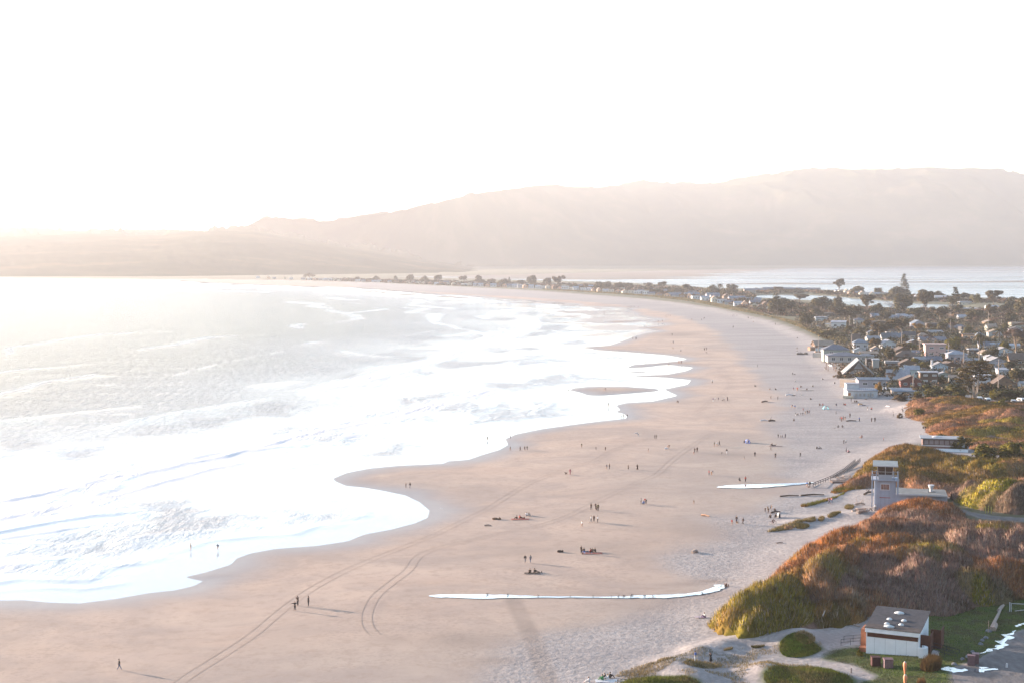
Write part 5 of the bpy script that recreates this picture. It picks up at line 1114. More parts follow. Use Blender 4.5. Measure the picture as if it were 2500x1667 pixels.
def body_parts(pose):
    if pose in _body: return _body[pose]
    j = POSES[pose]; ex = MB(); h = Vector(j['head']); nk = Vector(j['neck']); up = (h - nk).normalized()
    ex.ellip(tuple(h), (.078, .092, .112), 12, 8); f = Vector((0, -1, 0)) if pose != 'lie' else Vector((0, -.9, .3))
    ex.ellip(tuple(h + f * .092 + Vector((0, 0, -.005))), (.014, .022, .022), 6, 4)              # nose
    for s_ in (-1, 1): ex.ellip(tuple(h + Vector((s_ * .08, .01, 0))), (.012, .02, .03), 6, 4); ex.ellip(tuple(h + f * .083 + Vector((s_ * .032, 0, .025))), (.013, .01, .009), 6, 4)
    ex.ellip(tuple(h + f * .085 + Vector((0, 0, -.05))), (.028, .01, .008), 6, 4)
    for e_, w_, sg in (('ell', 'wrl', 1), ('elr', 'wrr', -1)):
        w = Vector(j[w_]); d = (w - Vector(j[e_])).normalized(); sx = d.orthogonal().normalized(); sy = d.cross(sx)
        ex.ellip(tuple(w + d * .05), (.035, .032, .045), 6, 5)
        for q in range(4): b0 = w + d * .085 + sx * (.012 * (q - 1.5)); ex.path([b0, b0 + d * (.04 + .006 * (q in (1, 2))) + sy * .006, b0 + d * .068 + sy * .022], [.009, .008, .006], 5)
        b0 = w + d * .04 + sx * .03; ex.path([b0, b0 + d * .03 + sx * .025, b0 + d * .055 + sx * .028], [.010, .009, .007], 5)
    N = ['pelvis','spine','chest','neck','head','shl','ell','wrl','shr','elr','wrr','hpl','knl','anl','tol','hpr','knr','anr','tor']; I = {n: i for i, n in enumerate(N)}
    E = [('pelvis','spine'),('spine','chest'),('chest','neck'),('neck','head'),('chest','shl'),('shl','ell'),('ell','wrl'),('chest','shr'),('shr','elr'),('elr','wrr'),('pelvis','hpl'),('hpl','knl'),('knl','anl'),('anl','tol'),('pelvis','hpr'),('hpr','knr'),('knr','anr'),('anr','tor')]
    Rr = dict(pelvis=.12, spine=.115, chest=.125, neck=.055, head=.06, shl=.065, ell=.042, wrl=.028, shr=.065, elr=.042, wrr=.028, hpl=.085, knl=.056, anl=.037, tol=.03, hpr=.085, knr=.056, anr=.037, tor=.03)
    body = skin_mesh('person', [j[n] for n in N], [(I[a], I[b]) for a, b in E], [Rr[n] for n in N], ex)
    def sub(names, edges, rad, nm):
        K = {n: i for i, n in enumerate(names)}; return skin_mesh(nm, [j[n] for n in names], [(K[a], K[b]) for a, b in edges], rad)
    jacket = sub(['pelvis','spine','chest','shl','ell','wrl','shr','elr','wrr'], [('pelvis','spine'),('spine','chest'),('chest','shl'),('shl','ell'),('ell','wrl'),('chest','shr'),('shr','elr'),('elr','wrr')], [.150,.150,.160,.095,.066,.050,.095,.066,.050], 'jacket')
    trousers = sub(['pelvis','hpl','knl','anl','hpr','knr','anr'], [('pelvis','hpl'),('hpl','knl'),('knl','anl'),('pelvis','hpr'),('hpr','knr'),('knr','anr')], [.135,.108,.076,.058,.108,.076,.058], 'trousers')
    hr = MB().ellip(tuple(h + up * .025 - f * .022), (.092, .098, .108), 10, 7); hm = bpy.data.meshes.new('hair'); hm.from_pydata(hr.v, [], hr.f); hm.materials.append(None)
    hm.polygons.foreach_set('use_smooth', np.ones(len(hm.polygons), dtype=bool))
    cm = None
    if pose in ('stand', 'stand2', 'walk', 'photo'):
        ct = MB(); n = 12
        prof = [(1.30,.16),(1.05,.15),(.90,.19),(.60,.25),(.32,.30)]; V = [(r * math.cos(2*math.pi*k/n), r * .8 * math.sin(2*math.pi*k/n), z) for z, r in prof for k in range(n)]
        ct.add(V, [(a*n+k, a*n+(k+1)%n, (a+1)*n+(k+1)%n, (a+1)*n+k) for a in range(len(prof)-1) for k in range(n)]); cm = bpy.data.meshes.new('coat'); cm.from_pydata(ct.v, [], ct.f); cm.materials.append(None)
    _body[pose] = (body, jacket, trousers, hm, cm); return _body[pose]
CC = {'black': (.015,.015,.018), 'dark': (.035,.03,.032), 'brown': (.085,.05,.035), 'navy': (.03,.04,.09), 'blue': (.08,.14,.38), 'jeans': (.10,.14,.22), 'white': (.65,.65,.65), 'grey': (.22,.22,.23), 'red': (.38,.05,.04), 'pink': (.50,.18,.20), 'purple': (.14,.08,.18),
      'tan': (.30,.20,.13), 'green': (.05,.22,.09), 'olive': (.09,.09,.04), 'skin': (.42,.26,.18), 'hairdark': (.03,.02,.015), 'hairfair': (.30,.20,.10), 'cyan': (.12,.42,.48), 'orange': (.55,.20,.05)}
def cmat(k): return flat(CC[k], .8, .1, 3.0)
def slot(o, m): o.material_slots[0].link = 'OBJECT'; o.material_slots[0].material = m
def person(u, v, hp, pose, top, bot, label, rz=None, group=None, coat=False, hair='hairdark', at=None):
    bd, jk, tr, hm, cm = body_parts(pose)
    x, y, z = G(u, v) if at is None else at
    full = {'sit': .9, 'crouch': 1.05, 'lie': .5, 'bend': 1.2}.get(pose, 1.73)
    k = min(1.12, max(.55, hp * y / FPX / 1.73)) if pose not in ('sit', 'crouch', 'lie', 'bend') else (hp if hp < 2 else 1.0)
    r = obj_of('person', bd, None, (x, y, z - .01), rz if rz is not None else random.uniform(0, 6.28), k); slot(r, cmat('skin'))
    for me, m in ((jk, top), (tr, bot), (hm, hair)):
        o = obj_of(me.name, me, r); slot(o, cmat(m))
    if coat and cm: o = obj_of('coat', cm, r); slot(o, cmat(top))
    tag(r, label, 'person', group); return r
PW = {'stand': 'standing', 'stand2': 'standing', 'walk': 'walking', 'run': 'running', 'arms': 'with both arms held out', 'photo': 'holding up a camera', 'carry': 'carrying something in the arms', 'sit': 'sitting', 'crouch': 'crouching', 'lie': 'lying', 'bend': 'bending forward'}
ORD = ['leftmost', 'second from left', 'third from left', 'fourth from left', 'fifth from left', 'sixth from left']
def crowd(place, group, rows):
    """people of one spot; those that read alike are told apart by their order"""
    lab = {}
    for i, r in enumerate(rows):
        u, v, hp, pose, top, bot = r[:6]; ex = r[6] if len(r) > 6 else ''
        who = 'child' if ex == 'child' else 'person'
        t = {'skin': 'bare'}.get(top, top); b = {'skin': 'bare legged'}.get(bot, bot)
        d = f'{who} in {t} top' + ('' if top == bot or bot in ('dark', 'black') else f' and {b} trousers' if bot != 'skin' else '') + f' {PW[pose]}'
        if ex == 'coat': d = f'person in long {t} coat {PW[pose]}'
        lab.setdefault(d, []).append(i)
    for d, L_ in lab.items():
        L_.sort(key=lambda i: rows[i][0])
        for n_, i in enumerate(L_):
            pre = '' if len(L_) == 1 else ((['left', 'right'][n_]) if len(L_) == 2 else ('rightmost' if n_ == len(L_) - 1 else ORD[min(n_, 5)]))
            lb = ' '.join((pre + ' ' + d + ' ' + place).split()[:16])
            u, v, hp, pose, top, bot = rows[i][:6]; ex = rows[i][6] if len(rows[i]) > 6 else ''
            person(u, v, hp, pose, top, bot, lb, group=group, coat=ex == 'coat', hair='hairfair' if top == 'white' and i % 2 else 'hairdark')
S_, W_, T_, A_, X_, L_, B_ = 'stand', 'walk', 'sit', 'arms', 'crouch', 'lie', 'bend'
crowd('alone on the damp sand at bottom left', None, [(291,1635,29,W_,'dark','jeans')])
crowd('at the edge of the wet sand at left', 'two people at the edge of the wet sand', [(466,1347,18,S_,'brown','skin'), (532,1346,17,'run','navy','skin')])
crowd('beside the tyre tracks at lower left', 'three people by the tyre tracks', [(720,1490,24,A_,'dark','dark','child'), (727,1478,25,'photo','brown','dark'), (753,1479,27,S_,'dark','dark')])
crowd('near the pointed sand spit', 'pair by the sand spit', [(991,1190,13,S_,'brown','dark'), (1001,1191,15,W_,'dark','grey')])
crowd('with a dog above the tracks', None, [(1392,1158,15,S_,'pink','pink')])
crowd('below the upper tyre tracks', 'pair below the upper tracks', [(1481,1145,13,W_,'grey','skin'), (1488,1145,15,S_,'brown','dark')])
crowd('in the middle of the beach', 'group walking in the middle of the beach', [(1443,1244,17,W_,'brown','dark'), (1454,1242,15,W_,'brown','dark'), (1460,1247,19,S_,'olive','brown'), (1456,1245,14,S_,'tan','brown')])
crowd('below the walking group', 'group below the walking group', [(1443,1275,18,W_,'white','grey'), (1450,1273,17,S_,'brown','dark'), (1459,1275,18,S_,'white','dark'), (1421,1286,16,W_,'white','skin','child')])
crowd('on the blanket beside the brown kelp heap', 'group on the blanket by the kelp heap', [(1262,1266,1,T_,'brown','dark'), (1269,1265,1,T_,'red','dark'), (1276,1265,1,L_,'red','brown'), (1286,1258,1,T_,'white','jeans'), (1291,1259,1,T_,'grey','grey')])
crowd('at the gathering left of the centre of the dry sand', 'gathering on the sand', [(1419,1350,20,S_,'brown','dark'), (1430,1347,1,L_,'blue','jeans'), (1426,1346,1,T_,'dark','dark'), (1441,1348,1,T_,'red','brown'), (1446,1347,1,T_,'brown','dark'), (1453,1346,1,T_,'dark','dark')])
crowd('above the two sitting people', 'walking couple', [(1282,1373,20,W_,'black','grey'), (1295,1373,20,W_,'grey','jeans')])
crowd('below the walking couple', 'two sitting people', [(1294,1398,1,T_,'brown','brown'), (1305,1397,1,T_,'dark','brown')])
crowd('on the smooth sand right of the waterline', 'walkers on the smooth sand', [(1420,1092,11,S_,'olive','skin'), (1455,1097,8,S_,'brown','dark'), (1478,1099,10,S_,'brown','brown')])
crowd('alone on the smooth sand', 'people in long coats', [(1534,1145,12,S_,'brown','dark','coat'), (1556,1147,15,W_,'brown','brown','coat')])
crowd('between the two pairs of tracks', 'people between the tracks', [(1583,1103,10,S_,'brown','skin'), (1631,1095,11,B_,'tan','skin')])
crowd('at the bend of the upper tracks', 'pair at the bend of the tracks', [(1599,1071,12,S_,'brown','dark'), (1603,1071,12,S_,'olive','dark')])
crowd('on the right hand tyre tracks', 'family on the tracks', [(1696,1104,12,W_,'brown','dark'), (1702,1104,14,W_,'brown','brown'), (1694,1109,8,W_,'red','skin','child')])
crowd('in the trio walking right', 'trio walking right', [(1744,1090,13,S_,'olive','skin'), (1750,1089,12,W_,'white','skin'), (1756,1088,14,W_,'dark','dark')])
crowd('with a small dog on the grey sand', None, [(1774,1107,13,W_,'dark','white')])
crowd('on the grey sand above the long pool', 'strollers above the long pool', [(1817,1121,9,S_,'grey','skin'), (1843,1114,13,S_,'dark','dark'), (1882,1099,10,W_,'brown','dark'), (1893,1118,14,W_,'dark','brown'), (1954,1115,12,W_,'black','dark'), (1885,1087,1,T_,'brown','dark'), (1889,1087,1,L_,'dark','dark')])
crowd('at the blue beach tent', 'people at the blue tent', [(1817,1080,1,T_,'navy','dark'), (1827,1079,1,T_,'blue','navy')])
crowd('in the row of four on the dry sand', 'row of four', [(1900,1068,10,S_,'black','dark'), (1906,1068,7,W_,'dark','dark','child'), (1910,1068,8,W_,'dark','navy'), (1917,1069,12,S_,'navy','dark')])
crowd('above the long pool at left', 'pair in red and grey', [(1731,1160,14,S_,'red','dark'), (1737,1159,11,B_,'grey','skin')])
crowd('at the edge of the long pool', 'people at the long pool', [(1806,1175,1,X_,'dark','dark'), (1820,1176,15,S_,'red','dark'), (1970,1188,14,S_,'blue','skin'), (1977,1189,16,W_,'brown','dark')])
crowd('at the huddle between the tracks and the long pool', 'huddle of three', [(1565,1230,16,S_,'grey','dark'), (1570,1231,1,X_,'blue','jeans'), (1577,1229,1,B_,'red','dark')])
crowd('alone below the long pool', None, [(1694,1229,9,W_,'tan','skin','child')])
crowd('in the trio with a dog at the right', 'trio with a dog', [(1787,1281,15,W_,'red','skin'), (1798,1276,19,S_,'dark','navy'), (1814,1279,17,W_,'brown','brown')])
crowd('at the picnic beside the bicycle', 'picnic beside the bicycle', [(1868,1249,12,S_,'brown','dark'), (1874,1244,10,S_,'tan','tan'), (1876,1252,14,W_,'brown','brown'), (1881,1242,8,S_,'grey','dark'), (1884,1241,9,S_,'tan','skin'), (1891,1248,1,T_,'brown','dark'), (1881,1263,1,T_,'dark','dark'), (1893,1262,1,T_,'black','dark'), (1902,1263,1,T_,'grey','navy')])
crowd('beside the yellow green plants', 'couple beside the plants', [(2024,1229,15,W_,'purple','dark'), (2030,1227,14,W_,'pink','jeans')])
crowd('at the foot of the lifeguard tower', 'people at the tower foot', [(2137,1246,17,S_,'white','grey'), (2147,1240,11,W_,'red','skin','child')])
crowd('on the dune near the grass tufts', 'two people on the dune', [(1697,1614,28,'carry','blue','white'), (1735,1617,26,'photo','black','dark','coat')])
crowd('at the bottom edge of the picture', 'group sitting at the bottom edge', [(1438,1666,1,T_,'white','white'), (1471,1660,1,T_,'green','green'), (1477,1657,1,T_,'black','dark'), (1484,1659,1,T_,'white','white'), (1489,1654,1,T_,'black','dark')])
crowd('at the tip of the green willow mound', None, [(1720,1507,1,T_,'white','purple')])
crowd('beside the upper edge of the willow mound', 'two people lying by the mound', [(1824,1447,1,T_,'black','dark'), (1832,1446,1,T_,'brown','dark')])
crowd('on the far damp sand beside the waterline', 'far people beside the waterline', [(1577,888,8,S_,'dark','dark'), (1633,893,7,S_,'dark','skin'), (1475,954,7,S_,'brown','skin'), (1479,953,8,W_,'brown','dark'), (1486,993,11,S_,'brown','skin'), (1522,1019,9,S_,'olive','dark'), (1531,1019,9,W_,'brown','dark'), (1350,958,7,S_,'navy','skin'), (1387,957,8,S_,'dark','dark'), (1190,1076,10,S_,'brown','skin')])
crowd('by the waterline bend', 'people by the waterline bend', [(1246,1070,8,S_,'brown','dark'), (1246,1100,12,W_,'brown','skin'), (1270,1100,12,W_,'brown','dark'), (1281,1099,12,W_,'dark','dark'), (1287,1098,11,W_,'olive','dark')])
crowd('in the red dressed trio on the sand finger', 'trio on the sand finger', [(1657,887,7,S_,'red','skin'), (1660,887,7,S_,'tan','skin'), (1664,887,8,S_,'red','dark')])
crowd('in the group by the upper track bend', 'group by the upper track bend', [(1741,980,10,W_,'purple','white'), (1746,977,9,S_,'white','grey'), (1754,976,7,S_,'navy','dark'), (1768,977,8,S_,'white','dark'), (1776,978,11,S_,'dark','dark'), (1739,935,9,W_,'white','brown')])
crowd('on the damp sand left of the upper tracks', 'pair left of the upper tracks', [(1653,982,6,X_,'grey','skin'), (1656,983,6,S_,'brown','dark')])
crowd('on the grey sand in the distance', 'distant people on the grey sand', [(1662,859,7,S_,'grey','dark'), (1720,856,8,S_,'dark','dark'), (1725,855,8,S_,'brown','dark'), (1849,896,7,S_,'dark','dark'), (1843,943,1,T_,'olive','dark'), (1644,838,7,S_,'grey','dark'), (1639,838,5,S_,'white','skin'), (1643,853,6,W_,'tan','skin'), (1641,820,7,S_,'dark','dark'), (1790,801,6,S_,'dark','dark')])
crowd('at the far waterline', 'tiny people at the far waterline', [(1531,751,5,S_,'dark','dark'), (1534,751,5,S_,'grey','dark'), (1538,751,5,S_,'brown','dark'), (1541,751,5,S_,'navy','dark'), (1545,751,5,S_,'black','dark'), (1549,751,5,S_,'olive','dark'), (1558,752,5,S_,'red','dark'), (1475,765,6,A_,'dark','dark'), (1607,787,7,A_,'dark','dark'), (1617,786,7,S_,'dark','dark'), (1574,797,5,X_,'brown','dark'), (1578,796,6,S_,'grey','skin'), (1545,829,7,S_,'dark','dark'), (1552,829,7,S_,'brown','dark'), (1554,829,7,W_,'navy','dark')])
crowd('on the far open sand', 'tiny people on the far open sand', [(1626,775,6,S_,'dark','dark'), (1631,773,6,S_,'grey','dark'), (1637,773,6,S_,'brown','dark'), (1689,783,7,S_,'dark','skin'), (1713,783,6,S_,'dark','dark'), (1718,780,5,S_,'navy','dark'), (1720,779,5,S_,'brown','dark')])
crowd('along the foot of the dune bank', 'people along the dune bank', [(1789,773,6,S_,'dark','dark'), (1792,772,6,S_,'grey','dark'), (1799,771,1,T_,'dark','dark'), (1826,778,6,S_,'navy','dark'), (1828,779,6,W_,'dark','dark'), (1834,779,1,T_,'brown','dark'), (1839,778,1,T_,'grey','dark'), (1893,794,7,S_,'black','dark'), (1839,787,1,T_,'brown','skin'), (1947,826,1,T_,'dark','dark'), (1946,853,6,S_,'dark','skin'), (1946,861,6,S_,'black','white'), (1955,862,5,S_,'brown','dark')])
crowd('on the dry sand below the first beach houses', 'people below the first beach houses', [(1935,915,7,S_,'black','dark'), (2013,902,7,S_,'dark','white'), (2016,901,6,S_,'black','dark'), (1941,932,1,T_,'white','grey'), (2008,926,1,T_,'grey','dark'), (2038,936,1,T_,'black','dark'), (1937,952,8,W_,'purple','skin'), (1946,954,10,W_,'red','skin'), (1948,952,8,S_,'pink','skin'), (1955,945,1,T_,'brown','dark'), (1985,944,1,T_,'olive','dark'), (1970,951,1,T_,'dark','dark')])
crowd('among the sunbathers left of the white curved house', 'sunbathers left of the white curved house', [(1938,965,1,L_,'black','dark'), (1956,964,1,L_,'white','dark'), (1979,975,1,T_,'black','dark'), (1880,951,1,T_,'grey','skin'), (1893,951,1,T_,'black','dark'), (1882,974,9,S_,'dark','dark'), (1899,976,10,S_,'black','dark'), (1933,995,1,B_,'navy','skin'), (1940,995,1,X_,'blue','skin'), (2001,989,1,T_,'brown','dark'), (2009,989,1,T_,'pink','skin'), (2042,989,1,T_,'navy','dark')])
crowd('below the white curved house', 'people below the white curved house', [(2060,988,1,T_,'black','dark'), (2064,989,1,T_,'red','dark'), (2109,989,1,L_,'navy','dark'), (2078,980,10,S_,'black','dark'), (2086,981,1,T_,'brown','dark'), (2091,981,1,T_,'black','dark'), (2115,975,1,L_,'black','dark'), (2118,1001,9,S_,'black','white'), (2127,1000,1,X_,'red','dark'), (2181,1016,11,S_,'grey','dark'), (2202,1007,8,S_,'white','dark'), (2204,1006,8,S_,'black','dark')])
crowd('in the busy group on the dry sand', 'busy group on the dry sand', [(1942,1015,9,S_,'dark','white'), (1948,1013,1,T_,'black','dark'), (1955,1012,7,W_,'dark','dark'), (1960,1014,9,W_,'black','dark'), (1961,1003,8,S_,'pink','skin'), (1966,1011,9,S_,'tan','skin'), (1971,1010,10,S_,'brown','dark'), (1975,1010,8,S_,'red','dark'), (1976,1007,8,S_,'grey','dark'), (1938,1027,1,T_,'brown','skin')])
crowd('in the tight group right of the busy one', 'tight group', [(2041,1011,8,A_,'black','dark'), (2075,1019,12,S_,'brown','dark'), (2098,1028,11,S_,'blue','dark'), (2051,1026,11,S_,'brown','dark'), (2055,1029,14,S_,'red','brown'), (2059,1026,12,S_,'dark','brown'), (2063,1025,10,S_,'brown','skin'), (2128,1030,12,S_,'black','brown'), (2136,1030,13,S_,'dark','dark')])
crowd('on the sand below the tight group', 'people below the tight group', [(2046,1044,1,X_,'black','dark'), (2056,1044,1,X_,'black','navy'), (2060,1083,11,S_,'black','dark'), (2065,1082,11,S_,'white','dark'), (2157,1076,9,S_,'red','dark'), (2066,1103,12,S_,'grey','dark'), (2071,1104,1,T_,'pink','dark'), (1994,1095,1,T_,'black','dark'), (2001,1095,1,T_,'grey','dark'), (2103,1068,1,T_,'grey','skin')])
crowd('beside the flat roofed beach restroom', 'people beside the beach restroom', [(2248,1069,11,S_,'grey','dark'), (2254,1045,1,T_,'black','dark'), (2259,1045,1,T_,'dark','dark'), (2264,1068,1,T_,'navy','dark'), (2172,1098,1,T_,'brown','dark')])
crowd('at the car park', 'people at the car park', [(2296,981,9,W_,'white','dark'), (2222,984,8,S_,'brown','dark'), (2227,986,8,S_,'red','dark')])

def dog(u, v, label, col='dark', k=1.0):
    if 'dog' not in _body:
        Vt = [(0,.28,.50),(0,0,.50),(0,-.26,.54),(0,-.42,.68),(0,-.56,.70),(0,-.68,.66),(0,.42,.60),(0,.55,.72),(-.08,-.26,.40),(-.09,-.25,.22),(-.09,-.28,.03),(.08,-.26,.40),(.09,-.23,.22),(.09,-.24,.03),(-.08,.30,.38),(-.09,.24,.26),(-.09,.34,.16),(-.09,.31,.02),(.08,.30,.38),(.09,.22,.26),(.09,.32,.16),(.09,.29,.02)]
        E = [(0,1),(1,2),(2,3),(3,4),(4,5),(0,6),(6,7),(2,8),(8,9),(9,10),(2,11),(11,12),(12,13),(0,14),(14,15),(15,16),(16,17),(0,18),(18,19),(19,20),(20,21)]
        Rr = [.11,.12,.14,.08,.075,.04,.03,.015,.06,.035,.025,.06,.035,.025,.07,.045,.028,.025,.07,.045,.028,.025]
        ex = MB(); 
        for s_ in (-1, 1): ex.ellip((s_ * .05, -.53, .78), (.02, .015, .05), 6, 4)
        _body['dog'] = skin_mesh('dog', Vt, E, Rr, ex)
    x, y, z = G(u, v); o = obj_of('dog', _body['dog'], None, (x, y, z), random.uniform(0, 6), k); slot(o, cmat(col)); tag(o, label, 'dog')
dog(1382, 1158, 'brown dog left of the person in pink above the tracks', 'brown'); dog(1762, 1107, 'small dark dog left of the person in dark top and white trousers', 'dark', .7)
dog(1800, 1278, 'tan dog between the three walkers at the right', 'tan', .9); dog(1725, 862, 'dark dog below the distant pair on the grey sand'); dog(1764, 978, 'dark dog in the group by the upper track bend', 'dark', .8)
dog(1940, 915, 'dark dog beside the lone walker below the beach houses'); dog(1974, 1190, 'brown dog between the two people at the right end of the long pool', 'brown', .7); dog(1518, 1019, 'small dog left of the pair at the waterline', 'dark', .7)
def gull(u, v, label, dz=0.0, fly=False):
    b = MB()
    if fly:
        b.ellip((0,0,0), (.07,.22,.07), 8, 5)
        for s_ in (-1, 1): b.add([(s_*.05,-.08,.02),(s_*.05,.1,.02),(s_*.4,.08,.16),(s_*.4,-.1,.16),(s_*.8,.12,.06),(s_*.8,.04,.06),(s_*.4,0,.13),(s_*.05,0,-.02)], [(0,1,2,3),(3,2,4,5),(0,3,6,7),(1,7,6,2)])
        b.ellip((0,-.22,.02), (.04,.05,.04), 6, 4)
    else:
        b.ellip((0,0,.22), (.09,.2,.09), 8, 5); b.ellip((0,-.17,.36), (.05,.06,.05), 6, 4); b.tube((0,-.13,.27), (0,-.16,.35), .04, .035, 6); b.tube((0,-.2,.36), (0,-.28,.35), .014, .004, 5); b.tube((0,.15,.22), (0,.32,.22), .05, .015, 5)
        for s_ in (-1, 1): b.tube((s_*.04,0,0), (s_*.04,0,.16), .01, .01, 4)
    x, y, z = G(u, v); o = b.build('seagull', flat((.5,.5,.5) if fly else (.12,.11,.11), .7, .2), None, (x, y, z + dz), True); o.rotation_euler[2] = random.uniform(0, 6); tag(o, label, 'seagull', None if fly else 'birds standing along the stream'); return o
gull(1078, 1262, 'seagull flying low over the damp sand near the sand spit', 2.0, True)
for n_, (u, v) in enumerate([(1190,1452),(1240,1453),(1314,1456),(1392,1458),(1448,1457),(1492,1457),(1510,1457),(1523,1456),(1540,1456),(1543,1454),(1574,1456),(1594,1457),(1714,1449)]):
    gull(u, v, 'small dark bird standing in the narrow stream, ' + ['left end of the line of birds','second from the left','third from the left','fourth from the left','alone left of the close pair','left of the close pair','right of the close pair','lone bird right of the close pair','front of the tight pair','back of the tight pair','alone right of the tight pair','second from the right','right end, nearest the root stump'][n_])
# ------------------------------------------------------------------ the beach buildings, lifeguard tower and things near them
WB = flat((.84,.87,.90), .7, .06, .8); BR = flat((.11,.045,.03), .8, .2, 1.5); BRL = flat((.20,.08,.045), .8, .2, 1.5); GRY = flat((.35,.40,.49), .75, .1, .9); TAR = flat((.062,.062,.07), .95, .3, 1.8); TARB = flat((.08,.066,.062), .95, .3, 1.8)
RAIL = flat((.035,.035,.045), .6, .1); CONC = flat((.36,.34,.33), .9, .15, 1.0); WOOD = flat((.17,.12,.10), .9, .3, 3.0); WOODP = flat((.36,.29,.25), .9, .2, 3.0)
def frame_at(u, v, ang_deg, at=None): return (G(u, v) if at is None else at), R(ang_deg)
def railing(parent, pts, h=1.0, name='railing', m=RAIL, w=.035, step=1.3):
    b = MB()
    for (p, q) in zip(pts[:-1], pts[1:]):
        p, q = Vector(p), Vector(q); n = max(1, int((q - p).length / step))
        for i in range(n + 1): a = p.lerp(q, i / n); b.tube(a, a + Vector((0, 0, h)), w, n=5)
        for k in (1.0, .55): b.tube(p + Vector((0, 0, h * k)), q + Vector((0, 0, h * k)), w, n=5)
    return b.build(name, m, parent)
def hut():
    x0, y0, z0 = G(2114, 1594); x1, y1, _ = G(2227, 1600); W = 7.5; D = 8.6
    r = empty('restroom_hut', (x0, y0, z0 - .1), R(-25)); tag(r, 'white and brown restroom hut with a dark sloping roof and round skylights on the grass', 'restroom hut')
    h0, h1 = 3.9, 4.7
    wl = MB().add([(0,0,0),(W,0,0),(W,D,0),(0,D,0),(0,0,h0),(W,0,h0),(W,D,h1),(0,D,h1)], [(0,3,2,1),(4,5,6,7),(0,1,5,4),(1,2,6,5),(2,3,7,6),(3,0,4,7)]).build('wall', WB, r)
    for i in range(5): MB().box(W * (i + .5) / 5 - .035 + .5, W * (i + .5) / 5 + .5, -.012, -.002, .1, 2.55).build('panel_joint', flat((.45,.48,.5), .7, .05), wl)
    MB().box(.15, W - .15, -.05, -.003, 2.65, 3.28).build('band', BR, r)
    MB().box(-.12, W + .12, -.32, -.003, 3.35, 4.0).build('fascia', WB, r)
    b = MB(); a = [(-.2,-.4,4.0),(W+.2,-.4,4.0),(W+.2,1.6,4.12),(-.2,1.6,4.12)]; b.add(a + [(p[0],p[1],p[2]+.08) for p in a], [(0,3,2,1),(4,5,6,7),(0,1,5,4),(1,2,6,5),(2,3,7,6),(3,0,4,7)]); rf = b.build('roof', TARB, r)
    b = MB(); a = [(-.2,1.603,4.122),(W+.2,1.603,4.122),(W+.2,D+.5,5.0),(-.2,D+.5,5.0)]; b.add(a + [(p[0],p[1],p[2]+.08) for p in a], [(0,3,2,1),(4,5,6,7),(0,1,5,4),(1,2,6,5),(2,3,7,6),(3,0,4,7)]); b.build('upper_roof', TAR, rf)
    sk = flat((.55,.58,.58), .35, .05)
    def sky_(x, y, rx, ry, hh=.28):
        z = 4.2 + max(0, y - 1.6) * .11; o = MB().ellip((x, y, z), (rx, ry, hh), 12, 6).build('skylight', sk, rf, smooth=True); MB().box(x - rx * .95, x + rx * .95, y - ry * .9, y + ry * .9, z - .1, z + .06).build('skylight_frame', CONC, o)
    sky_(3.5,6.9,.78,.62); sky_(2.6,3.9,.42,.42); sky_(4.7,3.9,.42,.42); sky_(2.6,1.9,.42,.36); sky_(4.6,2.1,.42,.36); sky_(3.1,.7,.78,.5)
    MB().box(W+.003, W+1.4, 1.2, 1.32, .9, 3.4).box(W+1.28, W+1.4, 1.32, 4.0, .9, 3.4).build('privacy_screen', BR, r); MB().box(W+.9, W+2.4, 4.6, 4.72, .2, 3.5).box(W+2.28, W+2.4, 4.72, 7.6, .2, 3.5).build('privacy_screen', BR, r)
    MB().box(-1.15, -.003, 1.9, 2.02, .4, 3.1).box(-1.15, -1.03, 2.02, 5.0, .4, 3.1).build('privacy_screen', BRL, r); MB().box(-1.1, -.003, .5, 1.85, .0, .75).build('step', BRL, r)
    b = MB(); n = 14
    for i in range(n):
        a0 = math.pi * (i / n) - math.pi / 2; r0 = .85 + .05 * (i % 2); X = W + .55 + r0 * math.cos(a0) * .9 - .3; b.box(X - .16, X + .16, .15 + .75 * math.sin(a0) - .12, .15 + .75 * math.sin(a0) + .12, 0, 2.0 - .002 * i)
    b.build('corrugated_screen', WB, r)
    rp = MB().add([(W+1.5,1.2,.05),(W+1.5,3.4,.05),(W+5.2,3.9,.05),(W+5.2,1.4,.05),(W+1.5,1.2,.9),(W+1.5,3.4,.9),(W+5.2,3.9,.12),(W+5.2,1.4,.12)], [(0,1,2,3),(4,7,6,5),(0,3,7,4),(3,2,6,7),(2,1,5,6),(1,0,4,5)]).build('ramp', CONC, r)
    railing(rp, [(W+1.6,1.3,.9),(W+5.1,1.5,.15)], 1.0); railing(rp, [(W+1.6,3.3,.9),(W+5.1,3.8,.15)], 1.0)
    rp = MB().add([(-1.2,2.2,.0),(-1.2,4.2,.0),(-4.2,4.4,.0),(-4.2,2.2,.0),(-1.2,2.2,.7),(-1.2,4.2,.7),(-4.2,4.4,.1),(-4.2,2.2,.1)], [(3,2,1,0),(5,6,7,4),(4,7,3,0),(7,6,2,3),(6,5,1,2),(5,4,0,1)]).build('ramp', CONC, r)
    railing(rp, [(-1.3,2.3,.7),(-4.1,2.3,.1)], 1.0); railing(rp, [(-1.3,4.1,.7),(-4.1,4.3,.1)], 1.0)
hut()
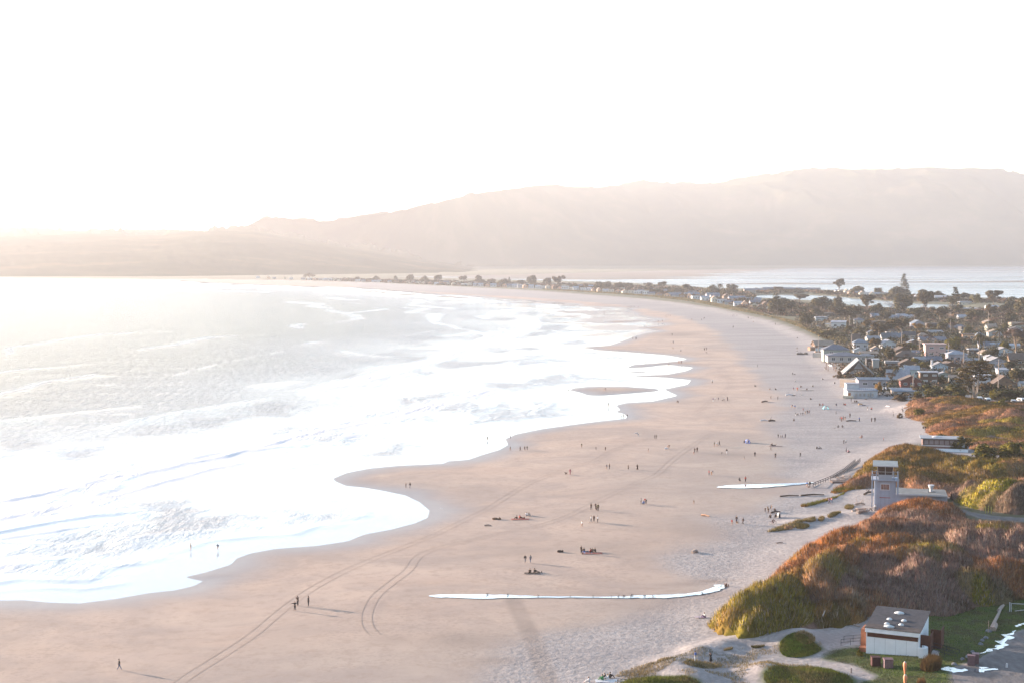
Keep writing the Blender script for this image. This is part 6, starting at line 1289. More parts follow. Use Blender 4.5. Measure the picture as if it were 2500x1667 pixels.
def tower():
    x, y, z = G(2160, 1245); r = empty('lifeguard_tower', (x, y, z - .2), R(-14)); tag(r, 'tall grey lifeguard tower with a flat overhanging roof and open lookout deck', 'tower')
    W, D = 5.7, 4.6; H1 = 7.0
    wl = MB().box(-W/2+.5, W/2-.5, .4, D, 0, H1).build('wall', GRY, r)
    for k, X in enumerate((-.9, .0, .9)): MB().box(X-.02, X+.02, .38, .397, .3, 4.6).build('panel_joint', flat((.2,.21,.24), .8, .05), wl)
    MB().box(-1.2, 1.2, .34, .396, 3.0, 3.14).build('red_stripe', flat((.28,.06,.06), .7, .1), wl)
    f = MB()
    for a in ((-1.05,1.05,4.75,4.93),(-1.05,1.05,6.1,6.28)): f.box(a[0],a[1],.30,.395,a[2],a[3])
    f.box(-1.05,-.87,.302,.394,4.93,6.1); f.box(.87,1.05,.302,.394,4.93,6.1)
    for X in (-.4,.0,.4): f.box(X-.03,X+.03,.306,.394,4.93,6.1)
    fo = f.build('window', trim, r); MB().box(-.86,.86,.36,.39,4.94,6.09).build('pane', flat((.22,.12,.09), .25, .4, 2.0), fo)
    for X in (-W/2, -W/2+.95, W/2-.95, W/2):
        MB().box(X-.11, X+.11, -.02, .2, 0, 8.5 if abs(X) > 2 else 8.0).build('post', GRY, r)
        MB().box(X-.11, X+.11, D+.3, D+.5, 0, 8.5).build('post', GRY, r)
    MB().box(-W/2-.2, W/2+.2, -.25, D+.6, H1+.003, H1+.22).build('deck', GRY, r)
    b = MB().box(-1.4, 1.4, -.12, -.06, H1+.23, 8.25); b.box(-W/2, W/2, -.1, -.04, 8.26, 8.36); b.box(-W/2-.04,-W/2+.04,-.1,D+.4,8.26,8.36); b.box(W/2-.04,W/2+.04,-.1,D+.4,8.26,8.36); b.box(-W/2,W/2,D+.35,D+.41,8.26,8.36)
    for X in np.linspace(-W/2, W/2, 7): b.box(X-.03,X+.03,-.1,-.04,H1+.2,8.26)
    b.build('railing', flat((.34,.37,.42), .7, .08), r)
    c = MB().add([(-1.35,1.0,H1+.22),(1.35,1.0,H1+.22),(1.35,3.8,H1+.22),(-1.35,3.8,H1+.22),(-1.75,.7,10.3),(1.75,.7,10.3),(1.75,4.1,10.3),(-1.75,4.1,10.3)], [(0,3,2,1),(4,5,6,7),(0,1,5,4),(1,2,6,5),(2,3,7,6),(3,0,4,7)]).build('lookout_cabin', flat((.06,.04,.035), .3, .3), r)
    b = MB()
    for X0, X1 in ((-1.4,-1.8),(0,0),(1.4,1.8)): b.tube((X0,.97,H1+.2),(X1,.66,10.35),.07,n=4)
    b.tube((-1.4,.97,H1+.3),(1.4,.97,H1+.3),.07,n=4); b.tube((-1.62,.8,8.9),(1.62,.8,8.9),.05,n=4); b.build('cabin_frame', trim, c)
    rf = MB().add([(-2.75,-.6,10.35),(2.75,-.6,10.35),(2.75,4.8,10.8),(-2.75,4.8,10.8),(-2.75,-.6,10.5),(2.75,-.6,10.5),(2.75,4.8,10.95),(-2.75,4.8,10.95)], [(0,3,2,1),(4,5,6,7),(0,1,5,4),(1,2,6,5),(2,3,7,6),(3,0,4,7)]).build('roof', flat((.24,.27,.28), .9, .15, 1.0), r)
    MB().box(-2.78, 2.78, -.68, -.604, 10.28, 10.56).build('fascia', trim, rf)
tower()
def low_station():
    x, y, z = G(2199, 1240); r = empty('station_building', (x + .5, y + 8, z - 1.25), R(-13)); tag(r, 'low flat roofed grey station building half hidden by scrub right of the tower', 'building')
    MB().box(0, 12, 0, 7, 0, 3.2).build('wall', GRY, r); rf = MB().box(-.6, 12.0, -.8, 7.6, 3.203, 3.45).build('roof', flat((.17,.18,.18), .95, .2, .7), r)
    MB().box(-.6, 12.0, -.86, -.803, 3.1, 3.47).build('fascia', trim, rf)
    v = MB().tube((8.6,3.5,3.46),(8.6,3.5,4.3),.35,n=10).tube((8.6,3.5,4.3),(8.6,3.5,5.1),.5,.75,n=10).build('roof_vent', trim, rf); MB().box(7.9, 9.6, 2.9, 4.1, 3.455, 3.52).build('vent_base', RAIL, v)
    MB().box(-2.2, -.6, .5, 4, 0, 2.6).build('annex', GRY, r); MB().box(-2.4, -.61, .3, 4.2, 2.603, 2.75).build('annex_roof', trim, r)
low_station()
def beach_restroom():
    x, y, z = G(2257, 1100); r = empty('beach_restroom', (x, y + 2, z - .2), R(-13)); tag(r, 'long flat roofed beach restroom with brown panelled wall, white bands and a pale awning post', 'restroom')
    W, D = 11.0, 5.5
    MB().box(0, W, 0, D, 0, 3.6).build('wall', flat((.17,.11,.10), .85, .15, 1.2), r)
    for k in range(7): MB().box(.5 + k * 1.45, 1.6 + k * 1.45, -.04, -.004, 2.0, 3.2).build('shutter', flat((.27,.22,.22), .8, .1), r)
    MB().box(-.3, W*.86, -.12, -.045, 1.45, 1.75).build('white_band', trim, r); MB().box(.2, W + 1.6, -2.4, -2.28, -.2, 1.1).build('low_wall', WB, r); MB().box(W+1.6, W+1.7, -2.4, 1.2, -.2, 1.8).build('low_wall', CONC, r)
    MB().box(W+.003, W+.8, -.1, 1.0, 0, 2.9).build('door', trim, r)
    rf = MB().box(-.7, W+.9, -.7, D+.7, 3.603, 3.85).build('roof', flat((.27,.29,.32), .9, .15, .8), r); MB().ellip((4.0,2.6,3.9), (1.3,.8,.3), 12, 6).build('skylight', trim, rf, smooth=True)
    b = MB().add([(-4.6,-1.5,-.3),(-.6,.2,.6),(-.6,1.8,.6),(-4.6,.1,-.3),(-4.6,-1.5,-.1),(-.6,.2,.8),(-.6,1.8,.8),(-4.6,.1,-.1)], [(0,3,2,1),(4,5,6,7),(0,1,5,4),(1,2,6,5),(2,3,7,6),(3,0,4,7)]).build('ramp', CONC, r)
    railing(b, [(-4.6,-1.5,-.1),(-.6,.2,.8)], 1.0)
beach_restroom()
# boardwalk ramp to the sand with railings
def ramp():
    P = [G(1992, 1187), G(2034, 1168), G(2066, 1152), G(2094, 1134)]; r = empty('beach_ramp', P[0]); tag(r, 'grey boardwalk ramp with dark railings leading from the scrub down to the sand', 'ramp')
    o = Vector(P[0]); b = MB(); pts = [Vector(p) - o for p in P]; zs = [.05, .5, .9, 1.5]
    L = [Vector((p.x - .9, p.y - .9, k)) for p, k in zip(pts, zs)]; Rr = [Vector((p.x + .9, p.y + .9, k)) for p, k in zip(pts, zs)]
    for i in range(3): a = [L[i], Rr[i], Rr[i+1], L[i+1]]; b.add([tuple(p) for p in a] + [(p.x, p.y, p.z - .18) for p in a], [(0,1,2,3),(7,6,5,4),(0,4,5,1),(1,5,6,2),(2,6,7,3),(3,7,4,0)])
    b.build('walkway', CONC, r); railing(r, [L[0], L[1], L[2], L[3]], w=.07); railing(r, [Rr[1], Rr[2], Rr[3]], w=.07)
ramp()
def picnic_table(u, v, label, rz, k=1.0):
    x, y, z = G(u, v); r = empty('picnic_table', (x, y, z), rz); tag(r, label, 'picnic table', 'picnic tables'); r.scale = (k, k, k)
    MB().box(-.95, .95, -.38, .38, .70, .78).build('tabletop', WOODP, r)
    for s_ in (-1, 1): MB().box(-.95, .95, s_*.78-.14, s_*.78+.14, .42, .48).build('bench', WOODP, r)
    for s_ in (-1, 1): MB().beam((s_*.7,-.75,0),(s_*.7,.2,.7),.06).beam((s_*.7,.75,0),(s_*.7,-.2,.7),.06).beam((s_*.7,-.8,.40),(s_*.7,.8,.40),.05).build('leg', WOOD, r)
picnic_table(2052, 1170, 'left picnic table on the deck beside the ramp', .3); picnic_table(2068, 1168, 'sunlit picnic table on the deck beside the ramp', .2, 1.2); picnic_table(2103, 1252, 'pale picnic table on the sand left of the tower foot', .2, 1.3); picnic_table(2128, 1246, 'dark picnic table right at the tower foot', 1.0)
tag(MB().box(-3.2, 3.2, -1.4, 1.4, 0, .45).build('deck', WOOD, None, (G(2060, 1174)[0], G(2060, 1174)[1], G(2060,1174)[2] - .35)), 'low dark wooden deck under the picnic tables by the ramp', 'deck')
# logs and driftwood
def log(u0, v0, u1, v1, rad, label, m=WOODP, name='driftwood_log', bits=0, cat='log', dz=0.0):
    p, q = Vector(G(u0, v0)), Vector(G(u1, v1)); c = (p + q) / 2; b = MB(); a0, a1 = p - c, q - c; mid = (a0 + a1) / 2 + Vector((0, 0, rad * .4)) + (a1 - a0).orthogonal().normalized() * rad * .5
    up = Vector((0, 0, rad * .8 + dz)); b.path([a0 + up, mid + up, a1 + up], [rad, rad * .9, rad * .6], 8)
    for i in range(bits): t = a0.lerp(a1, .2 + .3 * i) + up; b.tube(t, t + Vector((random.uniform(-1, 1), random.uniform(-1, 1), random.uniform(.6, 1.3))) * rad * 4, rad * .3, rad * .12, 5)
    o = b.build(name, m, None, c); return tag(o, label, cat)
DKW = flat((.07,.05,.04), .9, .3, 3.0)
log(2030,1165,2045,1160,.12,'thin pale driftwood pole beside the ramp'); log(2110,1208,2128,1202,.28,'dark branched driftwood left of the tower wall',DKW,bits=3); log(2088,1232,2112,1232,.3,'pale driftwood trunk with a raised root left of the tower foot',bits=3); log(2080,1249,2118,1246,.25,'long pale log on the sand in front of the picnic table'); log(2093,1256,2122,1250,.3,'thick pale log beside the pale picnic table')
log(1904,1212,1950,1210,.18,'long dark driftwood line on the sand near the ramp foot',DKW); log(1955,1210,2012,1208,.2,'dark driftwood line continuing towards the yellow plants',DKW,bits=1); log(1895,1326,1912,1325,.14,'thin grey stick on the grey sand above the willow hill'); log(1712,1258,1732,1261,.22,'orange driftwood piece lying in the middle of the sand',flat((.5,.3,.2),.8,.1))
log(1882,1252,1905,1250,.2,'dark driftwood trunk among the picnic group',DKW,bits=2); log(1690,1350,1702,1348,.3,'pale log with the dark heap on the open sand'); log(1183,1283,1200,1284,.2,'pale log on the damp sand below the tracks'); log(1856,1027,1875,1027,.25,'long white log or board on the damp sand',trim); log(1876,1028,1893,1028,.3,'dark driftwood beam right of the long white one',DKW,bits=1)
log(1860,982,1874,980,.3,'dark driftwood heap on the damp sand left of the sunbathers',DKW); log(1918,965,1935,964,.25,'row of white boards on the sand left of the sunbathers',trim); log(2096,988,2106,988,.3,'orange towel roll beside the lying person',flat((.5,.3,.15),.8,.1),'towel',cat='towel'); log(1622,1096,1631,1096,.25,'white board lying in front of the bending person',trim,'surfboard',cat='surfboard')
log(2024,892,2032,894,.35,'white upturned board under the stilt house',trim,'surfboard',cat='surfboard'); log(2164,992,2172,993,.25,'white board on the sand below the flat grey roofed cabin',trim,'surfboard',cat='surfboard'); log(2066,1028,2090,1027,.2,'row of dark bags beside the tight group',DKW,'bag_row',cat='bags')
log(2085,1526,2100,1530,.15,'bare pale branch on the ground left of the hut',WOODP,bits=1); log(2438,1493,2450,1480,.3,'thin far half of the long log barrier on the lawn',WOODP,'log_barrier'); log(2420,1536,2444,1488,.28,'long reddish log barrier across the lawn',WOODP,'log_barrier'); log(2426,1540,2431,1526,.38,'short thick log at the near end of the log barrier',WOODP,'log_barrier')
log(2008,1535,2030,1480,.1,'bare pale branch arching out of the dark willows behind the hut',WOODP,'bare_branch',bits=3,cat='branch',dz=2.0)
# kelp and rock heaps
def heap(u, v, wpx, h, label, m, name, cat, n=9, group=None):
    x, y, z = G(u, v); s = y / FPX; W = wpx * s; b = MB()
    for i in range(n): b.ellip((random.uniform(-.5,.5)*W, random.uniform(-.3,.3)*W*.7, h*random.uniform(.1,.4)), (W*random.uniform(.1,.22), W*random.uniform(.1,.2), h*random.uniform(.35,.7)), 8, 5, .35)
    return tag(b.build(name, m, None, (x, y, z)), label, cat, group)
KELP = flat((.13,.075,.045), .9, .4, 4.0)
heap(1212,1267,18,.5,'brown kelp heap left of the blanket group',KELP,'kelp_heap','kelp'); heap(1369,1347,16,.45,'dark kelp heap left of the gathering',DKW,'kelp_heap','kelp'); heap(1697,1347,14,.6,'dark kelp heap on the open sand above the willow hill',DKW,'kelp_heap','kelp'); heap(1424,1352,6,.4,'dark bag at the feet of the standing person of the gathering',DKW,'bag','bag',4); heap(1318,1396,10,.25,'small scattered things right of the two sitting people',DKW,'bag','bag',5)
heap(1774,1431,10,.7,'reddish root stump at the upper end of the stream',flat((.28,.15,.10),.9,.3),'root_stump','stump',7); heap(1958,865,24,1.2,'dark rocks at the foot of the low sea wall',flat((.1,.085,.075),.9,.3),'rock_heap','rocks',12); heap(2039,1045,4,.4,'dark bag left of the two crouching people',DKW,'bag','bag',4); heap(1300,1258,3,.3,'pale bag right of the blanket group',CONC,'bag','bag',3)
heap(1925,1291,24,.9,'orange brown heap of driftwood in the sand ridge grass',flat((.30,.17,.09),.9,.4,5.0),'driftwood_heap','driftwood',14); heap(1755,1434,6,.3,'small dark stone in the stream pool',DKW,'stone','stone',3); heap(1760,1431,5,.3,'second dark stone in the stream pool, further right',DKW,'stone','stone',3)
ROCK = flat((.17,.18,.20), .9, .3, 2.5)
def boulder(u, v, wpx, label):
    x, y, z = G(u, v); s = y / FPX; W = wpx * s; bm = bmesh.new(); bmesh.ops.create_icosphere(bm, subdivisions=2, radius=1)
    for q in bm.verts: k = 1 + random.uniform(-.18, .14); q.co = Vector((q.co.x * W * .5 * k, q.co.y * W * .42 * k, max(-.1, q.co.z) * W * .38 * k))
    me = bpy.data.meshes.new('boulder'); bm.to_mesh(me); bm.free(); me.materials.append(ROCK); o = obj_of('boulder', me, None, (x, y, z), random.uniform(0, 6)); tag(o, label, 'boulder', 'boulders on the lawn beside the road')
for a in [(2414,1541,17,'grey boulder at the foot of the thin pole'),(2406,1557,16,'uppermost of the three touching grey boulders'),(2398,1563,13,'middle of the three touching grey boulders'),(2394,1572,15,'lowest of the three touching grey boulders'),(2364,1603,17,'grey boulder behind the paired plank boxes'),(2350,1609,14,'flat boulder left of the paired plank boxes'),(2374,1591,13,'dark boulder sunk in the lawn above the paired plank boxes'),(2330,1622,16,'low grassy rock at the left end of the boulder line')]: boulder(*a)
def post(u, v, h, rad, label, m, name='post', cat='post'):
    x, y, z = G(u, v); tag(MB().tube((0,0,0),(0,0,h),rad,rad*.8,8).tube((0,0,h),(0,0,h+rad*.6),rad*.8,rad*.3,8).build(name, m, None, (x, y, z-.05)), label, cat)
post(2413,1543,1.9,.04,'thin pale pole standing beside the boulder',WOODP,'pole','pole'); post(2078,1642,.75,.07,'short dark post at the sandy path',DKW); post(2458,1628,.55,.18,'short white bollard on the road',trim,'bollard','bollard')
for k, (u, v) in enumerate([(2406,1252),(2413,1250),(2420,1252)]): post(u, v, 1.5, .09, ['left','middle','right'][k] + ' yellow post of three in the dark willow shade', flat((.45,.38,.10),.7,.1), 'yellow_post', 'post')
post(2330,984,2.4,.15,'dark post at the car park edge near the barriers',DKW); post(2258,975,1.9,.12,'orange post in front of the front garden',flat((.55,.25,.12),.7,.1))
def marker(u, v, label, top):
    x, y, z = G(u, v); b = MB(); n = 14; prof = [(0,.05),(.5,.12),(1.0,.20),(1.35,.26),(1.6,.27),(1.8,.22),(1.93,.10),(1.96,.0)]; zb = top - 1.96
    V = [(r_*math.cos(2*math.pi*k/n), r_*math.sin(2*math.pi*k/n), zb + h) for h, r_ in prof for k in range(n)]
    b.add(V, [(a*n+k, a*n+(k+1)%n, (a+1)*n+(k+1)%n, (a+1)*n+k) for a in range(len(prof)-1) for k in range(n)])
    r = empty('orange_marker', (x, y, z)); tag(r, label, 'marker', 'orange markers on a pole'); b.build('bulb', flat((.75,.30,.16), .6, .08), r, smooth=True); MB().tube((0,0,0),(0,0,max(.1, zb)),.05,n=6).build('stem', WOOD, r)
    MB().ellip((0, 0, top - .12), (.18, .18, .16), 10, 6).build('cap', flat((.5,.42,.38), .5, .1), r, smooth=True)
marker(2209, 1649, 'upper orange bulb shaped marker in front of the lawn', 2.0); marker(2209.5, 1682, 'lower orange bulb shaped marker cut by the bottom edge', 2.05)
def crate(u, v, w, h, d, rz, label, m, m2):
    x, y, z = G(u, v); r = empty('bin_enclosure', (x, y, z), rz); tag(r, label, 'bin box', 'plank bin boxes'); b = MB().box(-w/2, w/2, 0, d, 0, h).build('box', m, r)
    q = MB()
    for i in range(7): X = -w/2 + w * i / 6.0; q.box(X - .03, X + .03, -.03, -.003, .02, h - .02)
    q.build('slats', m2, r); MB().box(-w/2-.06, w/2+.06, -.08, d+.06, h+.003, h+.1).build('lid', m2, r)
DKB = flat((.06,.022,.022), .8, .2); MAU = flat((.25,.17,.18), .85, .15); MAU2 = flat((.16,.10,.11), .85, .15)
crate(2139.5,1626,1.15,1.2,1.0,0,'dark brown bin box on the lawn in front of the hut',DKB,DKB); crate(2170,1631,1.2,1.2,1.0,0,'mauve plank bin box on the lawn, right of the dark one',MAU,MAU2)
crate(2371,1624,.95,1.3,.9,-.3,'near mauve bin box of the pair beside the road',MAU,MAU2); crate(2381.5,1620,.85,1.35,.8,-.3,'far mauve bin box of the pair beside the road',MAU2,MAU)
def gate():
    x, y, z = G(2465, 1492); r = empty('metal_gate', (x, y, z), R(-10)); tag(r, 'white metal field gate at the right edge behind the lawn', 'gate')
    MB().tube((0,0,0),(0,0,1.5),.08,n=8).build('gate_post', trim, r); MB().tube((.25,0,0),(.25,0,1.4),.05,n=8).build('gate_post', trim, r)
    b = MB(); b.tube((.25,0,1.35),(4.6,0,1.3),.05).tube((.8,0,.15),(4.6,0,.75),.05).tube((2.6,0,.4),(2.6,0,1.33),.04).tube((4.6,0,.2),(4.6,0,1.3),.05); b.build('gate_frame', trim, r); MB().box(3.5,4.1,-.03,.03,.65,1.15).build('sign_plate', CONC, r)
gate()
# ---- car park
def car(u, v, col, label, kind='car', rz=0.0):
    x, y, z = G(u, v); r = empty('parked_' + kind, (x, y, z), rz); tag(r, label, kind, 'vehicles in the car park'); m = flat(col, .35, .04)
    if kind == 'van': prof = [(-2.3,.35),(-2.3,1.0),(-2.2,1.9),(-2.0,2.15),(1.2,2.15),(1.75,1.35),(2.4,1.1),(2.4,.35)]
    else: prof = [(-2.15,.35),(-2.15,.95),(-1.9,1.05),(-1.45,1.45),(.35,1.5),(1.1,1.0),(2.0,.85),(2.15,.6),(2.15,.35)]
    n = len(prof); b = MB(); b.add([(px_, -.85, pz) for px_, pz in prof] + [(px_, .85, pz) for px_, pz in prof], [tuple(range(n-1,-1,-1)), tuple(range(n,2*n))] + [(i,(i+1)%n,n+(i+1)%n,n+i) for i in range(n)])
    bd = b.build('body', m, r)
    wz0, wz1 = (1.3, 1.85) if kind == 'van' else (1.02, 1.38)
    MB().box(-1.6, -.15, -.88, -.852, wz0, wz1).box(-.05, .9 if kind == 'van' else .55, -.88, -.852, wz0, wz1).box(-1.6, .55, .852, .88, wz0, wz1).build('side_window', glass, bd)
    w = MB(); a = (1.28,1.72,1.42,2.08) if kind == 'van' else (.42,1.06,1.06,1.47)
    w.add([(a[1]+.03,-.7,a[2]),(a[1]+.03,.7,a[2]),(a[0]+.03,.7,a[3]),(a[0]+.03,-.7,a[3])], [(0,1,2,3)]); xb = -2.27 if kind == 'van' else -1.75
    w.box(xb - .06 if kind == 'van' else -2.0, xb if kind == 'van' else -1.66, -.65, .65, wz0, wz1 - .05); w.build('windscreen', glass, bd)
    for sx in (-1.35, 1.4):
        for sy in (-1, 1):
            wh = MB().tube((sx, sy*.70, .33), (sx, sy*.88, .33), .33, n=14).build('wheel', flat((.02,.02,.02), .9, .1), r); MB().tube((sx, sy*.881, .33), (sx, sy*.90, .33), .18, n=10).build('rim', CONC, wh)
    for sy in (-.6, .6): MB().box((2.41 if kind == 'van' else 2.151), (2.44 if kind == 'van' else 2.19), sy-.14, sy+.14, .6, .75).build('headlight', trim, r)
car(2391,981,(.62,.63,.64),'white van parked right of the big cypress stems','van',R(80)); car(2410.5,984,(.62,.63,.65),'white car beside the white van, nearer the red barrier','van',R(85)); car(2474,984,(.62,.64,.66),'white car parked left of the pair at the right edge','car',R(75)); car(2492,984,(.5,.52,.54),'silver car with its tailgate up at the right edge','van',R(100))
car(2480,988,(.10,.13,.2),'dark blue car between the two pale ones at the right edge','car',R(90))
for k, (u, v, c_) in enumerate([(2357,986,'left low white car behind the white barrier'),(2376,986,'right low white car behind the white barrier'),(2371,982,'silver car behind the two low white cars')]): car(u, v, (.55,.57,.6), c_, 'car', R(4))
for k, u in enumerate((2460, 2478, 2490)): car(u, 776, (.62,.58,.55), ['left','middle','right'][k] + ' white van in the far field below the dark trees', 'van', R(10))
def barrier(u0, u1, v, h, m, label):
    p, q = G(u0, v), G(u1, v); L = q[0] - p[0]; r = empty('barrier', p); tag(r, label, 'barrier'); MB().box(0, L, 0, .12, .25, h).build('panel', m, r)
    for k in range(4): X = L * k / 3; MB().box(X-.06, X+.06, .13, .25, 0, h).build('leg', DKW, r)
barrier(2332, 2382, 992, 1.3, WB, 'long white board barrier at the near edge of the car park'); barrier(2399, 2414, 991, 1.2, flat((.38,.09,.07), .8, .1), 'short red board barrier right of the white one'); barrier(2300, 2331, 988, .9, CONC, 'grey low fence left of the white board barrier')
def kiosk():
    x, y, z = G(2363, 981); r = empty('kiosk', (x, y, z)); tag(r, 'small dark kiosk with two round openings under the big cypress', 'kiosk')
    MB().box(-1.2, 1.2, 0, 1.6, 0, 1.9).build('wall', GRY, r); MB().add([(-1.5,-.3,1.9),(1.5,-.3,1.9),(1.0,.8,2.7),(-1.0,.8,2.7),(1.5,1.9,1.9),(-1.5,1.9,1.9)], [(0,1,2,3),(1,4,2),(4,5,3,2),(5,0,3),(0,5,4,1)]).build('roof', trim, r)
    for s_ in (-.5, .5): MB().tube((s_, -.03, 1.1), (s_, -.004, 1.1), .38, n=14).build('opening', DKW, r)
kiosk()
def garden_set():
    for k, (u, v) in enumerate([(2156,958),(2163,957)]):
        x, y, z = G(u, v); r = empty('parasol', (x, y, z)); tag(r, ['left','right'][k] + ' white folded parasol in the front garden beside the golden tree', 'parasol', 'white parasols'); MB().tube((0,0,0),(0,0,2.4),.04,n=6).build('pole', WOOD, r); MB().tube((0,0,1.1),(0,0,2.4),.45,.08,8).build('canopy', trim, r)
    p, q = G(2150, 965), G(2172, 964); r = empty('garden_fence', p); tag(r, 'white garden fence right of the white curved house', 'fence'); L = q[0] - p[0]; b = MB()
    for i in range(14): b.box(L*i/13-.06, L*i/13+.06, 0, .05, 0, 1.2)
    b.build('pickets', trim, r); MB().box(0, L, .06, .1, .8, .9).build('rail', trim, r)
garden_set()
# ---- beach tents, towels, kite, bicycle
def tent(u, v, wpx, m, label):
    x, y, z = G(u, v); s = y / FPX; w = wpx * s; r = empty('beach_tent', (x, y, z)); tag(r, label, 'beach tent')
    b = MB(); n = 8; V = []
    for j in range(3): 
        for i in range(n + 1): t = math.pi * i / n; V.append((w/2*math.cos(t), j*.8, (1.25 - .12*j) * math.sin(t)))
    b.add(V, [(j*(n+1)+i, j*(n+1)+i+1, (j+1)*(n+1)+i+1, (j+1)*(n+1)+i) for j in range(2) for i in range(n)]); b.build('canopy', m, r); MB().box(-w/2, w/2, -.5, 1.6, .0, .04).build('groundsheet', m, r)
tent(1826,1081,11,flat((.10,.18,.5),.6,.1),'bright blue half open beach tent on the grey sand'); tent(2017,998,13,flat((.12,.42,.5),.6,.1),'turquoise beach tent among the sunbathers'); tent(1903,1264,6,flat((.35,.36,.38),.6,.1),'small grey tent behind the picnic group')
def kite(): 
    x, y, z = G(1555, 1068); o = MB().add([(-.9,0,1.2),(-.4,0,1.6),(.2,.1,1.5),(.6,.1,1.0),(.5,.1,.2),(.3,.15,.9),(-.1,.15,1.2),(-.5,.1,1.25)], [(0,1,7),(1,2,6,7),(2,3,5,6),(3,4,5)]).build('kite', trim, None, (x, y, z + .2)); m_ = o.modifiers.new('t', 'SOLIDIFY'); m_.thickness = .05; tag(o, 'white curved kite just above the sand by the track bend', 'kite')
kite()
def bicycle(u, v, label, rz):
    x, y, z = G(u, v); r = empty('bicycle', (x, y, z), rz); tag(r, label, 'bicycle')
    for s_ in (-.52, .52):
        b = MB(); n = 16
        for k in range(n): a, c = 2*math.pi*k/n, 2*math.pi*(k+1)/n; b.tube((s_+.33*math.cos(a),0,.35+.33*math.sin(a)), (s_+.33*math.cos(c),0,.35+.33*math.sin(c)), .025, n=5, cap=False)
        for k in range(4): a = math.pi*k/4; b.tube((s_+.32*math.cos(a),0,.35+.32*math.sin(a)), (s_-.32*math.cos(a),0,.35-.32*math.sin(a)), .006, n=4)
        b.build('wheel', DKW, r)
    MB().tube((-.52,0,.35),(-.05,0,.32),.02).tube((-.52,0,.35),(-.2,0,.85),.018).tube((-.05,0,.32),(-.2,0,.9),.022).tube((-.2,0,.82),(.36,0,.85),.022).tube((-.05,0,.32),(.36,0,.8),.025).tube((.52,0,.35),(.34,0,.98),.022).build('frame', flat((.3,.06,.06),.5,.1), r)
    MB().ellip((-.2,0,.94), (.13,.07,.04), 8, 4).build('saddle', DKW, r); MB().tube((.34,-.25,1.0),(.34,.25,1.0),.02).build('handlebar', RAIL, r)
bicycle(1887, 1279, 'bicycle with a rider in front of the picnic group', 0.0)
xx, yy_, zz_ = G(1887, 1279); person(0, 0, 15, 'ride', 'black', 'dark', 'person in black top riding the bicycle in front of the picnic group', rz=math.pi / 2, at=(xx, yy_, zz_))
bicycle(2104, 1068.5, 'bicycle lying beside the lone sitting person on the dry sand', 1.0)
def towel(u, v, m, label, w=1.9, d=1.0):
    x, y, z = G(u, v); b = MB(); n = 6
    for i in range(n): b.box(-w/2+w*i/n, -w/2+w*(i+1)/n, -d/2, d/2, .02 + .01 * (i % 2), .05 + .012 * (i % 2))
    tag(b.build('beach_towel', m, None, (x, y, z + .03)), label, 'towel')
for a in [(1270,1267,flat((.35,.12,.09),.8,.1),'red blanket under the three people by the kelp heap',4,1.6),(1300,1399,DKW,'dark blanket under the two sitting people below the couple',3,1.2),(1446,1350,flat((.3,.1,.07),.8,.1),'brown red blanket of the gathering on the sand',4,1.6),(1434,1349,flat((.3,.34,.45),.8,.1),'pale blue blanket at the left of the gathering',2.2,1.2),(1480,1662,trim,'white blanket under the group at the bottom edge',3.0,1.4),(1893,1089,flat((.2,.15,.14),.8,.1),'brown blanket on the grey sand above the walking figures',4,1.5),(2108,990,flat((.15,.17,.22),.8,.1),'dark towel under the person lying below the curved house',4,1.4),(2088,983,DKW,'dark towel under the pair right of the standing person in black',3,1.2),(1712,1506,flat((.4,.33,.36),.8,.1),'pale towel at the tip of the willow mound',2,1),(1818,1449,DKW,'black towel beside the upper edge of the willow mound',2,1),(1970,953,DKW,'dark towel row below the first beach houses',6,1.5)]: towel(*a)
# ---- poles
def upole(u, v, h, label, arms=1, pale=False):
    x, y, z = G(u, v); s = y / FPX; Hh = h * s; r = empty('utility_pole', (x, y, z)); tag(r, label, 'utility pole', 'utility poles of the village')
    MB().tube((0,0,0),(0,0,Hh),.22,.15,7).build('pole', WOODP, r)
    for k in range(arms): MB().box(-1.2,1.2,-.08,.08,Hh-.5-k*1.0,Hh-.32-k*1.0).build('crossarm', WOOD, r)
    if h > 40: MB().tube((.3,0,Hh-2.4),(.3,0,Hh-1.5),.22,n=8).build('transformer', CONC, r)
for a in [(2437,957,79,'tallest pale utility pole beside the big brown gable',1),(2352,897,44,'utility pole rising left of the windswept cypress crown',1),(2315,882,47,'utility pole at the right side of the pink house',1),(2245,868,40,'utility pole above the wide hipped roof',1),(2224,848,30,'utility pole left of the very long slate roof',2),(2201,852,48,'tall utility pole right of the long blue grey roof',2),(2229,953,42,'bare wooden pole in front of the dark red house',0),(2390,890,35,'pale pole directly below the tall palm',0),(2412,815,54,'utility pole with a leaning brace right of the tall dense conifer',1),
 (2317,782,43,'left of the two tall poles left of the tall dense conifer',0),(2321,783,43,'right of the two tall poles left of the tall dense conifer',0),(2320,815,34,'utility pole in front of the long dark roof',1),(2232,790,22,'utility pole left of the blue grey gabled house',1),(2445,793,22,'white pole near the open field at right',0),(2478,801,21,'reddish pole near the right edge of the field',0),(2382,783,22,'pole among the dark trees below the pink canal house',1),(2074,812,41,'left utility pole of the three behind the hedge',1),(2092,802,34,'middle utility pole of the three behind the hedge',1),(2096.5,788,20,'right utility pole of the three behind the hedge',0),
 (2113,800,16,'short pole right of the three behind the hedge',0),(2147,830,48,'pole standing inside the central cypress',1),(2079,846,30,'pole beside the house with the steep brown roof',0),(1998,862,40,'thin white flagpole beside the glass terrace',0),(2402,862,20,'short pole right of the tall palm',0),(2360,830,16,'short pole beside the orange sided house',0)]: upole(*a)
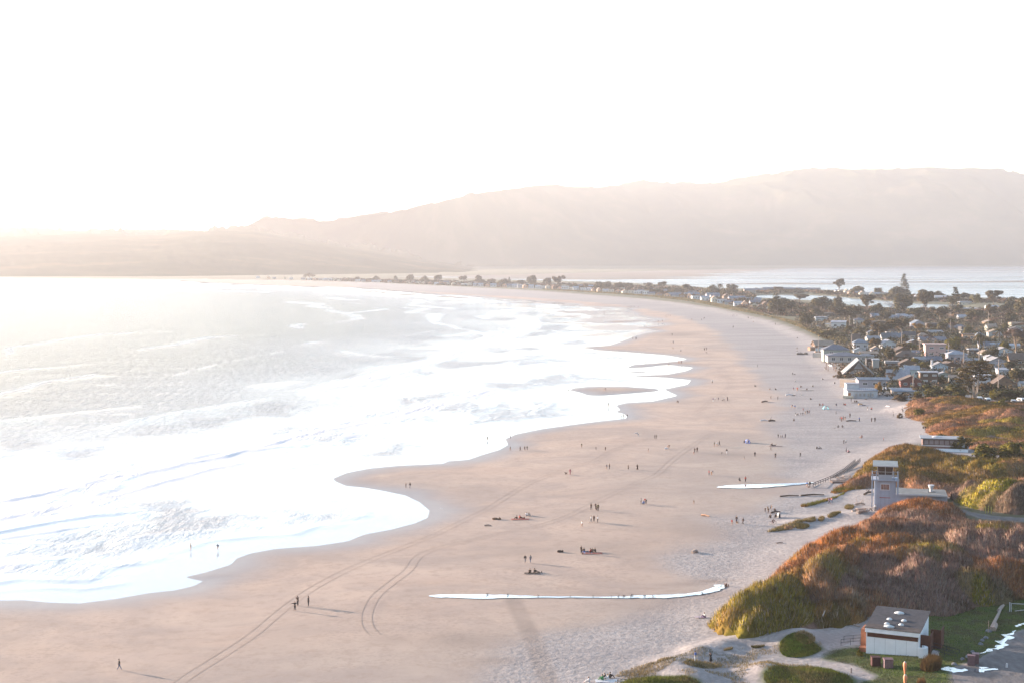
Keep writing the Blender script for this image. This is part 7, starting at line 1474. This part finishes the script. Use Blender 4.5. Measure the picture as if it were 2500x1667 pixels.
# ---- water lying on the sand and road, tyre tracks
from mathutils.geometry import tessellate_polygon
def sheet(name, pts, dz, mat, kind='structure', smooth_n=2, label=None):
    g = smooth_poly(GP(pts)[:, :2], smooth_n + 1); g = g + (np.stack([fbm(g[:, 0] * .9, g[:, 1] * .9, 3), fbm(g[:, 0] * .9 + 31, g[:, 1] * .9, 3)], 1) - .5) * (2.2 if name == 'puddle' else 1.0); z = terrain(g[:, 0], g[:, 1])[0]; z = np.full(len(g), z.mean()) * .0 + z + dz
    V = [Vector((a, b, 0)) for a, b in g]; T = tessellate_polygon([V]); o = mesh_from(name, [(p.x, p.y, float(h)) for p, h in zip(V, z)], [tuple(t) for t in T], [mat])
    return tag(o, kind=kind)
wt = NT('still_water'); wt.set(Base_Color=(.80,.79,.77), Roughness=.06, IOR=1.33); wt.b.inputs['Specular IOR Level'].default_value = 1.0; wt.b.inputs['Metallic'].default_value = .8; wt.bump(wt.noise(wt.coord(), 3.0, 3), .02, .05); WATER = wt.m
sheet('stream', [(1044,1453),(1090,1450),(1240,1452),(1300,1455),(1500,1457),(1560,1453),(1620,1452.5),(1700,1447),(1730,1439),(1746,1431),(1742,1427.5),(1758,1427),(1772,1428),(1770,1437),(1737,1446),(1690,1454),(1640,1459),(1600,1460),(1500,1459.6),(1300,1458),(1180,1461.5),(1110,1460),(1060,1458)], .10, WATER)
sheet('pool', [(1742,1189),(1780,1184),(1850,1182),(1920,1179.5),(1985,1177.5),(1990,1179),(1920,1184.5),(1860,1191),(1800,1192),(1760,1191.5)], .14, WATER)
sheet('puddle', [(2394,1594),(2410,1590),(2420,1582),(2432,1578),(2441,1570),(2445,1560),(2452,1552),(2462,1545),(2473,1537),(2480,1538),(2474,1545),(2464,1553),(2468,1556),(2458,1563),(2450,1572),(2446,1580),(2432,1586),(2420,1592),(2405,1598)], .06, WATER, smooth_n=1)
sheet('puddle', [(2474,1530),(2488,1525),(2500,1521),(2540,1510),(2540,1514),(2500,1525),(2486,1530)], .06, WATER, smooth_n=1)
sheet('puddle', [(2302,1634),(2320,1629),(2350,1633),(2364,1631),(2362,1639),(2330,1641),(2308,1640)], .06, WATER, smooth_n=1); sheet('puddle', [(2376,1638),(2392,1630),(2414,1626),(2410,1631),(2400,1634),(2438,1628),(2430,1634),(2404,1641),(2384,1640)], .06, WATER, smooth_n=1)
tr_ = NT('rut_sand'); tr_.set(Base_Color=tr_.ramp(tr_.noise(tr_.coord(), 1.5, 3), [(.3, (.27,.20,.16)), (.7, (.36,.27,.215))]), Roughness=.95); RUT = tr_.m
def track(pts, gauge=1.7, wd=.12, name='tyre_track', m=RUT):
    P = smooth_poly(GP(pts)[:, :2], 3, closed=False); seg = np.diff(P, axis=0); L = np.r_[0, np.cumsum(np.hypot(seg[:, 0], seg[:, 1]))]; t = np.arange(0, L[-1], 1.2); X = np.interp(t, L, P[:, 0]); Y = np.interp(t, L, P[:, 1])
    dx, dy = np.gradient(X), np.gradient(Y); n = np.hypot(dx, dy) + 1e-9; nx_, ny_ = -dy / n, dx / n; V = []; F = []
    for sgn in ((-1, 1) if gauge else (0,)):
        b0 = len(V); jw = wd * (.7 + .5 * vnoise(t / 3, t * 0 + sgn))
        for e in (-1, 1):
            xs = X + nx_ * (sgn * gauge / 2 + e * jw / 2); ys = Y + ny_ * (sgn * gauge / 2 + e * jw / 2); zs = terrain(xs, ys)[0] + .035; V += list(zip(xs, ys, zs))
        m_ = len(t); F += [(b0 + i, b0 + i + 1, b0 + m_ + i + 1, b0 + m_ + i) for i in range(m_ - 1)]
    tag(mesh_from(name, V, F, [m]), kind='structure')
track([(300,1760),(441,1663),(470,1642),(542,1598),(615,1551),(669,1504),(723,1461),(772,1429),(845,1391),(917,1361),(989,1333),(1062,1305),(1134,1268),(1188,1243),(1242,1208),(1286,1181),(1333,1163),(1373,1148),(1423,1132),(1451,1125),(1484,1104),(1515,1090),(1553,1079),(1590,1068),(1588,1060),(1576,1053),(1562,1049)])
track([(916,1549),(897,1530),(893,1505),(900,1480),(918,1450),(960,1418),(1000,1390),(1010,1366),(1028,1352),(1070,1336),(1152,1317),(1242,1297),(1315,1283),(1369,1266),(1400,1253),(1451,1226),(1502,1201),(1553,1178),(1602,1160),(1624,1138),(1648,1116),(1687,1089),(1711,1073),(1744,1055)])
track([(1693,1012),(1718,994),(1732,978),(1757,963),(1774,952),(1786,939),(1780,926),(1771,916),(1756,912)]); track([(1764,962),(1772,975),(1778,988),(1790,995)])
track([(840,1494),(870,1497)], 0, .5); 
# ------------------------------------------------------------------ the air
HZ = bpy.data.materials.new('haze_air'); HZ.use_nodes = True
for n in list(HZ.node_tree.nodes):
    if n.type == 'BSDF_PRINCIPLED': HZ.node_tree.nodes.remove(n)
pv = HZ.node_tree.nodes.new('ShaderNodeVolumePrincipled'); pv.inputs['Density'].default_value = 0.000073
pv.inputs['Color'].default_value = (0.95, 0.94, 0.97, 1); pv.inputs['Anisotropy'].default_value = 0.40
HZ.node_tree.links.new(pv.outputs[0], HZ.node_tree.nodes['Material Output'].inputs['Volume'])
hz = MB().box(-62000, 62000, -61000, 70000, -5.0, 720).build('haze', HZ)
tag(hz, 'pale warm haze filling the air over the bay and the hills', 'haze', kind='stuff')
